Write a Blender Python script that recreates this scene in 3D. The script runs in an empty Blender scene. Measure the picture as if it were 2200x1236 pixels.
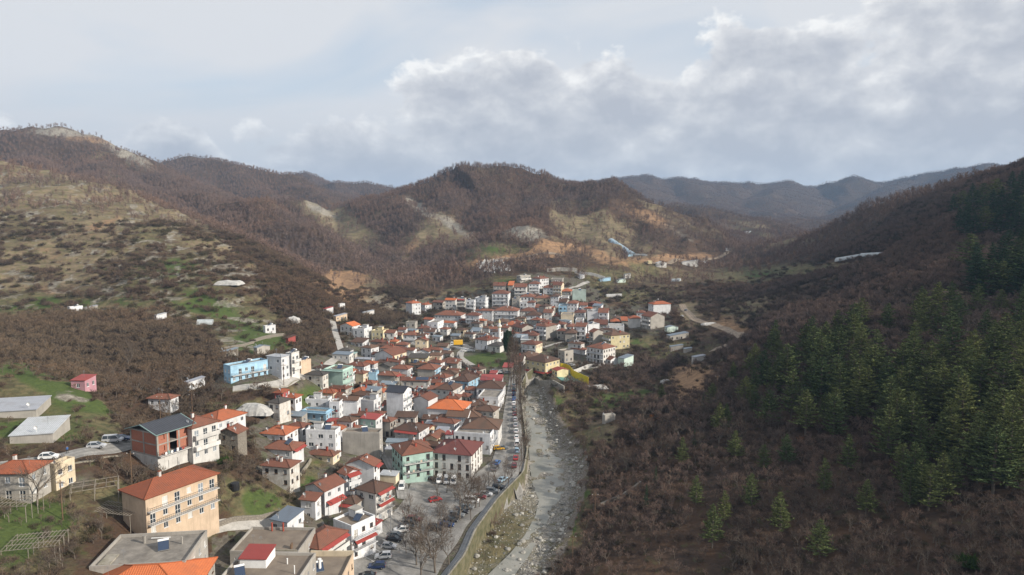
import bpy, bmesh, math, random, time
import numpy as np
from mathutils import Vector, Matrix
random.seed(7); rng = np.random.default_rng(7)
T0 = time.time()
SC = bpy.context.scene; COL = SC.collection
# ------------------------------------------------------------------ camera
FPX = 1467.0; PITCH = math.radians(5.76); CZ = 100.0
cam_d = bpy.data.cameras.new('camera'); cam = bpy.data.objects.new('camera', cam_d); COL.objects.link(cam)
cam.location = (0, 0, CZ); cam.rotation_euler = (math.radians(90) - PITCH, 0, 0)
cam_d.sensor_width = 36; cam_d.lens = FPX / 2200 * 36; cam_d.clip_start = 1; cam_d.clip_end = 20000
SC.camera = cam
# ------------------------------------------------------------------ sun, sky, exposure
SUN_AZ = math.radians(112)      # from +Y towards +X
SUN_EL = math.radians(26)
sd = bpy.data.lights.new('sun', 'SUN'); sun = bpy.data.objects.new('sun', sd); COL.objects.link(sun)
sd.energy = 4.9; sd.angle = math.radians(1.5); sd.color = (1.0, 0.92, 0.80)
sv = Vector((math.sin(SUN_AZ) * math.cos(SUN_EL), math.cos(SUN_AZ) * math.cos(SUN_EL), math.sin(SUN_EL)))
sun.rotation_euler = sv.to_track_quat('Z', 'Y').to_euler(); sun.location = (200, -200, 600)
SC.view_settings.view_transform = 'Standard'; SC.view_settings.look = 'None'
SC.view_settings.gamma = 1; SC.view_settings.exposure = 0.3
try: SC.view_settings.use_curve_mapping = False
except Exception: pass
SC.render.engine = 'CYCLES'
SC.cycles.use_denoising = True
SC.cycles.max_bounces = 4; SC.cycles.diffuse_bounces = 2; SC.cycles.glossy_bounces = 2
SC.cycles.transmission_bounces = 2; SC.cycles.volume_bounces = 0; SC.cycles.transparent_max_bounces = 4
SC.cycles.volume_step_rate = 4
SC.cycles.sample_clamp_indirect = 4


class NT:
    "small helper to wire node trees"
    def __init__(s, tree): s.t = tree
    def n(s, typ, ins=None, **kw):
        nd = s.t.nodes.new(typ)
        for k, v in kw.items(): setattr(nd, k, v)
        for k, v in (ins or {}).items():
            sock = nd.inputs[k]
            if isinstance(v, bpy.types.NodeSocket): s.t.links.new(v, sock)
            else: sock.default_value = v
        return nd
    def math(s, op, a, b=None, c=None, clamp=False):
        nd = s.n('ShaderNodeMath', operation=op); nd.use_clamp = clamp
        for i, v in enumerate((a, b, c)):
            if v is None: continue
            if isinstance(v, bpy.types.NodeSocket): s.t.links.new(v, nd.inputs[i])
            else: nd.inputs[i].default_value = v
        return nd.outputs[0]
    def mix(s, f, a, b, blend='MIX'):
        nd = s.n('ShaderNodeMix', data_type='RGBA', blend_type=blend)
        for i, v in ((0, f), (6, a), (7, b)):
            if isinstance(v, bpy.types.NodeSocket): s.t.links.new(v, nd.inputs[i])
            else: nd.inputs[i].default_value = v if i == 0 else (*v[:3], 1)
        return nd.outputs[2]
    def ramp(s, f, stops, interp='LINEAR'):
        nd = s.n('ShaderNodeValToRGB'); nd.color_ramp.interpolation = interp
        el = nd.color_ramp.elements
        while len(el) < len(stops): el.new(0.5)
        for e, (p, c) in zip(el, stops):
            e.position = p; e.color = (c, c, c, 1) if isinstance(c, (int, float)) else (*c[:3], 1)
        s.t.links.new(f, nd.inputs[0]); return nd.outputs[0]
    def noise(s, vec, scale, detail=4, rough=0.55, dist=0.0):
        return s.n('ShaderNodeTexNoise', {'Vector': vec, 'Scale': scale, 'Detail': detail, 'Roughness': rough, 'Distortion': dist}).outputs[0]
    def map(s, vec, scale=(1, 1, 1), loc=(0, 0, 0), rot=(0, 0, 0)):
        return s.n('ShaderNodeMapping', {'Vector': vec, 'Scale': scale, 'Location': loc, 'Rotation': rot}).outputs[0]


world = bpy.data.worlds.new('World'); SC.world = world; world.use_nodes = True
wt = world.node_tree; wt.nodes.clear(); W = NT(wt)
sky = W.n('ShaderNodeTexSky'); sky.sky_type = 'NISHITA'; sky.sun_disc = False
sky.sun_elevation = SUN_EL; sky.sun_rotation = SUN_AZ; sky.air_density = 1.2; sky.dust_density = 1.5
tc = W.n('ShaderNodeTexCoord').outputs['Generated']
sep = W.n('ShaderNodeSeparateXYZ', {0: tc}); dx, dy, dz = sep.outputs
el = W.math('ARCSINE', dz); az = W.math('ARCTAN2', dx, dy)
azc = W.math('MULTIPLY', az, 57.2958); elc = W.math('MULTIPLY', el, 57.2958)
# cloud space: x = azimuth, y = elevation (degrees), a little wavy
cv = W.n('ShaderNodeCombineXYZ', {0: azc, 1: elc, 2: 0.0}).outputs[0]
clear_sky = W.mix(1.0, sky.outputs[0], (0.115, 0.115, 0.115), 'MULTIPLY')
blue = W.mix(0.72, clear_sky, (0.60, 0.70, 0.83))
# thin high veil
veil = W.noise(W.map(cv, (0.035, 0.09, 1), (3.1, 1.7, 0), (0, 0, 0.25)), 1.0, 4, 0.5, 0.6)
veil = W.ramp(veil, [(0.34, 0.25), (0.52, 1.0)])
c1 = W.mix(veil, blue, (0.735, 0.755, 0.79))
# cumulus bank: soft bodies, each (azimuth, elevation, half width, half height)
bodies = [(2, 5.5, 13, 7.0), (1, 10.5, 4.0, 3.0), (-3.5, 9.5, 5, 2.6), (9.5, 8.5, 7, 3.6), (20, 6.5, 12, 7), (34, 7, 13, 10), (-12, 3.0, 11, 4.6), (-26.4, 4.2, 3.4, 3.3), 
          (22, 12, 6, 2.0), (56, 9, 16, 8), (80, 12, 16, 7), (-50, 6, 12, 5), (-75, 10, 12, 6), (110, 14, 14, 8), (150, 12, 18, 7), (-120, 14, 16, 8), (-160, 12, 14, 6), (60, 30, 25, 9), (-40, 32, 22, 8), (5, 38, 28, 9), (120, 40, 30, 12), (-110, 40, 30, 12), (180, 45, 40, 14)]
wv = W.noise(W.map(cv, (0.20, 0.30, 1)), 1.0, 8, 0.55, 0.1)
wv0 = W.math('MULTIPLY', W.math('SUBTRACT', wv, 0.5), 2.0)
def body_field(shift):
    acc = None
    for (a, e, w, h) in bodies:
        X = W.math('DIVIDE', W.math('SUBTRACT', azc, a), w)
        Y = W.math('DIVIDE', W.math('SUBTRACT', elc, e - shift), h)
        d = W.math('SQRT', W.math('ADD', W.math('MULTIPLY', X, X), W.math('MULTIPLY', Y, Y)))
        v = W.math('SUBTRACT', 1.0, d)
        acc = v if acc is None else W.math('SMOOTH_MAX', acc, v, 0.35)
    return acc
bf = W.math('ADD', body_field(0.0), wv0)
cover = W.ramp(W.math('ADD', W.math('MULTIPLY', bf, 0.5), 0.5), [(0.455, 0.0), (0.53, 1.0)])
# self-shading of the clouds: sunlit puffs on the upper edges, grey bellies
puff = W.noise(W.map(cv, (0.30, 0.46, 1), (9, 4, 0)), 1.0, 8, 0.6, 0.25)
wvb = W.noise(W.map(cv, (0.20, 0.30, 1), (-0.12, 0.4, 0)), 1.0, 6, 0.55, 0.1)
emb = W.math('MULTIPLY', W.math('SUBTRACT', wv, wvb), 1.1)
edge = W.ramp(W.math('ADD', W.math('MULTIPLY', bf, 0.5), 0.5), [(0.42, 1.0), (0.62, 0.58), (0.95, 0.18)])
lit = W.math('ADD', W.math('ADD', W.math('MULTIPLY', edge, 0.62), W.math('MULTIPLY', W.ramp(puff, [(0.3, 0), (0.7, 1)]), 0.40)), emb)
ccol = W.ramp(lit, [(0.24, (0.50, 0.525, 0.585)), (0.46, (0.60, 0.62, 0.665)), (0.65, (0.74, 0.75, 0.775)), (0.84, (0.96, 0.96, 0.955))])
c2 = W.mix(cover, c1, ccol)
# murk near the horizon, ground colour below it
hz = W.ramp(W.math('DIVIDE', elc, 20.0), [(0.0, 0.9), (0.22, 0.7), (0.5, 0.0)])
c3 = W.mix(W.math('MULTIPLY', hz, 0.6), c2, (0.49, 0.525, 0.585))
gr = W.ramp(W.math('ADD', W.math('MULTIPLY', elc, 0.1), 0.5), [(0.35, 1.0), (0.5, 0.0)])
c4 = W.mix(gr, c3, (0.09, 0.08, 0.07))
bg = W.n('ShaderNodeBackground', {'Color': c4, 'Strength': 0.82})
wo = W.n('ShaderNodeOutputWorld', {'Surface': bg.outputs[0]})
world.cycles.sampling_method = 'MANUAL'; world.cycles.sample_map_resolution = 256

# ------------------------------------------------------------------ projection helpers
cp, sp = math.cos(PITCH), math.sin(PITCH)
def ray(px, py):
    a = (px - 1100) / FPX; b = (618 - py) / FPX
    return np.array((a, cp + b * sp, -sp + b * cp))     # F=(0,cp,-sp) U=(0,sp,cp)
def P(px, py, Y):
    r = ray(px, py); return (r[0] / r[1] * Y, Y, CZ + r[2] / r[1] * Y)
def proj(x, y, z):
    d = y * cp - (z - CZ) * sp; v = y * sp + (z - CZ) * cp
    return 1100 + FPX * x / d, 618 - FPX * v / d
def zs(Y): return 11.0 + (Y - 173.0) * 0.066        # street level along the valley floor
def Sxy(px, py, off=0.0):
    r = ray(px, py); m = r[2] / r[1]
    Y = (11.0 - 173 * 0.066 + off - CZ) / (m - 0.066); return P(px, py, Y)

# ------------------------------------------------------------------ terrain
ctrl = []
def cp_(*rows):
    for r in rows: ctrl.append(P(*r))
# valley floor and street
for q in [(830, 1195), (870, 1236), (800, 1236), (900, 1120), (960, 1080), (900, 1040), (1000, 1040), (1070, 1030), (1080, 960), (1085, 900), (1095, 850), (1100, 815), (940, 1150),
          (900, 1200), (1040, 990), (1000, 930), (1030, 880), (960, 900), (950, 850), (1020, 830), (1160, 812), (1220, 822)]: ctrl.append(Sxy(*q))
ctrl.append(Sxy(980, 1236)); ctrl.append(Sxy(1040, 1120)); ctrl.append(Sxy(1105, 1045))
# left village and gardens
cp_((720, 1236, 158), (600, 1236, 147), (650, 1150, 166), (480, 1180, 152), (420, 1236, 134), (380, 1147, 150), (280, 1027, 162), (100, 1050, 146), (100, 1150, 129), (0, 1236, 112), (250, 1236, 122),
    (200, 1100, 140), (0, 1100, 132), (-200, 1150, 115), (-200, 1000, 145), (470, 1010, 170), (330, 1028, 160), (600, 1110, 168), (600, 1030, 190), (560, 1000, 196), (690, 1000, 214), (760, 1060, 196),
    (650, 900, 246), (800, 960, 236), (780, 900, 262), (860, 890, 268), (208, 962, 160), (120, 985, 156), (30, 885, 186), (0, 790, 214), (100, 815, 206), (190, 850, 200), (240, 900, 190), (-200, 800, 200), (-300, 700, 230),
    (450, 960, 186), (500, 925, 206), (520, 870, 232), (420, 900, 215), (350, 885, 222), (300, 930, 200), (250, 830, 262), (200, 790, 285), (100, 760, 300), (0, 740, 300), (380, 830, 258), (525, 824, 242), (620, 810, 256), (600, 850, 240), (700, 840, 268),
    (300, 720, 335), (180, 670, 400), (50, 680, 395), (430, 700, 372), (560, 715, 360), (600, 770, 285), (680, 770, 320), (720, 740, 372), (760, 830, 306), (700, 690, 432), (650, 700, 410), (800, 780, 352), (800, 720, 420), (860, 700, 452), (740, 665, 500),
    (0, 600, 470), (150, 600, 465), (300, 600, 445), (0, 500, 565), (150, 500, 560), (300, 500, 555), (0, 400, 690), (150, 420, 670), (0, 335, 800), (80, 350, 775), (150, 375, 750), (300, 430, 690), (420, 480, 620), (480, 520, 572), (400, 560, 500), (400, 640, 415),
    (490, 620, 430), (560, 565, 530), (620, 605, 490), (680, 642, 470), (560, 640, 430), (-300, 300, 850), (-300, 500, 560), (-300, 620, 400), (-700, 200, 950), (-700, 500, 600))
# behind the left hill: ravine
cp_((500, 578, 650), (400, 525, 740), (300, 480, 880), (600, 640, 570), (100, 420, 960), (-200, 400, 1050), (680, 668, 545), (760, 668, 540))
# village terrace right half
cp_((900, 760, 385), (960, 790, 355), (900, 720, 430), (960, 700, 460), (1000, 770, 378), (1050, 757, 395), (1090, 760, 392), (1060, 785, 362), (1130, 757, 400), (1150, 715, 460), (1000, 700, 470),
    (950, 672, 520), (1050, 697, 490), (1080, 665, 540), (1150, 695, 495), (1180, 640, 570), (1100, 635, 580), (1150, 600, 625), (1200, 735, 428), (1260, 740, 420), (1330, 752, 410), (1300, 786, 375), (1210, 690, 498), (1290, 696, 490), (1350, 700, 480),
    (1400, 712, 450), (1430, 682, 485), (1260, 655, 550), (1230, 775, 382), (1200, 810, 345), (890, 675, 545), (1330, 660, 560), (1340, 784, 380), (1290, 620, 620), (1380, 630, 600))
# valley right of the river
cp_((1300, 840, 328), (1260, 900, 284), (1300, 900, 275), (1230, 950, 254), (1250, 1000, 232), (1235, 1060, 212), (1225, 1130, 192), (1150, 1236, 174), (1460, 720, 440), (1480, 660, 525), (1420, 780, 392), (1500, 780, 372),
    (1400, 860, 305), (1500, 600, 650), (1560, 565, 820), (1620, 585, 760), (1600, 546, 960), (1400, 600, 690), (1450, 820, 330))
# right hillside
cp_((1300, 1236, 165), (1500, 1236, 157), (1700, 1236, 150), (2000, 1236, 138), (2200, 1236, 131), (2500, 1236, 118), (1320, 1100, 192), (1500, 1100, 184), (1700, 1100, 172), (1950, 1100, 160), (2200, 1100, 148), (1340, 1000, 222), (1500, 1000, 208), (1700, 1000, 193),
    (1950, 1000, 180), (2200, 1000, 166), (2500, 1000, 150), (1340, 900, 258), (1500, 900, 246), (1700, 900, 222), (1950, 900, 205), (2200, 900, 186), (1520, 800, 308), (1700, 800, 262), (1950, 800, 232), (2200, 800, 210), (2500, 800, 185), (1560, 740, 372),
    (1700, 700, 335), (1950, 700, 272), (2200, 700, 250), (1600, 700, 420), (1600, 640, 540), (1700, 620, 470), (1850, 620, 390), (2000, 600, 345), (2200, 600, 292), (2500, 600, 250), (1700, 580, 590), (1800, 570, 545), (1850, 558, 530), (1900, 552, 520), (1950, 540, 465),
    (2100, 520, 400), (2200, 480, 390), (2050, 470, 450), (2200, 420, 450), (1680, 521, 830), (1750, 490, 760), (1850, 432, 690), (1950, 401, 650), (2100, 370, 605), (2200, 346, 565), (2500, 280, 520), (2900, 250, 480), (1850, 500, 610), (1750, 545, 660), (1950, 460, 575), (2100, 420, 525),
    (1850, 485, 950), (2100, 450, 950), (2300, 430, 900), (1740, 520, 1000), (2900, 700, 220), (2900, 1000, 150))
# main hill
cp_((880, 402, 1210), (930, 372, 1250), (990, 345, 1280), (1020, 352, 1285), (1060, 357, 1280), (1150, 373, 1250), (1220, 377, 1220), (1290, 388, 1170), (1350, 412, 1100), (1450, 452, 1010), (1500, 490, 960), (1555, 532, 900),
    (1000, 430, 1130), (1100, 450, 1080), (1200, 440, 1090), (740, 442, 1260), (800, 420, 1220), (860, 408, 1160), (935, 467, 1000), (1000, 505, 890), (960, 440, 1140), (990, 480, 1060), (1040, 510, 960), (850, 480, 1080), (830, 540, 980), (800, 560, 860), (850, 600, 730), (870, 625, 670),
    (860, 652, 605), (900, 560, 820), (930, 530, 850), (1020, 545, 800), (1080, 515, 800), (1130, 487, 790), (1160, 505, 760), (1200, 545, 715), (1130, 470, 900), (1200, 490, 880), (1080, 490, 900), (920, 600, 690), (950, 640, 615), (1000, 610, 640), (1060, 582, 655), (1100, 560, 690), (1250, 590, 650),
    (1270, 540, 780), (1350, 560, 700), (1400, 572, 700), (1450, 560, 760), (1320, 510, 860), (1420, 510, 860), (1300, 450, 1010), (1230, 560, 700), (1500, 562, 820), (1150, 560, 680), (1160, 420, 1150), (1260, 420, 1120))
# left middle hills
cp_((510, 418, 1010), (460, 438, 990), (420, 466, 960), (560, 436, 970), (620, 468, 900), (680, 505, 830), (740, 552, 750), (790, 595, 680), (840, 645, 600), (500, 500, 850), (560, 520, 800), (600, 570, 700), (660, 600, 640), (735, 622, 600), (700, 650, 565), (640, 540, 760), (780, 640, 590),
    (600, 432, 1230), (660, 436, 1200), (720, 470, 1120), (780, 508, 1050), (800, 530, 1010), (700, 490, 1050), (740, 505, 1020), (600, 470, 1150), (700, 560, 900))
cp_((0, 281, 1550), (70, 276, 1550), (130, 270, 1530), (200, 292, 1480), (300, 342, 1400), (360, 368, 1340), (420, 412, 1230), (460, 445, 1150), (-300, 290, 1500), (200, 350, 1300), (350, 430, 1120), (100, 340, 1250), (-700, 250, 1400), (0, 330, 1300),
    (380, 352, 2050), (420, 340, 2030), (500, 350, 1950), (600, 374, 1880), (700, 406, 1800), (770, 430, 1720), (600, 425, 1500), (700, 435, 1480), (500, 410, 1600), (590, 369, 2750), (650, 373, 2700), (720, 391, 2600), (800, 398, 2500), (850, 405, 2400), (900, 420, 2300), (300, 376, 2100))
cp_((1200, 400, 3400), (1300, 386, 3500), (1390, 379, 3500), (1460, 386, 3500), (1600, 396, 3550), (1680, 392, 3550), (1750, 402, 3600), (1830, 386, 3500), (1960, 381, 3500), (2100, 350, 3300), (2150, 352, 3300), (2350, 340, 3300), (2700, 330, 3300), (1700, 488, 2350), (1800, 455, 2700), (1600, 440, 2900), (1450, 420, 3000), (1900, 430, 2800),
    (1400, 432, 1750), (1500, 447, 1650), (1600, 462, 1520), (1650, 480, 1420), (1705, 498, 1320), (1600, 500, 1250), (1650, 520, 1120), (1500, 480, 1350), (1560, 510, 1150), (1700, 520, 1500))
ctrl += [(-120, 1500, 118), (100, 1520, 120), (260, 1450, 110), (-430, 1140, 92), (-300, 1080, 86), (-240, 960, 78), (-520, 1250, 100), (-330, 1330, 112), (-180, 1420, 118), (420, 1250, 88), (300, 1180, 96), (60, 905, 72), (-700, 1750, 170), (-450, 2200, 170), (1000, 2600, 130), (560, 1050, 62), (700, 1100, 80)]
ctrl += [(-3500, 2500, 330), (-2500, 4500, 330), (0, 5500, 360), (2500, 5000, 420), (4500, 3000, 360), (-1200, 3800, 260), (600, 2400, 180), (0, 1900, 150), (-800, 200, 300), (-500, -50, 150), (500, -50, 150), (0, -50, 5), (800, 200, 300), (-5000, 6000, 300), (5000, 6000, 300), (0, 7500, 350), (60, 60, 20), (-80, 50, 45)]
C3 = np.array(ctrl, float); C3[:, 2] -= np.where((C3[:, 1] > 600) & (C3[:, 2] > 75), 7.0, 0.0) * (C3[:, 1] < 4000)
# a few of the guesses may sit almost on top of each other: thin them
keep = []
for i, c in enumerate(C3):
    if all(np.hypot(*(C3[j][:2] - c[:2])) > max(5.0, 0.012 * abs(c[1])) for j in keep): keep.append(i)
C3 = C3[keep]
def phi(r): return np.sqrt(r * r + 16.0)
nC = len(C3)
D = np.hypot(C3[:, 0][:, None] - C3[:, 0], C3[:, 1][:, None] - C3[:, 1])
A = np.zeros((nC + 3, nC + 3)); A[:nC, :nC] = phi(D) - np.eye(nC) * 2.0
A[:nC, nC:] = np.c_[np.ones(nC), C3[:, 0] / 1e3, C3[:, 1] / 1e3]; A[nC:, :nC] = A[:nC, nC:].T
wts = np.linalg.solve(A, np.r_[C3[:, 2], 0, 0, 0])
def hbase(x, y):
    x = np.asarray(x, float); y = np.asarray(y, float); sh = x.shape; x = x.ravel(); y = y.ravel(); out = np.empty(len(x))
    for i in range(0, len(x), 20000):
        xx = x[i:i + 20000]; yy = y[i:i + 20000]
        r = np.sqrt((xx[:, None] - C3[:, 0]) ** 2 + (yy[:, None] - C3[:, 1]) ** 2 + 16.0)
        out[i:i + 20000] = r @ wts[:nC] + wts[nC] + wts[nC + 1] * xx / 1e3 + wts[nC + 2] * yy / 1e3
    return out.reshape(sh)
def hsh(ix, iy, s):
    n = (ix.astype(np.int64) * 374761393 + iy.astype(np.int64) * 668265263 + s * 2147483647) & 0x7fffffff
    n = ((n ^ (n >> 13)) * 1274126177) & 0x7fffffff
    return ((n ^ (n >> 16)) & 0xffff) / 65535.0
def vnoise(x, y, s=0):
    ix = np.floor(x); iy = np.floor(y); fx = x - ix; fy = y - iy; fx = fx * fx * (3 - 2 * fx); fy = fy * fy * (3 - 2 * fy)
    a = hsh(ix, iy, s); b = hsh(ix + 1, iy, s); c = hsh(ix, iy + 1, s); d = hsh(ix + 1, iy + 1, s)
    return (a * (1 - fx) + b * fx) * (1 - fy) + (c * (1 - fx) + d * fx) * fy
def fbm(x, y, o=4, s=0):
    t = 0; a = 0.5; n = 0
    for k in range(o):
        t = t + a * vnoise(x, y, s + k); n += a; a *= 0.5; x = x * 2.03 + 17.1; y = y * 2.03 + 5.7
    return t / n
def ridged(x, y, o=4, s=0):
    t = 0; a = 0.5; n = 0
    for k in range(o):
        t = t + a * (1 - np.abs(2 * vnoise(x, y, s + k) - 1)) ** 1.5; n += a; a *= 0.5; x = x * 2.1 + 11.3; y = y * 2.1 + 3.7
    return t / n
def sstep(a, b, x):
    t = np.clip((x - a) / (b - a), 0, 1); return t * t * (3 - 2 * t)
def inpoly(px, py, poly):
    px = np.asarray(px, float); py = np.asarray(py, float); r = np.zeros(px.shape, bool); n = len(poly)
    for i in range(n):
        x1, y1 = poly[i]; x2, y2 = poly[(i + 1) % n]
        if y1 == y2: continue
        c = ((y1 > py) != (y2 > py)) & (px < (x2 - x1) * (py - y1) / (y2 - y1) + x1); r ^= c
    return r
def polydist(x, y, pts):
    best = np.full(np.shape(x), 1e9); tt = np.zeros(np.shape(x))
    for i in range(len(pts) - 1):
        ax, ay = pts[i][:2]; bx, by = pts[i + 1][:2]; L = (bx - ax) ** 2 + (by - ay) ** 2
        t = np.clip(((x - ax) * (bx - ax) + (y - ay) * (by - ay)) / L, 0, 1)
        d = np.hypot(x - ax - t * (bx - ax), y - ay - t * (by - ay)); m = d < best; best = np.where(m, d, best); tt = np.where(m, i + t, tt)
    return best, tt
# river bed between two bank lines (world coordinates found on the bed level)
BEDOFF = -5.5
RIV_L = [(960, 1290), (1000, 1236), (1022, 1180), (1070, 1110), (1125, 1050), (1133, 1000), (1128, 950), (1122, 900), (1120, 850), (1132, 826), (1150, 812)]
RIV_R = [(1110, 1290), (1150, 1236), (1190, 1170), (1218, 1100), (1232, 1050), (1236, 1005), (1205, 960), (1182, 920), (1168, 880), (1158, 850), (1160, 832), (1175, 815)]
rl = [Sxy(*q, BEDOFF)[:2] for q in RIV_L]; rr = [Sxy(*q, BEDOFF)[:2] for q in RIV_R]
rl = [(rl[0][0] + 8, 60)] + rl; rr = [(rr[0][0] + 12, 60)] + rr
RIVPOLY = rl + rr[::-1]
def river(x, y):
    ins = inpoly(x, y, RIVPOLY); dl, _ = polydist(x, y, rl); dr, _ = polydist(x, y, rr)
    return ins, dl, dr
RIDGES = [   # crest lines (pixel, pixel, distance) and how steeply the sides fall
 ([(-700, 250, 1400), (-300, 285, 1500), (0, 283, 1550), (70, 279, 1550), (130, 269, 1530), (200, 292, 1480), (300, 342, 1400), (360, 368, 1340), (420, 412, 1230), (470, 458, 1110)], .50),
 ([(200, 295, 1480), (235, 362, 1270), (330, 440, 1010)], .50), ([(70, 282, 1550), (90, 330, 1350), (60, 380, 1130)], .5), ([(-300, 288, 1500), (-200, 340, 1250)], .5),
 ([(300, 372, 2080), (380, 348, 2050), (420, 339, 2030), (500, 351, 1950), (600, 374, 1880), (700, 406, 1800), (770, 432, 1720), (830, 455, 1620)], .46), ([(500, 352, 1950), (550, 410, 1650), (640, 450, 1400)], .5), ([(420, 341, 2030), (440, 400, 1700), (470, 440, 1400)], .5), ([(620, 380, 1870), (690, 425, 1600)], .5),
 ([(540, 374, 2750), (590, 368, 2750), (650, 373, 2700), (720, 391, 2600), (765, 392, 2550), (800, 397, 2500), (850, 407, 2400), (920, 430, 2300)], .42), ([(720, 391, 2600), (760, 425, 2200)], .45),
 ([(400, 476, 1010), (440, 445, 1000), (480, 424, 1000), (510, 417, 1000), (560, 436, 960), (620, 468, 890), (680, 505, 820), (740, 552, 750), (790, 597, 680), (842, 650, 600)], .56),
 ([(500, 420, 1000), (490, 480, 860), (520, 545, 740)], .55), ([(600, 458, 905), (590, 530, 780), (625, 600, 660)], .55), ([(700, 520, 800), (680, 575, 700), (715, 622, 615)], .55), ([(560, 436, 960), (545, 500, 840)], .55),
 ([(590, 432, 1220), (660, 436, 1190), (720, 470, 1120), (780, 508, 1050), (806, 535, 990)], .52), ([(690, 452, 1150), (720, 520, 980)], .5),
 ([(730, 446, 1240), (800, 422, 1220), (860, 409, 1190)], .5), ([(850, 411, 1180), (900, 440, 1100), (938, 467, 1010), (975, 488, 940), (1005, 517, 870)], .58), ([(925, 458, 1040), (880, 520, 900), (858, 565, 800)], .55), ([(780, 428, 1220), (800, 470, 1120), (815, 520, 1010)], .55), ([(975, 488, 940), (940, 545, 810), (905, 600, 700)], .55),
 ([(860, 409, 1205), (930, 373, 1250), (965, 357, 1275), (990, 347, 1280), (1020, 353, 1285), (1060, 358, 1280), (1110, 363, 1265), (1150, 373, 1250), (1220, 378, 1220), (1290, 388, 1170), (1350, 412, 1110), (1400, 432, 1060), (1450, 454, 1010), (1500, 490, 960), (1558, 536, 890)], .52),
 ([(1060, 360, 1280), (1075, 420, 1120), (1065, 470, 980)], .6), ([(1150, 376, 1250), (1165, 430, 1080), (1150, 475, 900), (1122, 487, 800), (1165, 505, 755), (1207, 548, 690)], .55), ([(1290, 390, 1170), (1300, 450, 1000), (1280, 515, 830), (1262, 562, 715)], .52), ([(1400, 432, 1060), (1400, 490, 920), (1375, 548, 780)], .5), ([(1220, 379, 1220), (1228, 440, 1060), (1225, 500, 880)], .6), ([(1480, 476, 980), (1470, 530, 850)], .5), ([(960, 362, 1270), (960, 420, 1130)], .6),
 ([(1122, 488, 800), (1062, 518, 745), (1005, 560, 695), (955, 602, 645)], .5),
 ([(1340, 436, 1800), (1400, 434, 1750), (1500, 447, 1650), (1600, 462, 1520), (1650, 480, 1420), (1708, 502, 1290)], .42), ([(1500, 447, 1650), (1550, 490, 1350), (1600, 522, 1150)], .42), ([(1600, 463, 1520), (1660, 510, 1250)], .42),
 ([(1150, 400, 3400), (1300, 386, 3500), (1345, 378, 3500), (1390, 375, 3500), (1430, 384, 3500), (1465, 380, 3500), (1520, 389, 3500), (1600, 396, 3550), (1680, 391, 3550), (1750, 403, 3600), (1830, 385, 3500), (1885, 393, 3500), (1960, 380, 3500), (2030, 364, 3400), (2100, 349, 3300), (2150, 353, 3300), (2350, 340, 3300), (2700, 330, 3300)], .36),
 ([(1465, 382, 3500), (1540, 430, 2900), (1570, 470, 2300)], .36), ([(1680, 393, 3550), (1640, 440, 2800), (1690, 492, 2150)], .36), ([(1960, 382, 3450), (1860, 445, 2700), (1745, 492, 2150)], .36), ([(2100, 352, 3300), (2000, 420, 2600)], .36), ([(1345, 380, 3500), (1380, 420, 2800)], .36),
 ([(-700, 200, 950), (-300, 298, 850), (0, 336, 800), (80, 351, 775), (150, 376, 750), (300, 431, 690), (420, 481, 620), (480, 521, 572), (560, 566, 530), (620, 606, 490), (690, 650, 460)], .5),
 ([(1600, 549, 950), (1680, 521, 830), (1750, 490, 760), (1850, 432, 690), (1950, 401, 650), (2100, 370, 605), (2200, 346, 565), (2500, 280, 520), (2900, 250, 480)], .5)]
RW = [(np.array([P(*q) for q in pl]), sl) for pl, sl in RIDGES]
def tents(x, y):
    out = 32 + 0.034 * np.clip(y - 500, 0, 1700) + 0.012 * np.clip(y - 2200, 0, 6000) + 0.05 * np.clip(np.abs(x + 0) - 0.35 * y - 200, 0, 4000)
    for pl, sl in RW:
        d, t = polydist(x, y, pl); zc = np.interp(t, np.arange(len(pl)), pl[:, 2]) - np.where(pl[:, 1].mean() > 700, 6.0, 0.0); r0 = 14 + 0.012 * pl[:, 1].mean()
        z = zc - sl * (np.sqrt(d * d + r0 * r0) - r0); h_ = np.clip(0.5 + (z - out) / 16, 0, 1); out = out * (1 - h_) + z * h_ + 4 * h_ * (1 - h_)
    return out
TB_ = np.array([(-3, 900), (-1.0, 850), (-.75, 800), (-.545, 690), (-.463, 620), (-.42, 572), (-.37, 535), (-.32, 500), (-.28, 480), (-.24, 500), (-.17, 540), (-.12, 600), (-.07, 640), (0, 680), (.07, 690), (.14, 700), (.22, 760), (.29, 860), (.34, 940), (.395, 850), (.51, 700), (.68, 615), (.75, 575), (.95, 520), (3, 480)])
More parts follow.
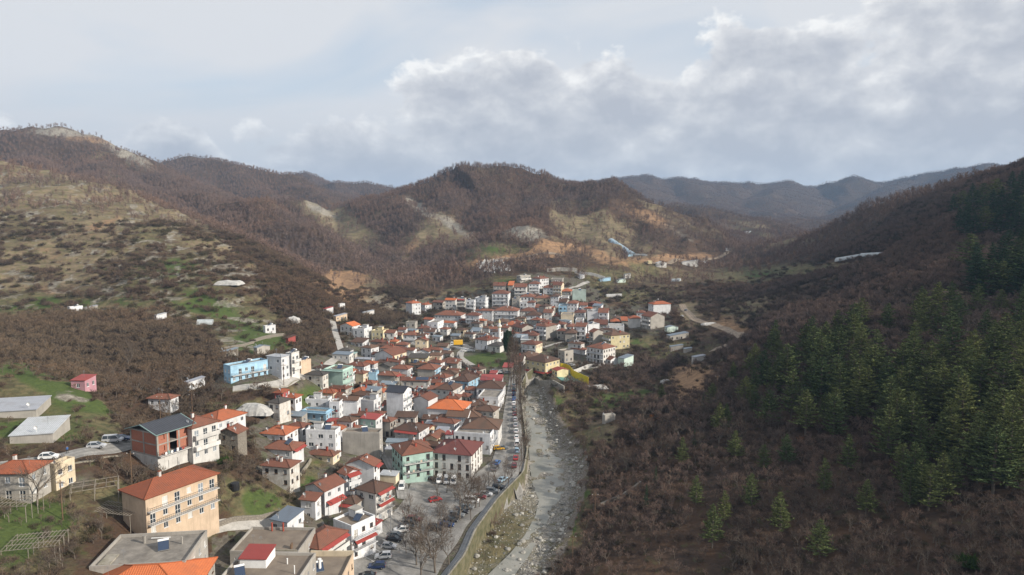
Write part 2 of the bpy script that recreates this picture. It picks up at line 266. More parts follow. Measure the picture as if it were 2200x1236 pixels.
def height(x, y, detail=True):
    x = np.asarray(x, float); y = np.asarray(y, float)
    z = hbase(x, y)
    r = np.hypot(x, y)
    near = y < 420
    yb = np.interp(x / np.maximum(y, 30), TB_[:, 0], TB_[:, 1]); wf = sstep(yb * 0.96, yb * 1.12, y); far_ = wf > 0
    if np.any(far_):
        tz = np.zeros(np.shape(x)); tz[far_] = tents(x[far_], y[far_]); z = z * (1 - wf) + tz * wf
    if detail:
        # gullies on the big hills
        hill = sstep(35, 75, z) * sstep(380, 620, y)
        g = ridged(x / 130 + 0.35 * fbm(x / 90, y / 90, 2, 5), y / 150, 4, 3) - 0.55
        z = z + hill * g * 30 * sstep(500, 1100, r)
        z = z + hill * (ridged(x / 320, y / 340, 3, 9) - 0.5) * 26 * sstep(1300, 2400, r)
        z = z + hill * (fbm(x / 22, y / 22, 3, 21) - 0.5) * 5.0
        # terraces and ledges on the left slope and behind the village
        lf = sstep(-20, -70, x) * sstep(150, 330, y) * sstep(1000, 760, y) * sstep(38, 50, z)
        per = 5.2; zz = z + 2.2 * (fbm(x / 45, y / 45, 2, 31) - 0.5); q = zz / per; fr = q - np.floor(q)
        z = z + lf * 0.62 * per * (sstep(0.25, 0.75, fr) - fr)
        z = z + lf * (fbm(x / 11, y / 11, 3, 41) - 0.5) * 2.0
        rh = sstep(35, 70, x) * sstep(20, 34, z)
        z = z + rh * (fbm(x / 26, y / 26, 4, 51) - 0.5) * 5.5
        z = z + (fbm(x / 7, y / 7, 2, 61) - 0.5) * 0.4
    ins, dl, dr = river(x, y)
    bed = zs(y) + BEDOFF
    m = (y < 345) & (y > 50)
    bedn = bed + (fbm(x / 3.5, y / 3.5, 3, 71) - 0.5) * 0.9 + 0.5 * sstep(6, 0, dr) 
    # left bank is a wall, right bank a slope
    left_side = (~ins) & (dl < dr)
    zi = np.minimum(z, bedn + sstep(0.0, 0.1, 0.1))
    # bed surface
    z = np.where(m & ins, bedn, z)
    # valley floor left of the wall is level with the street
    fl = m & left_side
    z = np.where(fl, z * sstep(8, 22, dl) + (zs(y) + 0.0) * (1 - sstep(8, 22, dl)), z)
    rs = m & (~ins) & (~left_side)
    z = np.where(rs, np.minimum(z, bed + 0.6 + dr * 0.75) * (1 - sstep(4, 14, dr)) + z * sstep(4, 14, dr), z)
    return z
# ground hit of a pixel ray, optionally h metres above the ground
_tabs = {}
def hit(px, py, h=0.0, y0=100, y1=4000):
    r = ray(px, py); m = r[2] / r[1]; a = r[0] / r[1]
    Y = np.geomspace(y0, y1, 700); zt = height(a * Y, Y, False) + h; d = CZ + m * Y - zt
    k = np.where((d[:-1] > 0) & (d[1:] <= 0))[0]
    if len(k) == 0: Yh = Y[np.argmin(np.abs(d))]
    else:
        k = k[0]; Yh = Y[k] + (Y[k + 1] - Y[k]) * d[k] / (d[k] - d[k + 1])
    return a * Yh, Yh, CZ + m * Yh - h
def gz(x, y): return float(height(np.array([x]), np.array([y]))[0])
# ------------------------------------------------------------------ materials
MATS = {}
def material(name, col, rough=0.85, noise=0.0, nscale=1.0, bump=0.0, bscale=8.0, metallic=0.0, col2=None, spec=0.3, rnd=0.0, world_pos=True, streak=0.0):
    m = bpy.data.materials.new(name); m.use_nodes = True; t = NT(m.node_tree); m.node_tree.nodes.clear()
    out = t.n('ShaderNodeOutputMaterial'); b = t.n('ShaderNodeBsdfPrincipled', {'Roughness': rough, 'Metallic': metallic, 'Specular IOR Level': spec})
    t.t.links.new(b.outputs[0], out.inputs[0])
    pos = t.n('ShaderNodeNewGeometry').outputs['Position'] if world_pos else t.n('ShaderNodeTexCoord').outputs['Object']
    c = None
    if noise or col2:
        nz = t.noise(pos, nscale, 5, 0.6); f = t.ramp(nz, [(0.35, 0), (0.68, 1)])
        c2 = col2 or tuple(v * (1 - noise) for v in col); c = t.mix(f, col, c2)
    if streak:
        nz2 = t.noise(t.map(pos, (2.2, 2.2, 0.22)), 1.0, 4, 0.65); f2 = t.math('MULTIPLY', t.ramp(nz2, [(0.5, 0), (0.75, 1)]), streak)
        c = t.mix(f2, c if c is not None else col, tuple(v * 0.5 for v in col))
    if rnd:
        rn = t.n('ShaderNodeObjectInfo').outputs['Random']; k = t.math('ADD', t.math('MULTIPLY', rn, rnd * 2), 1 - rnd)
        kc = t.n('ShaderNodeCombineColor', {0: k, 1: k, 2: k}).outputs[0]
        c = t.mix(1.0, c if c is not None else col, kc, 'MULTIPLY')
    if c is None: b.inputs['Base Color'].default_value = (*col, 1)
    else: t.t.links.new(c, b.inputs['Base Color'])
    if bump:
        bn = t.noise(pos, bscale, 4, 0.6); bp = t.n('ShaderNodeBump', {'Strength': 0.8, 'Distance': bump, 'Height': bn}); t.t.links.new(bp.outputs[0], b.inputs['Normal'])
    MATS[name] = m; return m
def ground_material():
    m = bpy.data.materials.new('ground'); m.use_nodes = True; t = NT(m.node_tree); m.node_tree.nodes.clear()
    out = t.n('ShaderNodeOutputMaterial'); b = t.n('ShaderNodeBsdfPrincipled', {'Roughness': 0.95, 'Specular IOR Level': 0.15}); t.t.links.new(b.outputs[0], out.inputs[0])
    pos = t.n('ShaderNodeNewGeometry').outputs['Position']
    a1 = t.n('ShaderNodeSeparateColor', {0: t.n('ShaderNodeAttribute', attribute_name='cover').outputs['Color']}).outputs
    a2 = t.n('ShaderNodeSeparateColor', {0: t.n('ShaderNodeAttribute', attribute_name='bare').outputs['Color']}).outputs
    n1 = t.noise(pos, 0.9, 6, 0.65); n2 = t.noise(pos, 0.11, 5, 0.6, 0.4); n3 = t.noise(t.map(pos, (1, 1, 1), (40, 9, 3)), 0.3, 6, 0.65)
    n4 = t.noise(t.map(pos, (0.05, 0.05, 0.45)), 1.0, 5, 0.6, 1.0)
    litter = t.mix(t.ramp(n1, [(0.35, 0), (0.7, 1)]), (0.078, 0.052, 0.037), (0.038, 0.029, 0.024))
    litter = t.mix(t.ramp(n2, [(0.4, 0), (0.65, 0.8)]), litter, (0.095, 0.056, 0.034))
    litter = t.mix(t.ramp(n3, [(0.58, 0), (0.7, 0.6)]), litter, (0.07, 0.085, 0.03))
    grass = t.mix(t.ramp(n1, [(0.3, 0), (0.7, 1)]), (0.105, 0.10, 0.05), (0.068, 0.068, 0.036))
    grass = t.mix(t.ramp(n3, [(0.42, 0), (0.6, 0.85)]), grass, (0.17, 0.14, 0.075))
    lush = t.mix(t.ramp(n1, [(0.3, 0), (0.7, 1)]), (0.088, 0.118, 0.034), (0.055, 0.078, 0.026)); grass = t.mix(t.ramp(a1[0], [(0.85, 0), (1.0, 1)]), grass, lush)
    tan = t.mix(t.ramp(n4, [(0.38, 0), (0.62, 1)]), (0.235, 0.18, 0.115), (0.135, 0.105, 0.068))
    tan = t.mix(t.ramp(n3, [(0.48, 0), (0.62, 0.7)]), tan, (0.11, 0.115, 0.045))
    tan = t.mix(t.ramp(n1, [(0.55, 0), (0.7, 0.5)]), tan, (0.26, 0.21, 0.145))
    rock = t.mix(t.ramp(t.noise(pos, 0.5, 6, 0.7), [(0.35, 0), (0.62, 1)]), (0.36, 0.33, 0.28), (0.13, 0.115, 0.09))
    soil = t.mix(t.ramp(t.noise(t.map(pos, (0.3, 0.3, 0.06)), 1.0, 6, 0.65), [(0.35, 0), (0.65, 1)]), (0.36, 0.225, 0.125), (0.2, 0.125, 0.075))
    town = t.mix(t.ramp(n1, [(0.35, 0), (0.65, 1)]), (0.15, 0.132, 0.11), (0.075, 0.064, 0.05))
    town = t.mix(t.ramp(n3, [(0.5, 0), (0.6, 0.6)]), town, (0.085, 0.10, 0.045))
    dark = t.noise(pos, 0.45, 5, 0.7)
    dk2 = t.noise(pos, 0.07, 6, 0.7)
    pert = t.math('ADD', t.math('SUBTRACT', dark, 0.5), t.math('MULTIPLY', t.math('SUBTRACT', dk2, 0.5), 1.2))
    def wgt(a, k=1.1): return t.ramp(t.math('ADD', a, t.math('MULTIPLY', pert, k)), [(0.3, 0), (0.72, 1)])
    c = t.mix(wgt(a1[1]), litter, tan); c = t.mix(wgt(a1[0]), c, grass); c = t.mix(wgt(a1[2], 1.1), c, rock)
    c = t.mix(wgt(a2[0], 0.8), c, soil); c = t.mix(wgt(a2[1], 0.4), c, town)
    gravel = t.mix(t.ramp(t.noise(pos, 1.6, 6, 0.75), [(0.38, 0), (0.62, 1)]), (0.36, 0.335, 0.30), (0.16, 0.14, 0.115))
    gravel = t.mix(t.ramp(n3, [(0.5, 0), (0.63, 0.8)]), gravel, (0.115, 0.105, 0.045))
    c = t.mix(a2[2], c, gravel)
    t.t.links.new(c, b.inputs['Base Color'])
    bp = t.n('ShaderNodeBump', {'Strength': 0.9, 'Distance': 0.6, 'Height': t.math('ADD', n1, t.math('MULTIPLY', n3, 1.5))}); t.t.links.new(bp.outputs[0], b.inputs['Normal'])
    return m
def foliage_mat(name, c1, c2, rnd=0.25, rusty=0.0):
    m = bpy.data.materials.new(name); m.use_nodes = True; t = NT(m.node_tree); m.node_tree.nodes.clear()
    out = t.n('ShaderNodeOutputMaterial'); b = t.n('ShaderNodeBsdfDiffuse', {'Roughness': 0.5}); t.t.links.new(b.outputs[0], out.inputs[0])
    rn = t.n('ShaderNodeObjectInfo').outputs['Random']; pos = t.n('ShaderNodeNewGeometry').outputs['Position']
    big = t.noise(pos, 0.012, 3, 0.6)
    f = t.math('ADD', t.math('MULTIPLY', rn, 0.75), t.math('MULTIPLY', t.math('SUBTRACT', big, 0.5), 1.6), clamp=True)
    c = t.mix(f, c1, c2)
    if rusty: c = t.mix(t.math('MULTIPLY', t.ramp(t.noise(pos, 0.0055, 4, 0.6, 0.5), [(0.42, 0), (0.62, 1)]), rusty), c, (0.235, 0.125, 0.07)); c = t.mix(t.math('MULTIPLY', t.ramp(t.noise(pos, 0.02, 4, 0.6, 0.5), [(0.55, 0), (0.7, 1)]), rusty), c, (0.10, 0.095, 0.07))
    k = t.math('ADD', t.math('MULTIPLY', t.n('ShaderNodeTexWhiteNoise', {'Vector': t.n('ShaderNodeNewGeometry').outputs['True Normal']}).outputs[0], rnd * 2), 1 - rnd)
    c = t.mix(1.0, c, t.n('ShaderNodeCombineColor', {0: k, 1: k, 2: k}).outputs[0], 'MULTIPLY')
    t.t.links.new(c, b.inputs[0]); MATS[name] = m; return m
# ------------------------------------------------------------------ object helpers
def setmeta(o, label=None, cat=None, group=None, kind=None):
    if label: o['label'] = label
    if cat: o['category'] = cat
    if group: o['group'] = group
    if kind: o['kind'] = kind
    return o
class MB:
    "mesh builder: collects faces with a material index"
    def __init__(s): s.v = []; s.f = []; s.m = []; s.uv = {}
    def add(s, vs, fs, m=0):
        k = len(s.v); s.v += [tuple(v) for v in vs]
        for f in fs: s.f.append(tuple(k + i for i in f)); s.m.append(m)
    def quad(s, a, b, c, d, m=0, uv=None):
        s.add((a, b, c, d), ((0, 1, 2, 3),), m)
        if uv: s.uv[len(s.f) - 1] = uv
    def tri(s, a, b, c, m=0, uv=None):
        s.add((a, b, c), ((0, 1, 2),), m)
        if uv: s.uv[len(s.f) - 1] = uv
    def box(s, x0, y0, z0, x1, y1, z1, m=0, bottom=True):
        f = [(4, 5, 6, 7), (0, 1, 5, 4), (1, 2, 6, 5), (2, 3, 7, 6), (3, 0, 4, 7)]
        if bottom: f.append((3, 2, 1, 0))
        s.add([(x0, y0, z0), (x1, y0, z0), (x1, y1, z0), (x0, y1, z0), (x0, y0, z1), (x1, y0, z1), (x1, y1, z1), (x0, y1, z1)], f, m)
    def bar(s, a, b, r, m=0, n=4, r2=None, cap=True):
        a = Vector(a); b = Vector(b); d = b - a
        if d.length < 1e-6: return
        q = d.to_track_quat('Z', 'Y'); r2 = r if r2 is None else r2; vs = []
        for c, rad in ((a, r), (b, r2)):
            for k in range(n):
                an = 2 * math.pi * (k + 0.5) / n; vs.append(c + q @ Vector((math.cos(an) * rad, math.sin(an) * rad, 0)))
        f = [(k, (k + 1) % n, n + (k + 1) % n, n + k) for k in range(n)]
        if cap: f += [tuple(range(n))[::-1], tuple(range(n, 2 * n))]
        s.add(vs, f, m)
    def mesh(s, name, mats, smooth=False):
        me = bpy.data.meshes.new(name); me.from_pydata(s.v, [], s.f)
        for m in mats: me.materials.append(MATS[m] if isinstance(m, str) else m)
        if any(s.m): me.polygons.foreach_set('material_index', s.m)
        if s.uv:
            ul = me.uv_layers.new(name='UVMap'); d = ul.data; 
            for fi, uv in s.uv.items():
                st = me.polygons[fi].loop_start
                for k, c in enumerate(uv): d[st + k].uv = c
        if smooth: me.polygons.foreach_set('use_smooth', [True] * len(s.f))
        me.update(); return me
    def build(s, name, mats, parent=None, smooth=False):
        return link(name, s.mesh(name, mats if isinstance(mats, (list, tuple)) else [mats], smooth), parent)
def link(name, me, parent=None, loc=None, rz=None, scl=None):
    o = bpy.data.objects.new(name, me); COL.objects.link(o)
    if parent is not None: o.parent = parent
    if loc is not None: o.location = loc
    if rz is not None: o.rotation_euler = (0, 0, rz)
    if scl is not None: o.scale = scl if isinstance(scl, (tuple, list)) else (scl,) * 3
    return o
def fast_mesh(name, V, T, mats, midx=None):
    "triangle mesh from numpy arrays"
    me = bpy.data.meshes.new(name); V = np.asarray(V, np.float32); T = np.asarray(T, np.int32); n = T.shape[1]
    me.vertices.add(len(V)); me.vertices.foreach_set('co', V.ravel()); me.loops.add(T.size); me.loops.foreach_set('vertex_index', T.ravel())
    me.polygons.add(len(T)); me.polygons.foreach_set('loop_start', np.arange(0, T.size, n, dtype=np.int32))
    for m in mats: me.materials.append(MATS[m] if isinstance(m, str) else m)
    if midx is not None: me.polygons.foreach_set('material_index', np.asarray(midx, np.int32))
    me.update(calc_edges=True); me.validate(); return me

# ------------------------------------------------------------------ ground cover
GRN, TAN, ROCK, SOIL, TOWN = 0, 1, 2, 3, 4
HILLA = [(-700, 250), (0, 325), (150, 365), (300, 420), (420, 470), (520, 535), (640, 612), (730, 690), (715, 760), (560, 765), (470, 735), (300, 700), (0, 715), (-700, 720)]
WOODL = [(-700, 720), (0, 690), (140, 676), (330, 692), (470, 730), (490, 790), (440, 880), (400, 930), (300, 900), (235, 880), (200, 825), (120, 800), (0, 772), (-700, 800)]
WOODA = [(585, 575), (650, 615), (725, 690), (722, 745), (690, 800), (640, 770), (600, 690), (560, 640)]
MOUND = [(-700, 800), (0, 778), (100, 800), (190, 830), (250, 900), (235, 950), (0, 960), (-700, 960)]
TOWNP = [(440, 1290), (470, 1150), (600, 1120), (640, 1050), (560, 1000), (545, 900), (650, 890), (640, 800), (560, 830), (470, 830), (470, 790), (600, 745), (700, 770), (735, 745), (735, 690), (850, 700), (870, 655), (1050, 615), (1130, 585), (1250, 600), (1320, 660), (1450, 655), (1440, 705), (1350, 760), (1345, 790), (1230, 830), (1130, 822),
         (1135, 1010), (1060, 1110), (1000, 1290)]
YARDL = [(0, 960), (235, 950), (290, 1000), (480, 1010), (480, 1140), (460, 1290), (-100, 1290)]
# (px, py, rx, ry, rot, Ymin, Ymax, layer, amount, tree factor)
ELL = [
 (230, 480, 90, 14, 8, 400, 800, TAN, 1, .2), (110, 545, 50, 22, 30, 400, 800, SOIL, .4, .5), (215, 485, 44, 9, -20, 400, 800, SOIL, .8, .2), (330, 520, 60, 16, 10, 400, 800, GRN, .5, .5), (390, 580, 80, 34, 25, 300, 700, GRN, .5, .5), (440, 650, 60, 36, 20, 300, 600, GRN, .6, .35),
 (250, 648, 200, 10, 2, 300, 600, GRN, .75, .2), (60, 660, 100, 9, 0, 300, 600, GRN, .7, .3), (110, 625, 40, 12, 20, 300, 600, SOIL, .5, .4), (295, 660, 60, 7, 4, 300, 600, TAN, 1.4, 0), (530, 700, 70, 34, 15, 280, 520, GRN, .75, .25), (560, 742, 70, 20, -5, 250, 450, GRN, 1.0, .05), (510, 745, 60, 12, 0, 250, 450, TAN, .9, 0),
 (150, 850, 95, 36, 18, 150, 260, GRN, .7, .35), (30, 790, 80, 20, 5, 150, 260, GRN, 1.1, .1), (140, 862, 22, 8, 0, 150, 260, ROCK, 1.2, 0), (60, 930, 90, 30, 0, 130, 230, GRN, .7, .6), (70, 1130, 90, 60, 0, 90, 180, GRN, .95, .3), (105, 1128, 40, 30, 0, 90, 180, GRN, 1.2, .1), (20, 1170, 50, 40, 0, 90, 180, GRN, 1.3, .2),
 (560, 1095, 70, 38, -15, 140, 220, GRN, 1.0, .45), (505, 1060, 60, 30, 10, 140, 220, GRN, .6, .7), (665, 1020, 40, 20, -30, 150, 230, GRN, 1.1, .3), (500, 870, 60, 12, 5, 180, 300, GRN, 1.2, .1), (690, 855, 60, 22, 10, 200, 300, GRN, 1.2, .15), (470, 960, 40, 20, 0, 150, 240, GRN, .8, .4), (240, 1070, 60, 30, 0, 120, 190, GRN, .6, .5), (150, 1040, 40, 20, 0, 120, 190, TOWN, .8, .2),
 (1050, 772, 52, 19, 4, 330, 440, GRN, 2.6, 0), (940, 770, 40, 30, 10, 330, 440, TAN, .6, .4), (980, 800, 40, 26, 0, 300, 400, TAN, .5, .3),
 (1180, 850, 30, 60, -10, 240, 340, GRN, .9, .1), (1245, 1030, 18, 90, 8, 180, 280, GRN, 1.3, .05), (1232, 1130, 22, 60, 8, 150, 230, GRN, 1.0, .15), (1330, 855, 60, 12, -5, 240, 360, GRN, 1.1, .2), (1290, 930, 40, 30, 0, 220, 320, TAN, .7, .7), (1225, 1170, 40, 40, 0, 130, 200, TAN, .6, .4),
 (1380, 740, 60, 22, -10, 350, 480, GRN, .9, .1), (1420, 770, 50, 18, -20, 330, 450, GRN, .7, .3), (1480, 820, 45, 42, -50, 260, 420, SOIL, 1.2, .1), (1600, 670, 70, 34, -10, 380, 620, TAN, .9, .3), (1575, 700, 60, 20, 20, 380, 620, SOIL, .7, .3), (1480, 670, 30, 26, 60, 400, 620, TAN, .8, .1),
 (1790, 575, 80, 8, -7, 430, 640, TAN, 1.3, 0), (1790, 575, 70, 6, -7, 430, 640, GRN, .4, 0), (1600, 590, 90, 22, 0, 500, 900, GRN, .7, .35), (1700, 580, 90, 12, -8, 450, 800, GRN, .6, .3), (1560, 600, 60, 20, 0, 500, 900, TAN, .5, .4), (1700, 520, 60, 12, -12, 650, 900, TAN, .8, .4), (1850, 440, 110, 9, -24, 600, 760, TAN, .8, .5), (1950, 410, 110, 6, -18, 580, 700, TAN, .7, .5),
 (2050, 640, 140, 16, 0, 220, 420, TAN, .6, .35), (2150, 500, 60, 10, 10, 320, 480, SOIL, .5, .3), (1850, 720, 60, 10, 0, 220, 400, TAN, .3, .6), (1640, 1000, 60, 30, 0, 150, 260, SOIL, .25, .7), (1900, 1120, 120, 20, 5, 130, 220, TAN, .4, .6),
 (735, 612, 42, 34, 0, 500, 720, SOIL, 2.0, 0), (790, 625, 60, 36, 35, 500, 720, TAN, 1.1, .25), (820, 650, 40, 20, 30, 480, 680, ROCK, .6, .3), (700, 458, 60, 18, 25, 950, 1300, TAN, 1.3, .15), (760, 500, 60, 18, 28, 950, 1300, TAN, 1.2, .2), (690, 452, 40, 10, 25, 950, 1300, ROCK, .9, .1), (640, 462, 60, 8, 25, 850, 1050, TAN, .9, .4),
 (525, 425, 40, 6, 10, 900, 1100, GRN, .9, .3), (900, 445, 36, 8, 35, 950, 1250, ROCK, 1.1, .15), (960, 500, 55, 26, 25, 800, 1060, TAN, .9, .2), (975, 485, 40, 10, 35, 800, 1060, ROCK, .9, .1), (900, 515, 50, 20, -30, 780, 1050, TAN, .8, .3), (885, 530, 20, 12, -30, 780, 1050, SOIL, .8, .2),
 (1125, 500, 45, 16, 10, 700, 900, ROCK, 1.1, .05), (1060, 545, 90, 12, -4, 620, 900, GRN, .8, .2), (1150, 542, 60, 7, -12, 600, 850, SOIL, 1.7, 0), (1180, 535, 30, 14, 20, 600, 850, SOIL, 1.3, 0), (1080, 560, 70, 7, -5, 600, 850, SOIL, 1.3, 0), (1050, 530, 50, 10, 0, 650, 900, GRN, .7, .3), (950, 640, 90, 16, -25, 520, 760, TAN, .7, .35), (900, 650, 40, 20, -20, 500, 700, ROCK, .4, .3), (1010, 622, 60, 6, 0, 520, 700, GRN, .9, .1), (1085, 603, 40, 12, 0, 560, 720, GRN, 1.1, 0),
 (1250, 500, 60, 40, 30, 700, 1000, TAN, .55, .35), (1390, 465, 50, 16, 25, 800, 1100, SOIL, .8, .3), (1270, 540, 50, 12, 20, 620, 900, SOIL, .8, .2), (1350, 520, 110, 30, 20, 700, 1000, TAN, .5, .35), (1460, 500, 50, 16, 30, 800, 1050, ROCK, .4, .3), (1430, 555, 110, 9, -3, 620, 950, SOIL, .9, .1), (1300, 590, 90, 20, 5, 540, 760, GRN, .7, .3), (1420, 590, 80, 16, 0, 560, 760, TAN, .7, .3), (1290, 630, 60, 26, 10, 480, 680, GRN, .6, .35), (1330, 660, 60, 30, 60, 480, 640, TAN, .4, .4),
 (190, 300, 70, 9, 5, 1300, 1600, SOIL, .6, .4), (130, 285, 70, 10, 3, 1300, 1650, ROCK, 1.0, .3), (270, 330, 60, 12, 28, 1250, 1600, ROCK, .9, .4), (240, 380, 30, 16, 60, 1100, 1500, TAN, .5, .5), (1620, 500, 60, 8, 12, 1100, 1500, GRN, .7, .4), (1620, 485, 50, 6, 10, 1100, 1600, TAN, .6, .5), (440, 380, 60, 8, 10, 1500, 2200, TAN, .2, .8),
 (130, 1040, 0, 0, 0, 0, 1, TAN, 0, 1),
]
def cover(x, y, z):
    "ground cover weights (n,5) and tree density at world points"
    px, py = proj(x, y, z)
    wob = 14 * (fbm(x / 9, y / 9, 3, 81) - 0.5); wob2 = 14 * (fbm(x / 9, y / 9, 3, 87) - 0.5); sc = np.clip(500 / np.maximum(y, 60), 0.25, 2.2)
    px = px + wob * 3 * sc; py = py + wob2 * 1.6 * sc
    n = len(x); w = np.zeros((n, 5)); tree = np.full(n, 1.0)
    na = fbm(x / 38, y / 38, 4, 91); nb = fbm(x / 13, y / 20, 4, 95); nc = fbm(x / 60, y / 60, 3, 99)
    m = inpoly(px, py, HILLA) & (y > 300) & (y < 900)
    clump = sstep(0.50, 0.62, nb) * 0.55 + sstep(0.52, 0.62, na) * 0.45
    tree = np.where(m, 0.10 + 0.75 * clump, tree)
    w[:, TAN] = np.where(m, 0.9 - 0.4 * sstep(0.45, 0.6, nc), 0); w[:, GRN] = np.where(m, 0.05 + 0.42 * sstep(0.52, 0.68, nc) , 0); w[:, ROCK] = np.where(m, 0.62 * sstep(0.52, 0.68, fbm(x / 8, y / 8, 3, 103)), 0)
    low = m & (py > 560) & (px > 250); w[low, TAN] *= 0.5; w[low, GRN] += 0.2; tree[low] += 0.15
    m = inpoly(px, py, WOODL) & (y > 180); tree = np.where(m, 1.25, tree); w[m] *= 0.1
    m = inpoly(px, py, WOODA) & (y > 280); tree = np.where(m, 1.0, tree); w[m] *= 0.35
    m = inpoly(px, py, MOUND) & (y < 260); tree = np.where(m, 0.15 + 0.8 * sstep(0.45, 0.6, na), tree); w[m, GRN] = 0.6
    m = inpoly(px, py, YARDL) & (y < 230); tree = np.where(m, 0.4 + 0.8 * sstep(0.38, 0.6, nb), tree); w[m] = 0; w[m, GRN] = 0.22; w[m, TOWN] = 0.2
    # patchy ground on the right bank and the flats behind it
    m = (px > 1180) & (px < 1560) & (py > 640) & (y < 560); tree = np.where(m, 0.35 + 0.8 * sstep(0.42, 0.58, na), tree); w[m, GRN] += 0.55 * sstep(0.5, 0.66, nc[m])
    m = (px > 1330) & (px < 1800) & (py > 555) & (py < 660) & (y > 380) & (y < 1000); tree = np.where(m, 0.3 + 0.7 * sstep(0.45, 0.6, na), tree); w[m, GRN] += 0.5 * sstep(0.48, 0.62, nc[m])
    m = (px > 1180) & (px < 1560) & (py > 430) & (py < 600) & (y > 600) & (y < 1150); tree = np.where(m, 0.55, tree); w[m, TAN] += 0.45 * sstep(0.45, 0.65, nc[m])
    m = inpoly(px, py, TOWNP) & (y < 660); tree = np.where(m, np.where(px < 660, 0.5, 0.24), tree); w[m] = 0; w[m, TOWN] = 1.0; w[m, GRN] += 0.35 * sstep(0.5, 0.62, nb[m])
    for (ex, ey, rx, ry, rot, y0, y1, ly, amt, tf) in ELL:
        if rx == 0: continue
        c, s = math.cos(math.radians(rot)), math.sin(math.radians(rot)); u = ((px - ex) * c + (py - ey) * s) / rx; v = (-(px - ex) * s + (py - ey) * c) / ry
        q = np.exp(-np.clip(u * u + v * v, 0, 30) * 0.8) * (y > y0) * (y < y1)
        w[:, ly] = np.clip(w[:, ly] + amt * q, 0, 1)
        if ly in (GRN, SOIL, TAN) and amt >= 0.9: w[:, TOWN] *= (1 - q)
        if ly == GRN: w[:, TAN] *= (1 - 0.7 * q)
        tree = tree * (1 - q * (1 - tf))
    # natural openings and rocky ribs on the big hills
    far = (y > 620)
    rib = sstep(0.60, 0.75, fbm(x / 70, y / 70, 4, 107)); w[:, TAN] = np.clip(w[:, TAN] + np.where(far, 0.35 * rib, 0), 0, 1)
    ins, dl, dr = river(x, y); nearriv = (y < 345) & (y > 50)
    tree = np.where(nearriv & (ins | (dl < 6) | (dr < 3)), 0, tree)
    bankl = sstep(225, 200, y) * sstep(17, 8, dl + 5 * (fbm(x / 6, y / 6, 3, 111) - .5)) * (nearriv & ins)
    grv = np.where(nearriv & ins, 1.0 - 0.95 * bankl, np.where(nearriv & (dr < 5), 0.6, 0))
    w = np.where((grv > 0.5)[:, None], w * 0.15, w); bk = bankl > 0.05; w[bk] = 0; w[bk, TAN] = 0.55; w[bk, GRN] = (0.75 * sstep(.45, .6, na))[bk]; w[bk, ROCK] = .3; tree = np.where(bk & (dl > 1.5), 0.22, tree)
    return w, tree, grv

NA, NR = 640, 760
azs = np.radians(np.linspace(-62, 62, NA)); rads = np.geomspace(55, 7000, NR)
GX = np.outer(rads, np.sin(azs)); GY = np.outer(rads, np.cos(azs)); GZ = height(GX, GY)
i = np.arange(NR - 1)[:, None] * NA + np.arange(NA - 1); gf = np.stack([i, i + 1, i + NA + 1, i + NA], -1).reshape(-1, 4)
gm = ground_material(); MATS['ground'] = gm
gme = fast_mesh('ground', np.c_[GX.ravel(), GY.ravel(), GZ.ravel()], gf, [gm])
gme.polygons.foreach_set('use_smooth', [True] * len(gf))
gw, gt, gg = cover(GX.ravel(), GY.ravel(), GZ.ravel())
a = gme.color_attributes.new('cover', 'FLOAT_COLOR', 'POINT'); a.data.foreach_set('color', np.c_[gw[:, 0], gw[:, 1], gw[:, 2], np.ones(len(gw))].astype(np.float32).ravel())
a = gme.color_attributes.new('bare', 'FLOAT_COLOR', 'POINT'); a.data.foreach_set('color', np.c_[gw[:, 3], gw[:, 4], gg, np.ones(len(gw))].astype(np.float32).ravel())
ground = link('ground', gme); ground['kind'] = 'structure'
print('TERRAIN', time.time() - T0)
# ------------------------------------------------------------------ vegetation meshes
foliage_mat('twig', (0.205, 0.145, 0.118), (0.138, 0.11, 0.106), 0.25, 0.3); foliage_mat('twig_near', (0.12, 0.09, 0.072), (0.068, 0.056, 0.05), 0.45, 0.18); foliage_mat('twig_warm', (0.175, 0.128, 0.088), (0.115, 0.09, 0.07), 0.4, 0.25)
foliage_mat('twig_tan', (0.22, 0.155, 0.095), (0.15, 0.11, 0.07)); foliage_mat('twig_rust', (0.20, 0.085, 0.035), (0.14, 0.07, 0.04)); foliage_mat('scrub', (0.085, 0.075, 0.045), (0.065, 0.05, 0.04), 0.35)
foliage_mat('bark', (0.17, 0.145, 0.12), (0.11, 0.09, 0.075), 0.1); foliage_mat('needles', (0.145, 0.16, 0.06), (0.06, 0.092, 0.042), 0.55); foliage_mat('needles_dark', (0.055, 0.09, 0.045), (0.038, 0.065, 0.036), 0.35)
foliage_mat('leaf_green', (0.05, 0.085, 0.02), (0.035, 0.06, 0.02), 0.35)
class TB:
    def __init__(s): s.V = []; s.T = []; s.M = []
    def tri(s, a, b, c, m=0):
        k = len(s.V); s.V += [tuple(a), tuple(b), tuple(c)]; s.T.append((k, k + 1, k + 2)); s.M.append(m)
    def tube(s, a, b, ra, rb, n=3, m=0):
        a = Vector(a); b = Vector(b); q = (b - a).to_track_quat('Z', 'Y'); k = len(s.V)
        for c, r in ((a, ra), (b, rb)):
            for j in range(n):
                an = 2 * math.pi * j / n; s.V.append(tuple(c + q @ Vector((math.cos(an) * r, math.sin(an) * r, 0))))
        for j in range(n):
            j2 = (j + 1) % n; s.T += [(k + j, k + j2, k + n + j2), (k + j, k + n + j2, k + n + j)]; s.M += [m, m]
    def mesh(s, name, mats): return fast_mesh(name, s.V, s.T, mats, s.M)
def rv(R): return Vector((R.gauss(0, 1), R.gauss(0, 1), R.gauss(0, 1))).normalized()
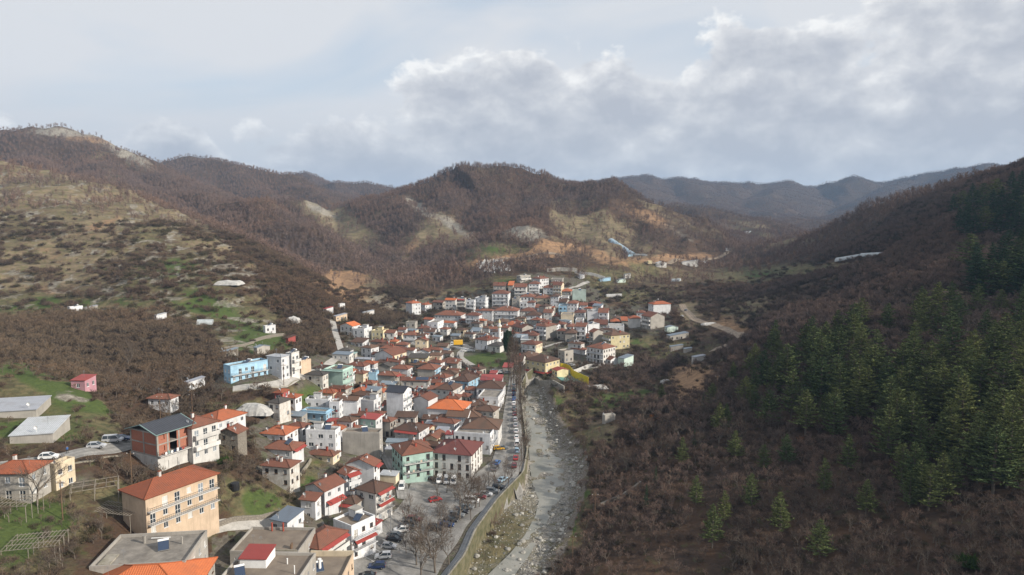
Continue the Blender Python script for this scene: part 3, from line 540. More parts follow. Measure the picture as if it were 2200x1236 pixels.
def bare_tree(seed, H, spread, levels, twigs, tw, tl, split=True, trunk_m='bark', twig_m='twig', stems=1, upright=0.5, nsides=4):
    "returns (trunk mesh, crown mesh) or one joined mesh"
    R = random.Random(seed); A = TB(); B = TB() if split else A; mi = 0 if split else 1
    def twig(p, d, n, L):
        for _ in range(n):
            dd = (d + rv(R) * 0.75 + Vector((0, 0, 0.25))).normalized(); l = L * R.uniform(0.5, 1.2); side = dd.cross(rv(R)).normalized() * tw * R.uniform(0.7, 1.4)
            q = p + d * R.uniform(-0.4, 0.2) * L
            B.tri(q - side, q + side, q + dd * l, mi)
    def grow(p, d, L, r, lv):
        q = p + d * L; first = (lv == levels)
        (A if lv >= levels - 1 else B).tube(p, q, r, r * 0.66, nsides if first else 3, 0 if (lv >= levels - 1 or not split) else 1)
        if lv == 0: twig(q, d, twigs, tl); return
        k = R.choice((2, 3, 3)) + (1 if first else 0)
        for j in range(k):
            nd = (d * upright + rv(R) * spread + Vector((0, 0, 0.30))).normalized()
            st = q if j else q
            if j >= 1: st = p + d * L * R.uniform(0.55, 1.0)
            grow(st, nd, L * R.uniform(0.62, 0.85), r * 0.6, lv - 1)
        twig(q, d, max(1, twigs // 2), tl)
    for s_ in range(stems):
        base = Vector((R.uniform(-.3, .3), R.uniform(-.3, .3), 0)) * (stems > 1) * H * 0.3
        d0 = (Vector((0, 0, 1)) + rv(R) * (0.12 if stems == 1 else 0.55)); d0.z = abs(d0.z); grow(base, d0.normalized(), H * 0.30, H * 0.021, levels)
    if split: return A.mesh('trunk', [trunk_m]), B.mesh('crown', [twig_m, trunk_m])
    return A.mesh('tree', [trunk_m, twig_m])
def far_tree(seed, H, n=34, w=0.16):
    R = random.Random(seed); A = TB(); A.tube((0, 0, 0), (R.uniform(-.2, .2), R.uniform(-.2, .2), H * 0.75), H * 0.02, H * 0.008, 3, 0)
    for k in range(n):
        z = H * R.uniform(0.22, 0.8); an = R.uniform(0, 6.283); el_ = R.uniform(0.3, 1.35); L = H * R.uniform(0.18, 0.36)
        d = Vector((math.cos(an) * math.cos(el_), math.sin(an) * math.cos(el_), math.sin(el_))); s = d.cross(rv(R)).normalized() * w * R.uniform(0.7, 1.5)
        r0 = H * 0.14 * R.random(); p = Vector((math.cos(an) * r0, math.sin(an) * r0, z)); A.tri(p - s, p + s, p + d * L, 1)
    return A.mesh('far_tree', ['bark', 'twig'])
def bush(seed, Rr, n, w, mat='twig_near', flat=1.15):
    R = random.Random(seed); A = TB()
    lobes = [(Vector((R.uniform(-1, 1), R.uniform(-1, 1), R.uniform(0.15, 0.6))) * Rr * 0.55, R.uniform(0.5, 0.85) * Rr) for _ in range(5)]
    for k in range(n):
        c, r = R.choice(lobes); d = rv(R); d.z = abs(d.z) * 0.9 + 0.1; p = c + d * r * R.uniform(0.25, 0.8); p.z = max(0.0, p.z * flat); L = r * R.uniform(0.35, 0.8)
        dd = (d + rv(R) * 0.5 + Vector((0, 0, 0.35))).normalized(); s = dd.cross(rv(R)).normalized() * w * R.uniform(0.6, 1.5); A.tri(p - s, p + s, p + dd * L, 0)
    return A.mesh('shrub', [mat])
def pine(seed, H, W, dens=1.0, mat='needles'):
    R = random.Random(seed); A = TB(); B = TB(); lean = Vector((R.uniform(-.02, .02), R.uniform(-.02, .02), 1))
    A.tube((0, 0, -0.5), lean * H * 0.5, H * 0.016, H * 0.01, 6); A.tube(lean * H * 0.5, lean * H * 0.97, H * 0.01, 0.03, 5)
    z = H * R.uniform(0.10, 0.2)
    while z < H * 0.985:
        t = z / H; prof = (1 - t) ** 0.72 * (0.55 + 0.45 * min(1, t / 0.28)); Lm = W * prof + 0.18
        nb = max(4, int(R.choice((5, 6, 7)) * (0.8 + 0.3 * dens))); a0 = R.uniform(0, 6.28); lop = R.uniform(0, 6.28); la = R.uniform(.1, .5)
        for b in range(nb):
            if t < 0.35 and R.random() < 0.18: continue
            an = a0 + 6.283 * b / nb + R.uniform(-.3, .3); L = Lm * R.uniform(0.55, 1.22) * (1 - la * max(0, math.cos(an - lop))); up = R.uniform(-0.05, 0.22) + 0.35 * t
            o = lean * (z + R.uniform(-.2, .2)); d = Vector((math.cos(an), math.sin(an), up)).normalized()
            side = Vector((-math.sin(an), math.cos(an), 0)); st = 0.34; s = 0.25 * L if L > 1 else 0.1
            B.tri(o - Vector((0, 0, .05)), o + Vector((0, 0, .05)), o + d * L, 1)
            while s < L:
                f = s / L; wd = (0.34 + 0.42 * math.sin(math.pi * min(1, f * 0.9 + 0.05))) * min(1.0, 0.45 + L * 0.22)
                p = o + d * s + Vector((0, 0, 0.22 * f * f * L * 0.5))
                for sg in (-1, 1):
                    for _ in range(2):
                        dd = (side * sg * R.uniform(0.5, 1.2) + d * R.uniform(0.1, 1.0) + Vector((0, 0, R.uniform(-0.15, 0.65)))).normalized(); l = wd * R.uniform(0.6, 1.35)
                        n_ = dd.cross(rv(R)).normalized() * 0.12 * R.uniform(0.8, 1.5); B.tri(p - n_, p + n_, p + dd * l, 0)
                s += st / dens * R.uniform(0.8, 1.2)
        z += H * 0.018 + 0.30 * R.uniform(0.7, 1.3)
    top = lean * H
    for _ in range(10):
        dd = (Vector((0, 0, 1)) + rv(R) * 0.5).normalized(); n_ = dd.cross(rv(R)).normalized() * 0.09; p = top - Vector((0, 0, R.uniform(0.2, 1))); B.tri(p - n_, p + n_, p + dd * 0.6, 0)
    return A.mesh('trunk', ['bark']), B.mesh('crown', [mat, 'bark'])

BT = [bare_tree(100 + k, 10, 0.62, 4, 5, 0.035, 0.95, twig_m='twig_near') for k in range(5)]          # nearest
BTM = [bare_tree(200 + k, 9, 0.62, 3, 7, 0.06, 1.25, split=False) for k in range(6)]                  # middle distance
BTW = [bare_tree(260 + k, 9, 0.62, 3, 7, 0.06, 1.25, split=False, twig_m='twig_warm') for k in range(4)]
BTR = bare_tree(230, 8, 0.62, 3, 7, 0.06, 1.2, split=False, twig_m='twig_rust'); BTT = [bare_tree(240 + k, 10, 0.6, 3, 7, 0.06, 1.25, split=False, twig_m='twig_tan') for k in range(2)]
FT = [far_tree(300 + k, 9, 38, 0.17) for k in range(6)]
SH = [bush(400 + k, 1.6, 330, 0.04) for k in range(4)] + [bush(410 + k, 1.6, 300, 0.045, 'scrub') for k in range(2)]
PN = [pine(500 + k, 12, 3.5 + 0.45 * (k % 3), 0.9) for k in range(6)] + [pine(520 + k, 14, 3.0, 0.9, 'needles_dark') for k in range(2)]
print('VEG MESHES', time.time() - T0, [len(m[1].polygons) for m in BT], [len(m.polygons) for m in BTM], [len(m[1].polygons) for m in PN])

HORI = np.maximum.accumulate(np.vstack([np.full((1, NA), -9.0), ((GZ - CZ) / rads[:, None])[:-1]]), axis=0)
def visible(x, y, z, tall, slack=12.0):
    r = np.hypot(x, y); ai = np.clip(np.round((np.arctan2(x, y) - azs[0]) / (azs[1] - azs[0])).astype(int), 0, NA - 1); ri = np.clip(np.searchsorted(rads, r) - 1, 0, NR - 1)
    return (z + tall + slack - CZ) / r > HORI[ri, ai]
def scatter(x0, x1, y0, y1, step, seed, dens_k=1.0, tall=9, slack=10):
    R = np.random.default_rng(seed); nx = int((x1 - x0) / step); ny = int((y1 - y0) / step)
    X, Y = np.meshgrid(np.arange(nx), np.arange(ny)); X = x0 + (X.ravel() + R.random(X.size)) * step; Y = y0 + (Y.ravel() + R.random(Y.size)) * step
    m = (np.abs(X) < Y * 0.86 + 40); X = X[m]; Y = Y[m]; Z = height(X, Y); m = visible(X, Y, Z, tall, slack); X = X[m]; Y = Y[m]; Z = Z[m]
    px, py = proj(X, Y, Z); m = (px > -260) & (px < 2460) & (py < 1420); X = X[m]; Y = Y[m]; Z = Z[m]
    w, tr, g = cover(X, Y, Z); m = R.random(len(X)) < tr * dens_k; return X[m], Y[m], Z[m], w[m], tr[m]
def gn_scatter(name, protos, pts, scl, kind='stuff', label=None, cat=None, tilt=0.06, seed=1):
    "one object whose instances stand on given points"
    R = np.random.default_rng(seed); n = len(pts); me = bpy.data.meshes.new(name); me.vertices.add(n); me.vertices.foreach_set('co', np.asarray(pts, np.float32).ravel())
    rot = np.c_[R.normal(0, tilt, n), R.normal(0, tilt, n), R.random(n) * 6.283].astype(np.float32)
    a = me.attributes.new('rot', 'FLOAT_VECTOR', 'POINT'); a.data.foreach_set('vector', rot.ravel())
    a = me.attributes.new('scl', 'FLOAT', 'POINT'); a.data.foreach_set('value', np.asarray(scl, np.float32)); me.update()
    o = link(name, me); o['kind'] = kind
    if label: o['label'] = label
    if cat: o['category'] = cat
    cl = bpy.data.collections.new(name + '_sources')
    for p in protos: cl.objects.link(p)
    ng = bpy.data.node_groups.new(name, 'GeometryNodeTree'); ng.interface.new_socket('Geometry', in_out='INPUT', socket_type='NodeSocketGeometry'); ng.interface.new_socket('Geometry', in_out='OUTPUT', socket_type='NodeSocketGeometry')
    t = NT(ng); gi = t.n('NodeGroupInput'); go = t.n('NodeGroupOutput'); ci = t.n('GeometryNodeCollectionInfo', {'Collection': cl, 'Separate Children': True, 'Reset Children': True})
    r_ = t.n('GeometryNodeInputNamedAttribute', {'Name': 'rot'}, data_type='FLOAT_VECTOR'); s_ = t.n('GeometryNodeInputNamedAttribute', {'Name': 'scl'}, data_type='FLOAT')
    ri = t.n('FunctionNodeRandomValue', data_type='INT'); ri.inputs[4].default_value = 0; ri.inputs[5].default_value = len(protos) - 1
    ip = t.n('GeometryNodeInstanceOnPoints', {'Points': gi.outputs[0], 'Instance': ci.outputs[0], 'Pick Instance': True, 'Instance Index': ri.outputs[2], 'Rotation': r_.outputs[0], 'Scale': s_.outputs[0]})
    ng.links.new(ip.outputs[0], go.inputs[0]); md = o.modifiers.new('scatter', 'NODES'); md.node_group = ng
    return o
def tree_thing(name, pair, x, y, z, rz, s, label, cat, group=None):
    r = bpy.data.objects.new(name, None); COL.objects.link(r); r.location = (x, y, z); r.rotation_euler = (0, 0, rz); r.scale = (s[0], s[0], s[1]) if isinstance(s, tuple) else (s, s, s); r.empty_display_size = 0.5
    setmeta(r, label, cat, group); link('trunk', pair[0], r); link('crown', pair[1], r); return r
def single(name, me, x, y, z, rz, s, label, cat, group=None):
    o = link(name, me, None, (x, y, z), rz, s); setmeta(o, label, cat, group); return o

# ------------------------------------------------------------------ woods
CLEAR = []     # (x, y, r) kept free of plants: houses, sheds (filled by the builders before this runs)
CLEARLINE = []
def clear_of(X, Y, extra=0.0):
    m = np.ones(len(X), bool)
    for (cx, cy, r) in CLEAR: m &= np.hypot(X - cx, Y - cy) > r + extra
    for pts, wd in CLEARLINE: m &= polydist(X, Y, pts)[0] > wd + extra
    return m
def plant_woods():
    R = np.random.default_rng(5)
    # far hills
    X, Y, Z, w, tr = scatter(-1500, 1500, 620, 1350, 5.0, 11, 0.9, 9); s = R.uniform(0.65, 1.25, len(X)); k = np.argsort(Y)
    firsts = []
    for j in range(6):
        i_ = k[j * 7]; firsts.append(single('far_tree', FT[j], X[i_], Y[i_], Z[i_] - .2, R.random() * 6, s[i_], 'leafless tree in the wood on the hills behind the village', 'tree', 'leafless trees of the hill woods'))
    gn_scatter('hill_woodland', firsts, np.c_[X, Y, Z - 0.3], s, label='purple-brown leafless woodland covering the hills behind the village'); n1 = len(X)
    X, Y, Z, w, tr = scatter(-2200, 2600, 1350, 4000, 9.0, 12, 0.95, 9, 0); s = R.uniform(0.75, 1.25, len(X))
    gn_scatter('distant_woodland', firsts, np.c_[X, Y, Z - 0.5], s, label='blue-grey leafless woodland on the farthest ridges', seed=3); n2 = len(X)
    # middle distance
    X, Y, Z, w, tr = scatter(-700, 800, 215, 620, 3.0, 13, 0.85, 8); m = clear_of(X, Y, 1.5); X, Y, Z, w, tr = X[m], Y[m], Z[m], w[m], tr[m]; s = R.uniform(0.38, 0.9, len(X)) * (0.6 + 0.4 * np.clip(tr, 0, 1)) 
    # near right slope and near left
    X2, Y2, Z2, w2, tr2 = scatter(-260, 260, 90, 215, 2.1, 14, 0.85, 8); m = clear_of(X2, Y2, 1.5); X2, Y2, Z2, w2, tr2 = X2[m], Y2[m], Z2[m], w2[m], tr2[m]; s2 = R.uniform(0.26, 0.62, len(X2)) * (0.6 + 0.4 * np.clip(tr2, 0, 1))
    XA = np.r_[X, X2]; YA = np.r_[Y, Y2]; ZA = np.r_[Z, Z2]; SA = np.r_[s, s2]
    px, py = proj(XA, YA, ZA + 4); inf = (px > 0) & (px < 2200) & (py < 1236)
    size = SA / YA * inf; order = np.argsort(-size); ind = order[:300]; rest = order[300:]
    for i_ in ind:
        side = 'on the shaded slope across the stream' if XA[i_] > 10 else 'in scrub left of the village'
        tree_thing('bare_tree', BT[int(R.integers(0, 5))], XA[i_], YA[i_], ZA[i_] - .2, R.random() * 6.28, float(SA[i_]), 'small leafless grey-brown tree ' + side, 'tree', 'leafless trees ' + side)
    lf = XA[rest] < -25
    for nm, sel, pool, lab in (('valley_woodland', rest[~lf], BTM, 'in the woods right of the village'), ('slope_woodland', rest[lf], BTW, 'in the sunlit woods left of the village')):
        md = [single('wood_tree', pool[j], XA[sel[j]], YA[sel[j]], ZA[sel[j]] - .2, R.random() * 6, float(SA[sel[j]]), 'leafless brown tree ' + lab, 'tree', 'leafless trees ' + lab) for j in range(len(pool))]
        sel = sel[len(pool):]; gn_scatter(nm, md, np.c_[XA[sel], YA[sel], ZA[sel] - 0.2], SA[sel], label='leafless woodland ' + lab, seed=5)
    # scrub under and between
    X, Y, Z, w, tr = scatter(-700, 700, 90, 620, 2.5, 15, 0.75, 2, 3); m = clear_of(X, Y, 1.2) ; X, Y, Z, tr = X[m], Y[m], Z[m], tr[m]; s = R.uniform(0.45, 1.25, len(X)) * np.clip(Y / 260, 0.75, 1.7)
    px, py = proj(X, Y, Z); inf = (px > 0) & (px < 2200) & (py < 1236); o_ = np.argsort(-(s / Y) * inf); ind = o_[:300]; rest = o_[300:]
    objs = [single('shrub', SH[int(R.integers(0, 6))], X[i_], Y[i_], Z[i_] - .1, R.random() * 6.28, (float(s[i_]), float(s[i_]), float(s[i_] * R.uniform(.8, 1.3))), 'leafless dark shrub ' + ('on the shaded slope across the stream' if X[i_] > 10 else 'on the near slope left of the village'), 'shrub', 'leafless shrubs ' + ('across the stream' if X[i_] > 10 else 'left of the village')) for i_ in ind]
    protos = []; seen = set()
    for o in objs:
        if o.data.name not in seen: seen.add(o.data.name); protos.append(o)
    gn_scatter('scrub', protos, np.c_[X[rest], Y[rest], Z[rest] - 0.1], s[rest], label='dark leafless scrub covering the slopes', seed=7)
    print('WOODS', n1, n2, len(XA), len(X), time.time() - T0)
# ------------------------------------------------------------------ building materials
def roof_mat(name, ca, cb, cc, rib=0.42, metal=False, rough=0.85):
    m = bpy.data.materials.new(name); m.use_nodes = True; t = NT(m.node_tree); m.node_tree.nodes.clear()
    out = t.n('ShaderNodeOutputMaterial'); b = t.n('ShaderNodeBsdfPrincipled', {'Roughness': rough, 'Specular IOR Level': 0.25}); t.t.links.new(b.outputs[0], out.inputs[0])
    pos = t.n('ShaderNodeNewGeometry').outputs['Position']; uv = t.n('ShaderNodeUVMap').outputs[0]; rn = t.n('ShaderNodeObjectInfo').outputs['Random']
    n1 = t.noise(pos, 0.8, 5, 0.65); n2 = t.noise(pos, 4.5, 3, 0.6); n3 = t.noise(pos, 0.22, 4, 0.6)
    c = t.mix(t.ramp(n1, [(0.3, 0), (0.7, 1)]), ca, cb); c = t.mix(t.ramp(n3, [(0.5, 0), (0.72, 0.75)]), c, cc)
    c = t.mix(t.math('MULTIPLY', t.ramp(n2, [(0.45, 0), (0.75, 1)]), 0.45), c, cc)
    k = t.math('ADD', t.math('MULTIPLY', rn, 0.5), 0.72); c = t.mix(1.0, c, t.n('ShaderNodeCombineColor', {0: k, 1: t.math('MULTIPLY', k, 0.98), 2: t.math('ADD', t.math('MULTIPLY', k, 0.8), 0.2)}).outputs[0], 'MULTIPLY')
    u = t.n('ShaderNodeSeparateXYZ', {0: uv}).outputs; wu = t.math('SINE', t.math('MULTIPLY', u[0], 6.283 / rib)); wv_ = t.math('FRACT', t.math('DIVIDE', u[1], 0.45 if not metal else 3.0))
    hgt = t.math('ADD', t.math('MULTIPLY', wu, 0.5), wv_)
    row_line = t.math('MULTIPLY', t.ramp(wv_, [(0.0, 1), (0.18, 0)]), 0.45 if not metal else 0.25); c = t.mix(row_line, c, tuple(v * 0.4 for v in ca))  # darker line along the lower edge of each roof row
    gu = t.math('MULTIPLY', t.ramp(wu, [(0.0, 1), (0.4, 0)]), 0.35); c = t.mix(gu, c, tuple(v * 0.5 for v in ca))
    bp = t.n('ShaderNodeBump', {'Strength': 0.6, 'Distance': 0.08, 'Height': hgt}); t.t.links.new(bp.outputs[0], b.inputs['Normal']); t.t.links.new(c, b.inputs['Base Color']); MATS[name] = m
roof_mat('tile_r', (0.235, 0.095, 0.062), (0.165, 0.078, 0.055), (0.105, 0.075, 0.055)); roof_mat('tile_o', (0.40, 0.125, 0.06), (0.29, 0.10, 0.055), (0.20, 0.095, 0.06))
roof_mat('tile_O', (0.56, 0.165, 0.06), (0.46, 0.13, 0.052), (0.34, 0.12, 0.06)); roof_mat('tile_b', (0.15, 0.085, 0.06), (0.115, 0.075, 0.055), (0.075, 0.062, 0.05)); roof_mat('tile_d', (0.10, 0.093, 0.085), (0.07, 0.066, 0.06), (0.12, 0.105, 0.08), 0.8)
roof_mat('tile_R', (0.36, 0.065, 0.055), (0.30, 0.06, 0.05), (0.27, 0.06, 0.05), 0.5, True, 0.5); roof_mat('tile_2', (0.175, 0.062, 0.055), (0.155, 0.06, 0.052), (0.12, 0.055, 0.05), 0.5, False)
roof_mat('tile_m', (0.22, 0.275, 0.32), (0.19, 0.235, 0.27), (0.15, 0.17, 0.19), 0.5, True, 0.45); roof_mat('tile_M', (0.48, 0.51, 0.54), (0.38, 0.41, 0.43), (0.30, 0.29, 0.27), 0.5, True, 0.5); roof_mat('tile_D', (0.06, 0.066, 0.08), (0.05, 0.055, 0.066), (0.045, 0.048, 0.055), 0.6, True, 0.7)
roof_mat('tile_g', (0.32, 0.46, 0.42), (0.28, 0.40, 0.37), (0.24, 0.32, 0.29), 0.5, True, 0.6)
material('flat_roof', (0.27, 0.245, 0.215), 0.95, 0.45, 0.5, 0.02, 4, streak=0.0); material('flat_roof_dark', (0.16, 0.13, 0.105), 0.95, 0.4, 0.35, 0.02, 4, col2=(0.23, 0.19, 0.15)); material('concrete', (0.33, 0.31, 0.28), 0.9, 0.35, 0.6, 0.01, 5, streak=0.3)
for k_, c_ in dict(w=(0.66, 0.665, 0.68), c=(0.66, 0.56, 0.41), y=(0.66, 0.58, 0.36), g=(0.40, 0.55, 0.49), b=(0.32, 0.50, 0.64), k=(0.38, 0.355, 0.32), p=(0.5, 0.27, 0.31), m=(0.55, 0.66, 0.60), R=(0.36, 0.09, 0.08), n=(0.60, 0.585, 0.56), t=(0.62, 0.48, 0.35)).items():
    material('wall_' + k_, c_, 0.9, 0.24, 0.35, 0.004, 6, rnd=0.13, streak=0.5)
def stone_mat():
    m = bpy.data.materials.new('wall_s'); m.use_nodes = True; t = NT(m.node_tree); m.node_tree.nodes.clear()
    out = t.n('ShaderNodeOutputMaterial'); b = t.n('ShaderNodeBsdfPrincipled', {'Roughness': 0.95}); t.t.links.new(b.outputs[0], out.inputs[0]); pos = t.n('ShaderNodeNewGeometry').outputs['Position']
    v = t.n('ShaderNodeTexVoronoi', {'Vector': t.map(pos, (1, 1, 1.6)), 'Scale': 2.2}); c = t.mix(t.ramp(v.outputs['Distance'], [(0.1, 0), (0.5, 1)]), (0.34, 0.30, 0.245), (0.13, 0.11, 0.09)); c = t.mix(t.noise(pos, 0.7, 4), c, (0.22, 0.20, 0.17))
    t.t.links.new(c, b.inputs['Base Color']); bp = t.n('ShaderNodeBump', {'Strength': 0.8, 'Distance': 0.1, 'Height': v.outputs['Distance']}); bp.invert = True; t.t.links.new(bp.outputs[0], b.inputs['Normal']); MATS['wall_s'] = m
stone_mat(); material('wall_d', (0.60, 0.59, 0.56), 0.95, 0.5, 0.9, 0.01, 5, col2=(0.42, 0.38, 0.33), streak=0.5)
def brick_mat():
    m = bpy.data.materials.new('brickwork'); m.use_nodes = True; t = NT(m.node_tree); m.node_tree.nodes.clear()
    out = t.n('ShaderNodeOutputMaterial'); b = t.n('ShaderNodeBsdfPrincipled', {'Roughness': 0.9}); t.t.links.new(b.outputs[0], out.inputs[0]); p = t.n('ShaderNodeTexCoord').outputs['Object']; q = t.n('ShaderNodeSeparateXYZ', {0: p}).outputs
    vec = t.n('ShaderNodeCombineXYZ', {0: t.math('ADD', q[0], q[1]), 1: q[2]}).outputs[0]
    br = t.n('ShaderNodeTexBrick', {'Vector': vec, 'Color1': (0.40, 0.13, 0.07, 1), 'Color2': (0.32, 0.10, 0.06, 1), 'Mortar': (0.30, 0.22, 0.18, 1), 'Scale': 1.0, 'Brick Width': 0.33, 'Row Height': 0.2, 'Mortar Size': 0.015})
    c = t.mix(t.math('MULTIPLY', t.noise(p, 1.5, 4), 0.4), br.outputs[0], (0.2, 0.08, 0.05)); t.t.links.new(c, b.inputs['Base Color']); MATS['brickwork'] = m
brick_mat()
material('glass', (0.03, 0.04, 0.05), 0.12, spec=0.6); material('glass_pale', (0.22, 0.25, 0.28), 0.25, spec=0.5); material('frame_white', (0.72, 0.72, 0.72), 0.5); material('frame_brown', (0.13, 0.075, 0.045), 0.6); material('shutter', (0.5, 0.49, 0.46), 0.7)
material('metal_dark', (0.05, 0.055, 0.06), 0.5, metallic=0.3); material('metal_grey', (0.3, 0.31, 0.32), 0.45, metallic=0.5); material('white_paint', (0.76, 0.76, 0.75), 0.6, 0.12, 1.0); material('wood', (0.17, 0.11, 0.07), 0.85, 0.4, 2.0); material('wood_grey', (0.28, 0.25, 0.21), 0.9, 0.35, 2.0)
material('solar', (0.028, 0.045, 0.085), 0.2, spec=0.7); material('awning_red', (0.30, 0.055, 0.045), 0.8, 0.2, 1.5); material('awning_cream', (0.55, 0.45, 0.36), 0.85, 0.2, 1.5); material('brick_red', (0.33, 0.075, 0.05), 0.9, 0.25, 2.0)

# ------------------------------------------------------------------ windows and doors (shared meshes)
FH = 2.9
WK = {'w': (1.05, 1.25, 0.95), 'W': (1.75, 1.3, 0.9), 'd': (1.25, 2.1, 0.06), 's': (0.7, 0.6, 1.5), 'T': (1.15, 2.0, 0.6)}
def win_meshes(kind, fm, gm_):
    w, h, _ = WK[kind]; F = MB(); Pn = MB(); t = 0.07
    for b_ in ((0, 0, t, h), (w - t, 0, w, h), (t, 0, w - t, t), (t, h - t, w - t, h), (w / 2 - 0.035, t, w / 2 + 0.035, h - t)): F.box(b_[0], -0.05, b_[1], b_[2], 0.03, b_[3])
    if kind in 'dT': F.box(t, -0.045, h * 0.42, w / 2 - 0.035, 0.025, h * 0.42 + t); F.box(w / 2 + 0.035, -0.045, h * 0.42, w - t, 0.025, h * 0.42 + t)
    if kind in 'wWT': F.box(-0.08, -0.24, -0.06, w + 0.08, 0.0, 0.0)
    Pn.box(t, -0.01, t, w - t, 0.01, h - t)
    J = MB(); J.add(F.v, F.f, 0); J.add(Pn.v, Pn.f, 1)
    return F.mesh('window_frame', [fm]), Pn.mesh('pane', [gm_]), J.mesh('window', [fm, gm_])
WM = {}
for k_ in WK:
    for f_, fm in enumerate(('frame_white', 'frame_brown')):
        for g_, gm_ in enumerate(('glass', 'glass_pale', 'shutter')): WM[k_, f_, g_] = win_meshes(k_, fm, gm_)
HR = random.Random(99); BUILT = []
def lathe_(mb, prof, c, n=8):
    k = len(mb.v)
    for (r, z) in prof:
        for j in range(n): a_ = 2 * math.pi * j / n; mb.v.append((c[0] + r * math.cos(a_), c[1] - z, c[2] + r * math.sin(a_)))
    for i in range(len(prof) - 1):
        for j in range(n): mb.f.append((k + i * n + j, k + i * n + (j + 1) % n, k + (i + 1) * n + (j + 1) % n, k + (i + 1) * n + j)); mb.m.append(0)
def facade(mb, O, ex, w, z0, z1, ops, m=0, depth=0.16):
    "wall from O along ex with recessed openings (x0,z0,x1,z1)"
    nrm = Vector((-ex.y, ex.x, 0))       # inward direction for a face seen from -nrm
    xs = sorted({0.0, w} | {round(o[0], 3) for o in ops} | {round(o[2], 3) for o in ops}); zs_ = sorted({z0, z1} | {round(o[1], 3) for o in ops} | {round(o[3], 3) for o in ops})
    pt = lambda x, z, d=0.0: O + ex * x + nrm * d + Vector((0, 0, z))
    for i in range(len(xs) - 1):
        run = None
        for j in range(len(zs_) - 1):
            cx_ = (xs[i] + xs[i + 1]) / 2; cz_ = (zs_[j] + zs_[j + 1]) / 2; hole = any(o[0] < cx_ < o[2] and o[1] < cz_ < o[3] for o in ops)
            if hole:
                if run is not None: mb.quad(pt(xs[i], run), pt(xs[i + 1], run), pt(xs[i + 1], zs_[j]), pt(xs[i], zs_[j]), m); run = None
            elif run is None: run = zs_[j]
        if run is not None: mb.quad(pt(xs[i], run), pt(xs[i + 1], run), pt(xs[i + 1], zs_[-1]), pt(xs[i], zs_[-1]), m)
    for (a, b, c, d) in ops:
        mb.quad(pt(a, b), pt(a, b, depth), pt(a, d, depth), pt(a, d), m); mb.quad(pt(c, d), pt(c, d, depth), pt(c, b, depth), pt(c, b), m)
        mb.quad(pt(a, d), pt(a, d, depth), pt(c, d, depth), pt(c, d), m); mb.quad(pt(c, b), pt(c, b, depth), pt(a, b, depth), pt(a, b), m); mb.quad(pt(a, b, depth), pt(c, b, depth), pt(c, d, depth), pt(a, d, depth), m)
def open_grid(w, n, h, kinds, rowz, spacing=3.1, jit=0.0, balc=()):
    ops = []; cols = max(1, int(round(w / spacing)))
    if w < 2.4: return []
    xs_ = [w * (i + 0.5) / cols for i in range(cols)]
    for r, z in enumerate(rowz):
        for i, x in enumerate(xs_):
            if HR.random() < 0.10: continue
            k = kinds[(i + r) % len(kinds)] if r not in balc else HR.choice('dwd')
            if r == 0 and HR.random() < 0.12: k = 'd'
            ww, wh, s = WK[k]
            if ww > w / cols - 0.25: k = 'w' if w / cols > 1.5 else 's'; ww, wh, s = WK[k]
            if z + s + wh > h - 0.12 or z + s < -0.4: continue
            ops.append((x - ww / 2, z + s, x + ww / 2, z + s + wh, k))
    return ops
ROOFN = dict(r='tile_r', o='tile_o', O='tile_O', b='tile_b', d='tile_d', R='tile_R', m='tile_m', M='tile_M', D='tile_D', g='tile_g', y='flat_roof')
ROOFN['2'] = 'tile_2'
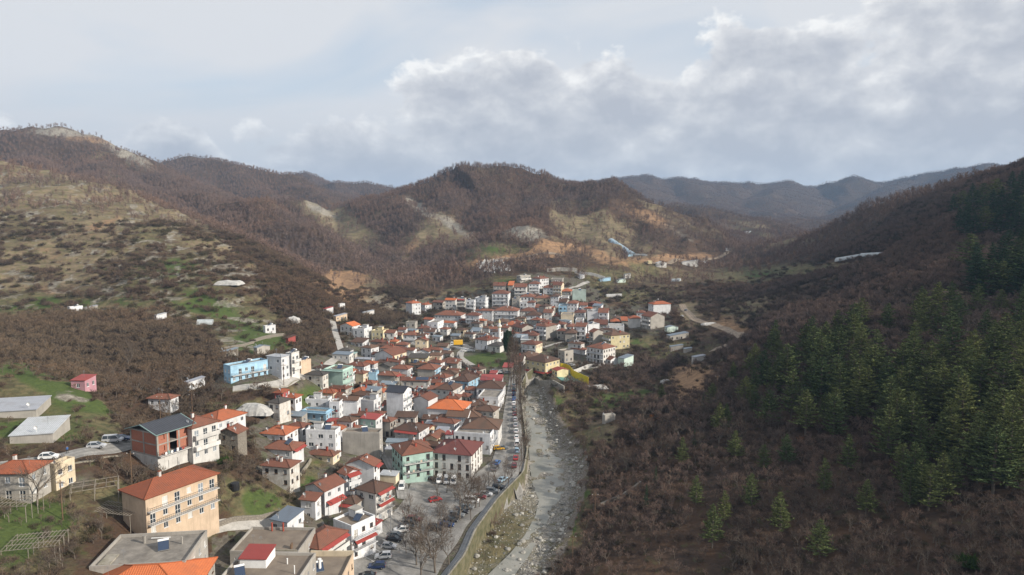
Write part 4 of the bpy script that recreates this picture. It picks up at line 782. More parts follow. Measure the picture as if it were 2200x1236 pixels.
def roof_faces(mb, ax, by, h, kind, ov, pitch, m, mw):
    x0, x1, y0, y1 = -ax / 2 - ov, ax / 2 + ov, -by / 2 - ov, by / 2 + ov; t = 0.16; zE = h - ov * pitch
    def face(pts, eu):   # eave direction eu used for the uv frame
        pts = [Vector(p) for p in pts]; e = Vector(eu).normalized(); n = (pts[1] - pts[0]).cross(pts[2] - pts[1]).normalized(); v = n.cross(e)
        uv = [((p - pts[0]).dot(e), (p - pts[0]).dot(v)) for p in pts]; mb.add(pts, (tuple(range(len(pts))),), m); mb.uv[len(mb.f) - 1] = uv
    lo = lambda x, y: (x, y, zE); 
    if kind == 'h':
        W_ = x1 - x0; D_ = y1 - y0; r = min(W_, D_) / 2; z = zE + r * pitch + t
        if W_ >= D_: A_ = (x0 + r, 0, z); B_ = (x1 - r, 0, z)
        else: A_ = (0, y0 + r, z); B_ = (0, y1 - r, z)
        c = [(x0, y0, zE + t), (x1, y0, zE + t), (x1, y1, zE + t), (x0, y1, zE + t)]
        if W_ >= D_: face([c[0], c[1], B_, A_], (1, 0, 0)); face([c[1], c[2], B_], (0, 1, 0)); face([c[2], c[3], A_, B_], (-1, 0, 0)); face([c[3], c[0], A_], (0, -1, 0)); ridges = [(c[0], A_), (c[1], B_), (c[2], B_), (c[3], A_), (A_, B_)]
        else: face([c[0], c[1], A_], (1, 0, 0)); face([c[1], c[2], B_, A_], (0, 1, 0)); face([c[2], c[3], B_], (-1, 0, 0)); face([c[3], c[0], A_, B_], (0, -1, 0)); ridges = [(c[0], A_), (c[1], A_), (c[2], B_), (c[3], B_), (A_, B_)]
    elif kind == 'g':
        z = zE + (y1 - y0) / 2 * pitch + t; c = [(x0, y0, zE + t), (x1, y0, zE + t), (x1, y1, zE + t), (x0, y1, zE + t)]; A_ = (x0, 0, z); B_ = (x1, 0, z)
        face([c[0], c[1], B_, A_], (1, 0, 0)); face([c[2], c[3], A_, B_], (-1, 0, 0)); ridges = [(A_, B_)]
        for X in (x0, x1): mb.add([(X, y0, zE), (X, 0, z - t), (X, 0, z), (X, y0, zE + t)], ((0, 1, 2, 3),), m); mb.add([(X, y1, zE), (X, 0, z - t), (X, 0, z), (X, y1, zE + t)], ((0, 1, 2, 3),), m)
        mb.quad((x0, y0, zE), (x0, 0, z - t), (x1, 0, z - t), (x1, y0, zE), m); mb.quad((x0, y1, zE), (x1, y1, zE), (x1, 0, z - t), (x0, 0, z - t), m)
    elif kind == 'G':
        z = zE + (x1 - x0) / 2 * pitch + t; c = [(x0, y0, zE + t), (x1, y0, zE + t), (x1, y1, zE + t), (x0, y1, zE + t)]; A_ = (0, y0, z); B_ = (0, y1, z)
        face([c[1], c[2], B_, A_], (0, 1, 0)); face([c[3], c[0], A_, B_], (0, -1, 0)); ridges = [(A_, B_)]
        for Y in (y0, y1): mb.add([(x0, Y, zE), (0, Y, z - t), (0, Y, z), (x0, Y, zE + t)], ((0, 1, 2, 3),), m); mb.add([(x1, Y, zE), (0, Y, z - t), (0, Y, z), (x1, Y, zE + t)], ((0, 1, 2, 3),), m)
        mb.quad((x0, y0, zE), (x0, y1, zE), (0, y1, z - t), (0, y0, z - t), m); mb.quad((x1, y0, zE), (0, y0, z - t), (0, y1, z - t), (x1, y1, zE), m)
    else:   # mono-pitch, low side in front
        z = zE + (y1 - y0) * pitch * 0.5; c = [(x0, y0, zE + t), (x1, y0, zE + t), (x1, y1, z + t), (x0, y1, z + t)]; face(c, (1, 0, 0)); ridges = []
        mb.add([(x1, y0, zE), (x1, y1, z), (x1, y1, z + t), (x1, y0, zE + t)], ((0, 1, 2, 3),), m); mb.add([(x0, y0, zE), (x0, y1, z), (x0, y1, z + t), (x0, y0, zE + t)], ((0, 1, 2, 3),), m); mb.quad((x0, y1, z), (x1, y1, z), (x1, y1, z + t), (x0, y1, z + t), m)
        mb.quad((x0, y0, zE), (x1, y0, zE), (x1, y0, zE + t), (x0, y0, zE + t), m); mb.quad((x0, y0, zE), (x0, y1, z), (x1, y1, z), (x1, y0, zE), m); return ridges, z
    # fascia and soffit
    if kind == 'h':
        for (a_, b_) in (((x0, y0), (x1, y0)), ((x1, y0), (x1, y1)), ((x1, y1), (x0, y1)), ((x0, y1), (x0, y0))): mb.quad((*a_, zE), (*b_, zE), (*b_, zE + t), (*a_, zE + t), m)
        mb.quad((x0, y0, zE), (x0, y1, zE), (x1, y1, zE), (x1, y0, zE), mw)
    elif kind == 'g':
        for Y in (y0, y1): mb.quad((x0, Y, zE), (x1, Y, zE), (x1, Y, zE + t), (x0, Y, zE + t), m)
    else:
        for X in (x0, x1): mb.quad((X, y0, zE), (X, y1, zE), (X, y1, zE + t), (X, y0, zE + t), m)
    return ridges, z
def place_face(px_target, C, u, smax):
    "distance along u from C at which the projected x reaches px_target"
    lo, hi = 0.0, smax; f = lambda s: proj(C[0] + u[0] * s, C[1] + u[1] * s, C[2])[0] - px_target
    f0, f1 = f(0), f(hi)
    if f0 * f1 > 0: return None
    for _ in range(40):
        md = (lo + hi) / 2
        if f(md) * f0 > 0: lo = md
        else: hi = md
    return (lo + hi) / 2
def add_chimney(parent, x, y, z, mat='wall_n', s=0.3, h=1.2, cap='tile_r'):
    b = MB(); b.box(x - s, y - s, z - 0.6, x + s, y + s, z + h, 0); b.box(x - s * 1.3, y - s * 1.3, z + h + 0.12, x + s * 1.3, y + s * 1.3, z + h + 0.22, 1)
    for q in (-1, 1): b.box(x + q * s * 0.7 - 0.05, y - s * 0.8, z + h, x + q * s * 0.7 + 0.05, y + s * 0.8, z + h + 0.12, 0)
    return b.build('chimney', [mat, cap], parent)
def add_solar(parent, x, y, z, rz=0.0, big=1.0):
    b = MB(); w = 1.0 * big; L = 1.9 * big; q = Matrix.Rotation(rz, 3, 'Z')
    def tr(p): v = q @ Vector(p); return (v.x + x, v.y + y, v.z + z)
    b.add([tr(p) for p in ((-w, -L / 2, 0.15), (w, -L / 2, 0.15), (w, L / 2, 1.25), (-w, L / 2, 1.25), (-w, -L / 2, 0.27), (w, -L / 2, 0.27), (w, L / 2, 1.37), (-w, L / 2, 1.37))], [(0, 3, 2, 1), (0, 1, 5, 4), (1, 2, 6, 5), (2, 3, 7, 6), (3, 0, 4, 7)], 1); b.add([tr(p) for p in ((-w + .06, -L / 2 + .06, 0.305), (w - .06, -L / 2 + .06, 0.305), (w - .06, L / 2 - .06, 1.39), (-w + .06, L / 2 - .06, 1.39))], [(0, 1, 2, 3)], 0)
    b.bar(tr((-w, L / 2 + 0.35, 1.35)), tr((w, L / 2 + 0.35, 1.35)), 0.3, 2, 10)
    for sx in (-0.8, 0.8): b.bar(tr((sx * w, L / 2 + 0.35, 0)), tr((sx * w, L / 2 + 0.35, 1.3)), 0.04, 1); b.bar(tr((sx * w, L / 2 + 0.2, 0)), tr((sx * w, L / 2, 1.2)), 0.03, 1)
    return b.build('solar_heater', ['solar', 'metal_grey', 'white_paint'], parent)
def railing(parent, pts, h=0.95, mat='metal_dark', solid=False, z=0.0):
    b = MB()
    for (p, q) in zip(pts[:-1], pts[1:]):
        p = Vector(p); q = Vector(q); d = q - p; L = d.length
        if solid: 
            e = d.normalized(); nn = Vector((-e.y, e.x, 0)) * 0.06; b.add([p - nn, q - nn, q + nn, p + nn] + [v + Vector((0, 0, h)) for v in (p - nn, q - nn, q + nn, p + nn)], [(0, 1, 5, 4), (1, 2, 6, 5), (2, 3, 7, 6), (3, 0, 4, 7), (4, 5, 6, 7)])
        else:
            for zz in (h, h * 0.55, 0.12): b.bar(p + Vector((0, 0, zz)), q + Vector((0, 0, zz)), 0.032, 0, 3, cap=False)
            n = max(1, int(L / 0.45))
            for k in range(n + 1): c = p + d * (k / n); b.bar(c, c + Vector((0, 0, h)), 0.022, 0, 3, cap=False)
    return b.build('railing', [mat], parent)
def balcony(root, O, ex, nout, x0, x1, z, dep, mat, solid, rail):
    "slab hanging on a face; O, ex: face frame; nout: outward normal"
    a = O + ex * x0; c = O + ex * x1; b = MB(); up = Vector((0, 0, 1)); v = [a - nout * .02, c - nout * .02, c + nout * dep, a + nout * dep]
    b.add([p + up * (z - 0.16) for p in v] + [p + up * z for p in v], [(0, 1, 2, 3), (4, 7, 6, 5), (0, 4, 5, 1), (1, 5, 6, 2), (2, 6, 7, 3), (3, 7, 4, 0)])
    s = b.build('balcony', [mat], root); i_ = 0.07
    railing(s, [a + nout * .05 + ex * i_ + up * z, a + nout * (dep - i_) + ex * i_ + up * z, c + nout * (dep - i_) - ex * i_ + up * z, c + nout * .05 - ex * i_ + up * z], 0.95, mat if solid else rail, solid); return s
def awning(root, O, ex, nout, x0, x1, z, dep, drop, mat):
    a = O + ex * x0; c = O + ex * x1; up = Vector((0, 0, 1)); b = MB(); v = [a + up * z, c + up * z, c + nout * dep + up * (z - drop), a + nout * dep + up * (z - drop)]
    b.add(v + [p + up * 0.07 for p in v], [(0, 3, 2, 1), (4, 5, 6, 7), (0, 1, 5, 4), (1, 2, 6, 5), (2, 3, 7, 6), (3, 0, 4, 7)]); return b.build('awning', [mat], root)
def house(spec, name='house', cat='house', ret=False):
    lx, cx, rx, ey, n, th, roof, rc, wc, flags, label = spec[:11]
    h = FH * n + 0.25; th = math.radians(th + math.degrees(math.atan((cx - 1100) / FPX)) * min(max((th - 12) / 20, 0), 1)); x, y, zg = hit(cx, ey, h); ze = zg + h; C = (x, y, ze)
    u = (-math.cos(th), math.sin(th)); v = (math.sin(th), math.cos(th))
    a = place_face(lx, C, u, 45); a = 9.0 if a is None else min(max(a, 2.2), 34)
    b = place_face(rx, C, v, 45) if rx - cx > 1.5 else None
    far = y > 330
    if b is None: b = 8.0 if not 'f' in roof else 9.0
    b = min(max(b, 4.5 if not roof == 's' else 3.0), 30)
    if spec[5] < 45: b = min(b, 15 if y < 300 else 12)
    for f_ in flags.split(','):
        if f_.startswith('b='): b = float(f_[2:])
        if f_.startswith('a='): a = float(f_[2:])
    fl = set(flags.split(','))
    cxw = x + u[0] * a / 2 + v[0] * b / 2; cyw = y + u[1] * a / 2 + v[1] * b / 2
    root = bpy.data.objects.new(name, None); COL.objects.link(root); root.location = (cxw, cyw, zg); root.rotation_euler = (0, 0, -th); root.empty_display_size = 1
    setmeta(root, label, cat); CLEAR.append((cxw, cyw, 0.5 * math.hypot(a, b) + 0.6))
    rows = int(n + 0.35); rowz = [h - 0.25 - FH * (rows - k) for k in range(rows)]
    sp = 3.0 if 'W' not in fl else 2.4; kL = 'w' if 'T' not in fl else 'T'
    bl = range(1, rows) if 'BL' in fl else (); br = range(1, rows) if 'BR' in fl else ()
    opL = [] if 'xL' in fl else open_grid(a, n, h, kL + HR.choice(['w', 'W', 'w', 'd']), rowz, sp, balc=bl); opR = [] if 'xR' in fl else open_grid(b, n, h, kL + 'w', rowz, sp, balc=br)
    if 'T' in fl: opL = [(o[0], o[1], o[2], o[3], o[4]) for o in open_grid(a, n, h, 'T', rowz, sp)]; opR = open_grid(b, n, h, 'T', rowz, sp)
    wm = 'wall_' + wc; wr = wm
    for f_ in fl:
        if f_.startswith('R:'): wr = 'wall_' + f_[2:]
    mb = MB(); base = -3.5; O = Vector((-a / 2, -b / 2, 0)); Or = Vector((a / 2, -b / 2, 0)); EX = Vector((1, 0, 0)); EY = Vector((0, 1, 0))
    par = 0.55 if roof == 'f' else 0.0; top = h + par
    facade(mb, O, EX, a, base, top, [o[:4] for o in opL], 0); facade(mb, Or, EY, b, base, top, [o[:4] for o in opR], 1)
    facade(mb, Vector((a / 2, b / 2, 0)), -EX, a, base, top, [], 1); facade(mb, Vector((-a / 2, b / 2, 0)), -EY, b, base, top, [], 0)
    pitch = 0.40 if rc not in 'mMRg' else 0.24; ov = 0.5 if rc not in 'mMRg' else 0.25
    if roof == 'g':
        for X, s_ in ((-a / 2, 0), (a / 2, 1)): mb.tri((X, -b / 2, h), (X, b / 2, h), (X, 0, h + b / 2 * pitch), s_)
    if roof == 'G':
        for Y, s_ in ((-b / 2, 0), (b / 2, 1)): mb.tri((-a / 2, Y, h), (a / 2, Y, h), (0, Y, h + a / 2 * pitch), s_)
    if roof == 's':
        hz_ = h + b * pitch * 0.5 + ov * pitch * 0.5
        for X, s_ in ((-a / 2, 0), (a / 2, 1)): mb.tri((X, -b / 2, h), (X, b / 2, h), (X, b / 2, hz_ - .1), s_)
        mb.quad((-a / 2, b / 2, h), (a / 2, b / 2, h), (a / 2, b / 2, hz_ - .1), (-a / 2, b / 2, hz_ - .1), 1)
    wall = mb.build('wall', [wm, wr], root)
    rb = MB(); zt = h
    if roof == 'f':
        i_ = 0.2; rb.quad((-a / 2 + i_, -b / 2 + i_, h), (a / 2 - i_, -b / 2 + i_, h), (a / 2 - i_, b / 2 - i_, h), (-a / 2 + i_, b / 2 - i_, h), 0)
        for (p, q) in (((-a / 2, -b / 2), (a / 2, -b / 2 + i_)), ((-a / 2, b / 2 - i_), (a / 2, b / 2)), ((-a / 2, -b / 2 + i_), (-a / 2 + i_, b / 2 - i_)), ((a / 2 - i_, -b / 2 + i_), (a / 2, b / 2 - i_))): rb.box(p[0] - 0.03, p[1] - .03, h + 0.003, q[0] + 0.03, q[1] + .03, top + 0.07, 1, False)
        if 'ov' in fl: rb.box(-a / 2 - 0.7, -b / 2 - 0.7, h - 0.2, a / 2 + 0.7, b / 2 + 0.7, h - 0.02, 1)
        rf = rb.build('roof', ['flat_roof' if 'dk' not in fl else 'flat_roof_dark', wm], root); ridges = []
    else:
        ridges, zt = roof_faces(rb, a, b, h, roof, ov, pitch, 0, 1); rf = rb.build('roof', [ROOFN[rc], 'wood' if wc in 'sd' else 'concrete'], root)
        if ridges and y < 330:
            cb = MB()
            for (p, q) in ridges: cb.bar(p, q, 0.13, 0, 5, cap=False)
            cb.build('ridge_cap', [ROOFN[rc]], rf)
    if roof in 'hgG' and rc in 'robOd2' and HR.random() < 0.75 and a > 4:
        for _ in range(HR.choice((1, 1, 2))):
            qx = HR.uniform(-0.32, 0.32) * a; qy = HR.uniform(-0.3, 0.3) * b; add_chimney(rf, qx, qy, h + min(b / 2 - abs(qy), (a / 2 - abs(qx)) if roof != 'g' else 99) * pitch * 0.9 + 0.3, HR.choice(['wall_n', 'wall_w', 'brick_red']), 0.28, 1.0, ROOFN[rc])
    if (roof == 'f' and HR.random() < 0.35) or 'S' in fl or (roof in 'hg' and HR.random() < 0.12 and a > 7): add_solar(rf, HR.uniform(-.25, .25) * a, 0 if roof == 'f' else -b * 0.12, h + (0.02 if roof == 'f' else b * 0.3 * pitch), HR.uniform(-.5, .5))
    if roof == 'f' and HR.random() < 0.5 and a > 6 and 'no' not in fl:
        hb = MB(); qx = HR.uniform(-.2, .2) * a; hb.box(qx - 1.4, b * .05, h + .01, qx + 1.4, min(b * .05 + 2.4, b / 2 - .4), h + 2.1, 0); hb.box(qx - 1.6, b * .05 - .2, h + 2.1, qx + 1.6, min(b * .05 + 2.6, b / 2 - .2), h + 2.24, 1); hb.build('stair_hut', [wm, 'concrete'], rf)
    fmi = HR.choice((0, 0, 1)) if wc not in 'sd' else 1
    for (face, ops) in (('L', opL), ('R', opR)):
        for o in ops:
            key = (o[4], fmi, HR.choice((0, 0, 0, 1, 2))); fr, pn, jo = WM[key]; nm = 'door' if (o[4] == 'd' and o[1] < 1.0) else 'window'
            loc = (-a / 2 + o[0], -b / 2 + 0.12, o[1]) if face == 'L' else (a / 2 - 0.12, -b / 2 + o[0], o[1]); rz = 0 if face == 'L' else math.pi / 2
            if far: link(nm, jo, root, loc, rz)
            else: w_ = link(nm, fr, root, loc, rz); link('pane', pn, w_)
    for key, Of, ex, no, L in (('BL', O, EX, Vector((0, -1, 0)), a), ('BR', Or, EY, Vector((1, 0, 0)), b)):
        if key in fl:
            solid = HR.random() < 0.4; 
            for r in range(1, rows): balcony(root, Of, ex, no, 0.25, L - 0.25, rowz[r] + 0.05, 1.25, 'wall_n' if wc != 'w' else 'wall_w', solid, 'metal_dark')
    if 'AR' in fl: awning(root, Or, EY, Vector((1, 0, 0)), 0.3, b - 0.3, h - 0.05, 1.5, 0.7, 'awning_red')
    if 'AL' in fl: awning(root, O, EX, Vector((0, -1, 0)), 0.3, a - 0.3, h - 0.05, 1.5, 0.7, 'awning_red')
    if 'AR1' in fl: awning(root, Or, EY, Vector((1, 0, 0)), 0.5, b - 0.5, rowz[-1] - 0.2, 1.6, 0.8, 'awning_red')
    if not far:
        for _ in range(HR.choice((0, 1, 1, 2))):
            qx, qy = HR.uniform(-.4, .4) * a, HR.uniform(-.35, .2) * b; zz = h + (0.0 if roof == 'f' else min(b / 2 - abs(qy), a / 2 - abs(qx)) * pitch * .9); d_ = MB(); d_.bar((qx, qy, zz - .2), (qx, qy, zz + 2.2), .03, 0, 4)
            for q_ in range(4): d_.bar((qx - .5 + .06 * q_, qy, zz + 1.6 + .16 * q_), (qx + .5 - .06 * q_, qy, zz + 1.6 + .16 * q_), .02, 0, 3)
            d_.build('antenna', ['metal_grey'], rf)
        if HR.random() < .45:
            d_ = MB(); qx = HR.uniform(-.4, .4) * a; zz = h + (.0 if roof == 'f' else .5); d_.bar((qx, -b * .42, zz - .2), (qx, -b * .42, zz + .9), .04, 0, 4); lathe_(d_, [(0, 0), (.25, .05), (.45, .18)], (qx, -b * .42 - .1, zz + 1.0)); d_.build('satellite_dish', ['white_paint'], rf)
        for (face, fl_, L_) in (('L', 'BL', a), ('R', 'BR', b)):
            if fl_ in fl and HR.random() < .7:
                for r in range(1, rows):
                    for _ in range(HR.choice((0, 2, 4))):
                        t_ = HR.uniform(.12, .85) * L_; l_ = MB()
                        if face == 'L': l_.box(-a / 2 + t_, -b / 2 - 1.3, rowz[r] + .25, -a / 2 + t_ + .55, -b / 2 - 1.27, rowz[r] + 1.0)
                        else: l_.box(a / 2 + 1.27, -b / 2 + t_, rowz[r] + .25, a / 2 + 1.3, -b / 2 + t_ + .55, rowz[r] + 1.0)
                        l_.build('laundry', [HR.choice(['white_paint', 'awning_red', 'solar', 'tile_g', 'awning_cream'])], root)
    info = dict(root=root, a=a, b=b, h=h, O=O, Or=Or, EX=EX, EY=EY, roof=rf, C=C, zg=zg, rowz=rowz, zt=zt, th=th, x=x, y=y); BUILT.append((spec, info)); return info
# ------------------------------------------------------------------ the houses
# (left eave px, near corner px, right eave px, eave py, storeys, turn, roof, roof colour, wall, flags, label)
HOUSES = [
 # uppermost rows of the village
 (872,885,904,652,3,55,'h','o','w','xL','white house with blank side wall at the far left end of upper village'),
 (903,913,927,655,2,50,'h','o','w','BR','small white house with orange hip roof beside blank-sided white house'),
 (930,951,957,650,2,20,'g','r','k','','grey house with brown roof tucked left of the orange-roofed block'),
 (957,978,982,645,3,10,'g','O','n','','four-window block under a bright orange roof in the upper village'),
 (981,999,1002,643,3,10,'f','-','k','BL,AL,no','grey flat-roofed block with red awning right of orange-roofed block'),
 (1001,1019,1021,647,3,10,'f','-','w','BL,no','white flat-roofed block with balconies below the small roof tower'),
 (1020,1043,1051,642,3,20,'f','-','w','BL','long white flat-roofed block at the right end of the upper row'),
 (934,990,1001,678,2,12,'h','r','w','W','long white building with red hip roof and two rows of windows'),
 (1000,1029,1036,678,3,15,'h','r','w','BL','white three-storey house with red roof right of the long white building'),
 (1021,1058,1061,668,3,10,'h','r','w','','tall white house with brown-red roof below the long flat-roofed block'),
 (1060,1086,1089,614,2,5,'g','r','k','BL','beige house with balcony under the cemetery, leftmost of the top row'),
 (1092,1102,1105,613,2,5,'s','O','k','','narrow grey house with an orange patch of roof in the top row'),
 (1105,1131,1135,617,3,5,'g','r','n','BL,xR','white balconied house with grey side walls in the top row'),
 (1136,1158,1165,610,3,8,'h','r','w','BL','white four-level house with balconies in the middle of the top row'),
 (1143,1160,1179,599,3,45,'h','r','w','W','white house with sunlit gable front, highest in the village'),
 (1167,1188,1191,618,2,8,'h','r','w','W','white house with many windows right of balconied four-level house'),
 (1184,1208,1213,601,2,10,'f','-','k','BL','flat-roofed beige house with terrace behind the top row'),
 (1188,1206,1214,613,3,15,'g','r','c','BL,W','cream house with three balconies at the right end of top row'),
 (1057,1092,1098,631,4,8,'h','r','w','BL','tall white house with stacked balconies under the leftmost top-row house'),
 (1118,1148,1152,638,2,8,'h','r','w','','white house with long brown-red roof in the second row'),
 (1148,1182,1187,641,2,8,'h','r','c','BL,xR','cream house with deep upper balcony in the second row'),
 (1183,1200,1204,637,3,10,'h','b','w','W','white house with dark brown hip roof right of cream balcony house'),
 (1204,1220,1224,640,2,10,'f','-','w','W','cluttered white flat-roofed house at the right of the second row'),
 (1230,1259,1262,626,3,6,'f','-','m','xL,no','plain pale block with flat roof at the upper right edge of village'),
 (1117,1132,1135,651,2,8,'f','-','w','','pale flat-roofed house left of the red chimney pipe'),
 (1133,1149,1151,650,3,8,'h','r','w','','white narrow house with brown roof just left of red chimney pipe'),
 (1158,1172,1185,659,3,35,'h','b','k','BR,xL','unplastered beige house with small brown roof and side balconies'),
 (1200,1218,1222,659,2,8,'f','-','b','','blue-grey flat-roofed block below the cluttered flat-roofed house'),
 (1219,1240,1246,652,3,12,'h','r','w','W','white house crowded with windows below the plain pale block'),
 (1234,1256,1260,672,2,10,'h','r','w','','white house with red roof left of the tall plain white front'),
 (1062,1112,1118,668,3,8,'h','r','w','BL,W','very long white house with red roof and wide balcony, third row'),
 (1118,1150,1154,669,2,8,'h','r','n','','white house with long brown roof above the blue-shaded balcony house'),
 (1130,1161,1167,678,2,10,'h','b','w','BL,W','white house with brown hip roof and row of large windows'),
 (1205,1232,1236,678,2,8,'f','-','c','xL,no','plain beige windowless block amid the white houses'),
 (1188,1203,1207,680,1,20,'h','r','k','','small house with dark red roof left of plain beige block'),
 (1168,1186,1190,672,2,12,'g','r','n','','narrow white house squeezed right of the unplastered beige house'),
 (1100,1116,1120,644,2,10,'f','-','k','','grey flat-roofed house right of tall stacked balconies'),
 (1246,1262,1266,656,2,8,'g','r','w','','white gabled house left of the red-walled shed'),
 (1264,1282,1295,652,1,30,'h','r','R','xL,xR,b=7','small red-walled shed with red roof above the right-hand houses'),
 (1286,1306,1312,672,3,12,'g','r','w','BL','white house with balconies and cream blind side at upper right'),
 (1262,1285,1288,671,3,5,'f','-','w','xL','tall plain white front left of the white balconied house'),
 (1267,1277,1287,690,1,40,'g','b','w','','tiny white gabled house in front of the tall plain front'),
 (1315,1329,1336,685,1,15,'h','b','k','','small beige house with brown hip roof at the right edge'),
 (1312,1332,1336,691,1,8,'h','o','k','','low beige house with orange roof above the pergola terrace house'),
 (1308,1341,1346,702,2,6,'f','-','w','BL,W,no','white flat-roofed house with glazed upper floor and roof terrace'),
 (1336,1352,1354,689,1,5,'s','o','k','xL','small grey house with bright orange lean-to roof'),
 (1352,1376,1379,684,2,3,'h','o','n','xL','plain pale house with orange hip roof left of beige gabled block'),
 (1368,1386,1392,672,2,10,'h','r','w','','small white house behind the beige gabled block'),
 (1393,1404,1441,654,3,62,'h','o','w','xR','big white block with orange roof and blank wall at right edge'),
 (1379,1398,1428,681,3,50,'g','r','k','BL,xR','beige gabled block with blank side and balconies, at right edge'),
 # round the mosque and the right half
 (1078,1091,1099,705,2,30,'g','r','k','','beige gabled house directly behind the cypresses'),
 (1052,1068,1070,707,2,5,'g','r','w','','white house with brown roof just left of the minaret'),
 (1100,1122,1146,705,2,55,'g','r','k','xR','long beige house with red-brown roof behind the white hip-roofed cottage'),
 (1121,1142,1146,717,1,8,'h','r','w','','white single-storey cottage with brown hip roof'),
 (1103,1130,1134,726,1,10,'s','m','k','xR','low shed roofed with grey metal sheet below the white cottage'),
 (1119,1142,1144,731,1,5,'s','M','k','xL','long low shed with pale sheet roof near the tall balconied apartment'),
 (1152,1173,1197,702,3,35,'h','r','w','BL,R:k,xR','apartment house with three glazed balconies and grey concrete side'),
 (1197,1213,1217,711,2,15,'h','r','k','','white-walled house with brown roof right of the concrete-sided apartment'),
 (1217,1232,1236,702,2,8,'h','r','w','','white house behind and left of green-awning corner house'),
 (1214,1238,1243,716,2,8,'h','b','k','','grey house with dark brown roof above the walled garden'),
 (1237,1258,1263,702,3,15,'g','r','w','BL,xR','white corner house with red roof over dark upper balcony'),
 (1255,1264,1288,699,3,60,'f','-','w','xR,no','plain white windowless block right of the dark-balcony corner house'),
 (1266,1275,1296,714,3,50,'g','r','k','xR,BL','grey gabled house with blank side left of the yellow house'),
 (1296,1313,1353,721,3,55,'h','b','y','BL','pale yellow three-storey house with brown roof on the right edge'),
 (1298,1330,1334,711,1,5,'s','M','w','','low white house with pale sheet roof behind pale yellow house'),
 (1261,1296,1322,750,3,35,'h','r','w','BL,W,R:n','large white balconied house with red hip roof, nearest on right'),
 (1297,1312,1329,773,1,45,'g','r','w','','small white gabled annex in front of the large balconied house'),
 (1120,1151,1165,741,2,25,'h','r','w','BL,R:c','white house with brown roof and cream side behind the school'),
 (1112,1150,1160,768,1,10,'h','b','k','','long low house with brown roof directly behind the school'),
 (1096,1122,1130,776,1,10,'g','b','n','','low whitewashed house with brown roof left of the school'),
 (1090,1112,1118,783,1,10,'h','b','k','','low brown-roofed house left of the school, nearest the trees'),
 (1080,1100,1104,790,1,8,'s','R','k','xL','low shed with bright red sheet roof near the street end'),
 (1052,1066,1069,803,1,8,'s','R','w','','tiny white kiosk with red roof beside the street end'),
 (1199,1213,1232,757,2,50,'f','-','k','dk','roofless grey ruin with cars parked in front, behind the school'),
 # centre left, sunlit rows
 (918,940,956,695,2,15,'f','-','w','BL','white balconied flat-roofed house above the sheds'),
 (897,921,928,706,1,12,'h','r','n','','house with pinkish walls and red-brown roof above the cream rows'),
 (872,892,897,694,2,8,'f','-','k','no','bare concrete house frame at the upper left of the village'),
 (866,893,900,720,2,8,'h','r','w','BL','white house with dark upper windows and red roof'),
 (903,917,922,720,1,10,'h','r','w','','small white house with red roof above the cream gable'),
 (892,917,920,732,2,5,'G','r','c','xR','cream house with wide gable facing the river'),
 (849,874,881,741,2,12,'h','r','k','R:c','grey-fronted house with orange-red roof and cream side'),
 (895,921,924,756,1,5,'G','r','w','xL','low white gabled house below the cream gable'),
 (878,917,922,769,2,6,'s','d','y','BL','yellow house under a dark slatted roof terrace'),
 (918,948,952,764,1,5,'h','b','w','','low white house with wide brown roof near the side stream'),
 (922,944,948,772,1,8,'f','-','t','dk,no','tan flat-roofed house near the side stream'),
 (893,911,921,783,1,40,'G','o','k','xL','small grey house with bright orange gable roof'),
 (897,934,947,794,2,14,'h','r','k','xL,R:b','grey-walled house with blue right side and brown roof'),
 (841,876,886,793,2,15,'h','r','w','BR,xL','white house with broad brown-red roof and shaded blank front'),
 (731,757,773,701,2,35,'G','O','n','R:w','grey gable-fronted house with bright orange roof at upper left'),
 (758,782,799,709,2,25,'f','-','w','','white terrace house right of the bright orange roof'),
 (798,823,835,713,2,20,'f','-','y','W','yellow flat-roofed house at the upper left of the village'),
 (754,779,792,736,1,30,'s','b','w','','low white house with sloping brown roof below yellow flat house'),
 (776,797,814,748,2,40,'h','b','w','','square white house with brown hip roof among bare gardens'),
 (805,843,876,764,2,38,'G','r','w','BR,xL,R:c','white gabled house with cream balcony side, upper centre left'),
 (812,838,842,788,1,10,'G','d','k','xL','small dark gabled shed in front of the white gabled house'),
 (728,752,757,753,1,10,'h','d','w','','small white house with dark slate roof by bare trees'),
 (743,762,767,761,1,15,'s','g','k','xL,xR','low shed with pale green sheet roof on the left slope'),
 (745,782,795,787,2,25,'h','r','w','','white house with wide red-brown roof above the mint block'),
 (762,800,802,773,1,10,'s','M','k','xL','long low shed with pale sheet roof below the square white house'),
 # left centre
 (657,693,703,806,2,18,'h','d','d','','old whitewashed house with dark slate hip roof by the mint block'),
 (696,736,758,798,3.4,25,'f','-','g','BR,xL,dk,ov','tall mint green block with balconies on its right side'),
 (792,808,812,803,2,5,'f','-','b','','narrow pale blue house between the mint block and grey block'),
 (811,848,858,807,2,14,'h','r','k','xL,AR','grey block-walled house with dark red roof'),
 (752,780,800,844,1.4,30,'h','o','k','','house with orange hip roof above the white blank-walled block'),
 (803,822,836,843,1.4,35,'h','o','k','','house with orange roof just left of the anthracite-roofed block'),
 (731,767,771,860,3.6,5,'g','b','w','xL','white block with tall blank front and dark brown roof'),
 (707,729,732,867,3,5,'f','-','w','BL,dk','narrow white house with balconies left of the tall blank front'),
 (770,803,818,864,3,25,'f','-','w','xL,W,BR','white flat-roofed block with plain front and windowed right side'),
 (656,705,709,861,2.2,4,'f','-','w','','old white flat-roofed house with uneven terraces above blue house'),
 (648,700,711,888,2,14,'f','-','b','BL,ov,R:b','light blue flat-roofed house with balcony'),
 (577,600,624,866,2.4,40,'h','d','d','','old stone and plaster house with dark slate hip roof'),
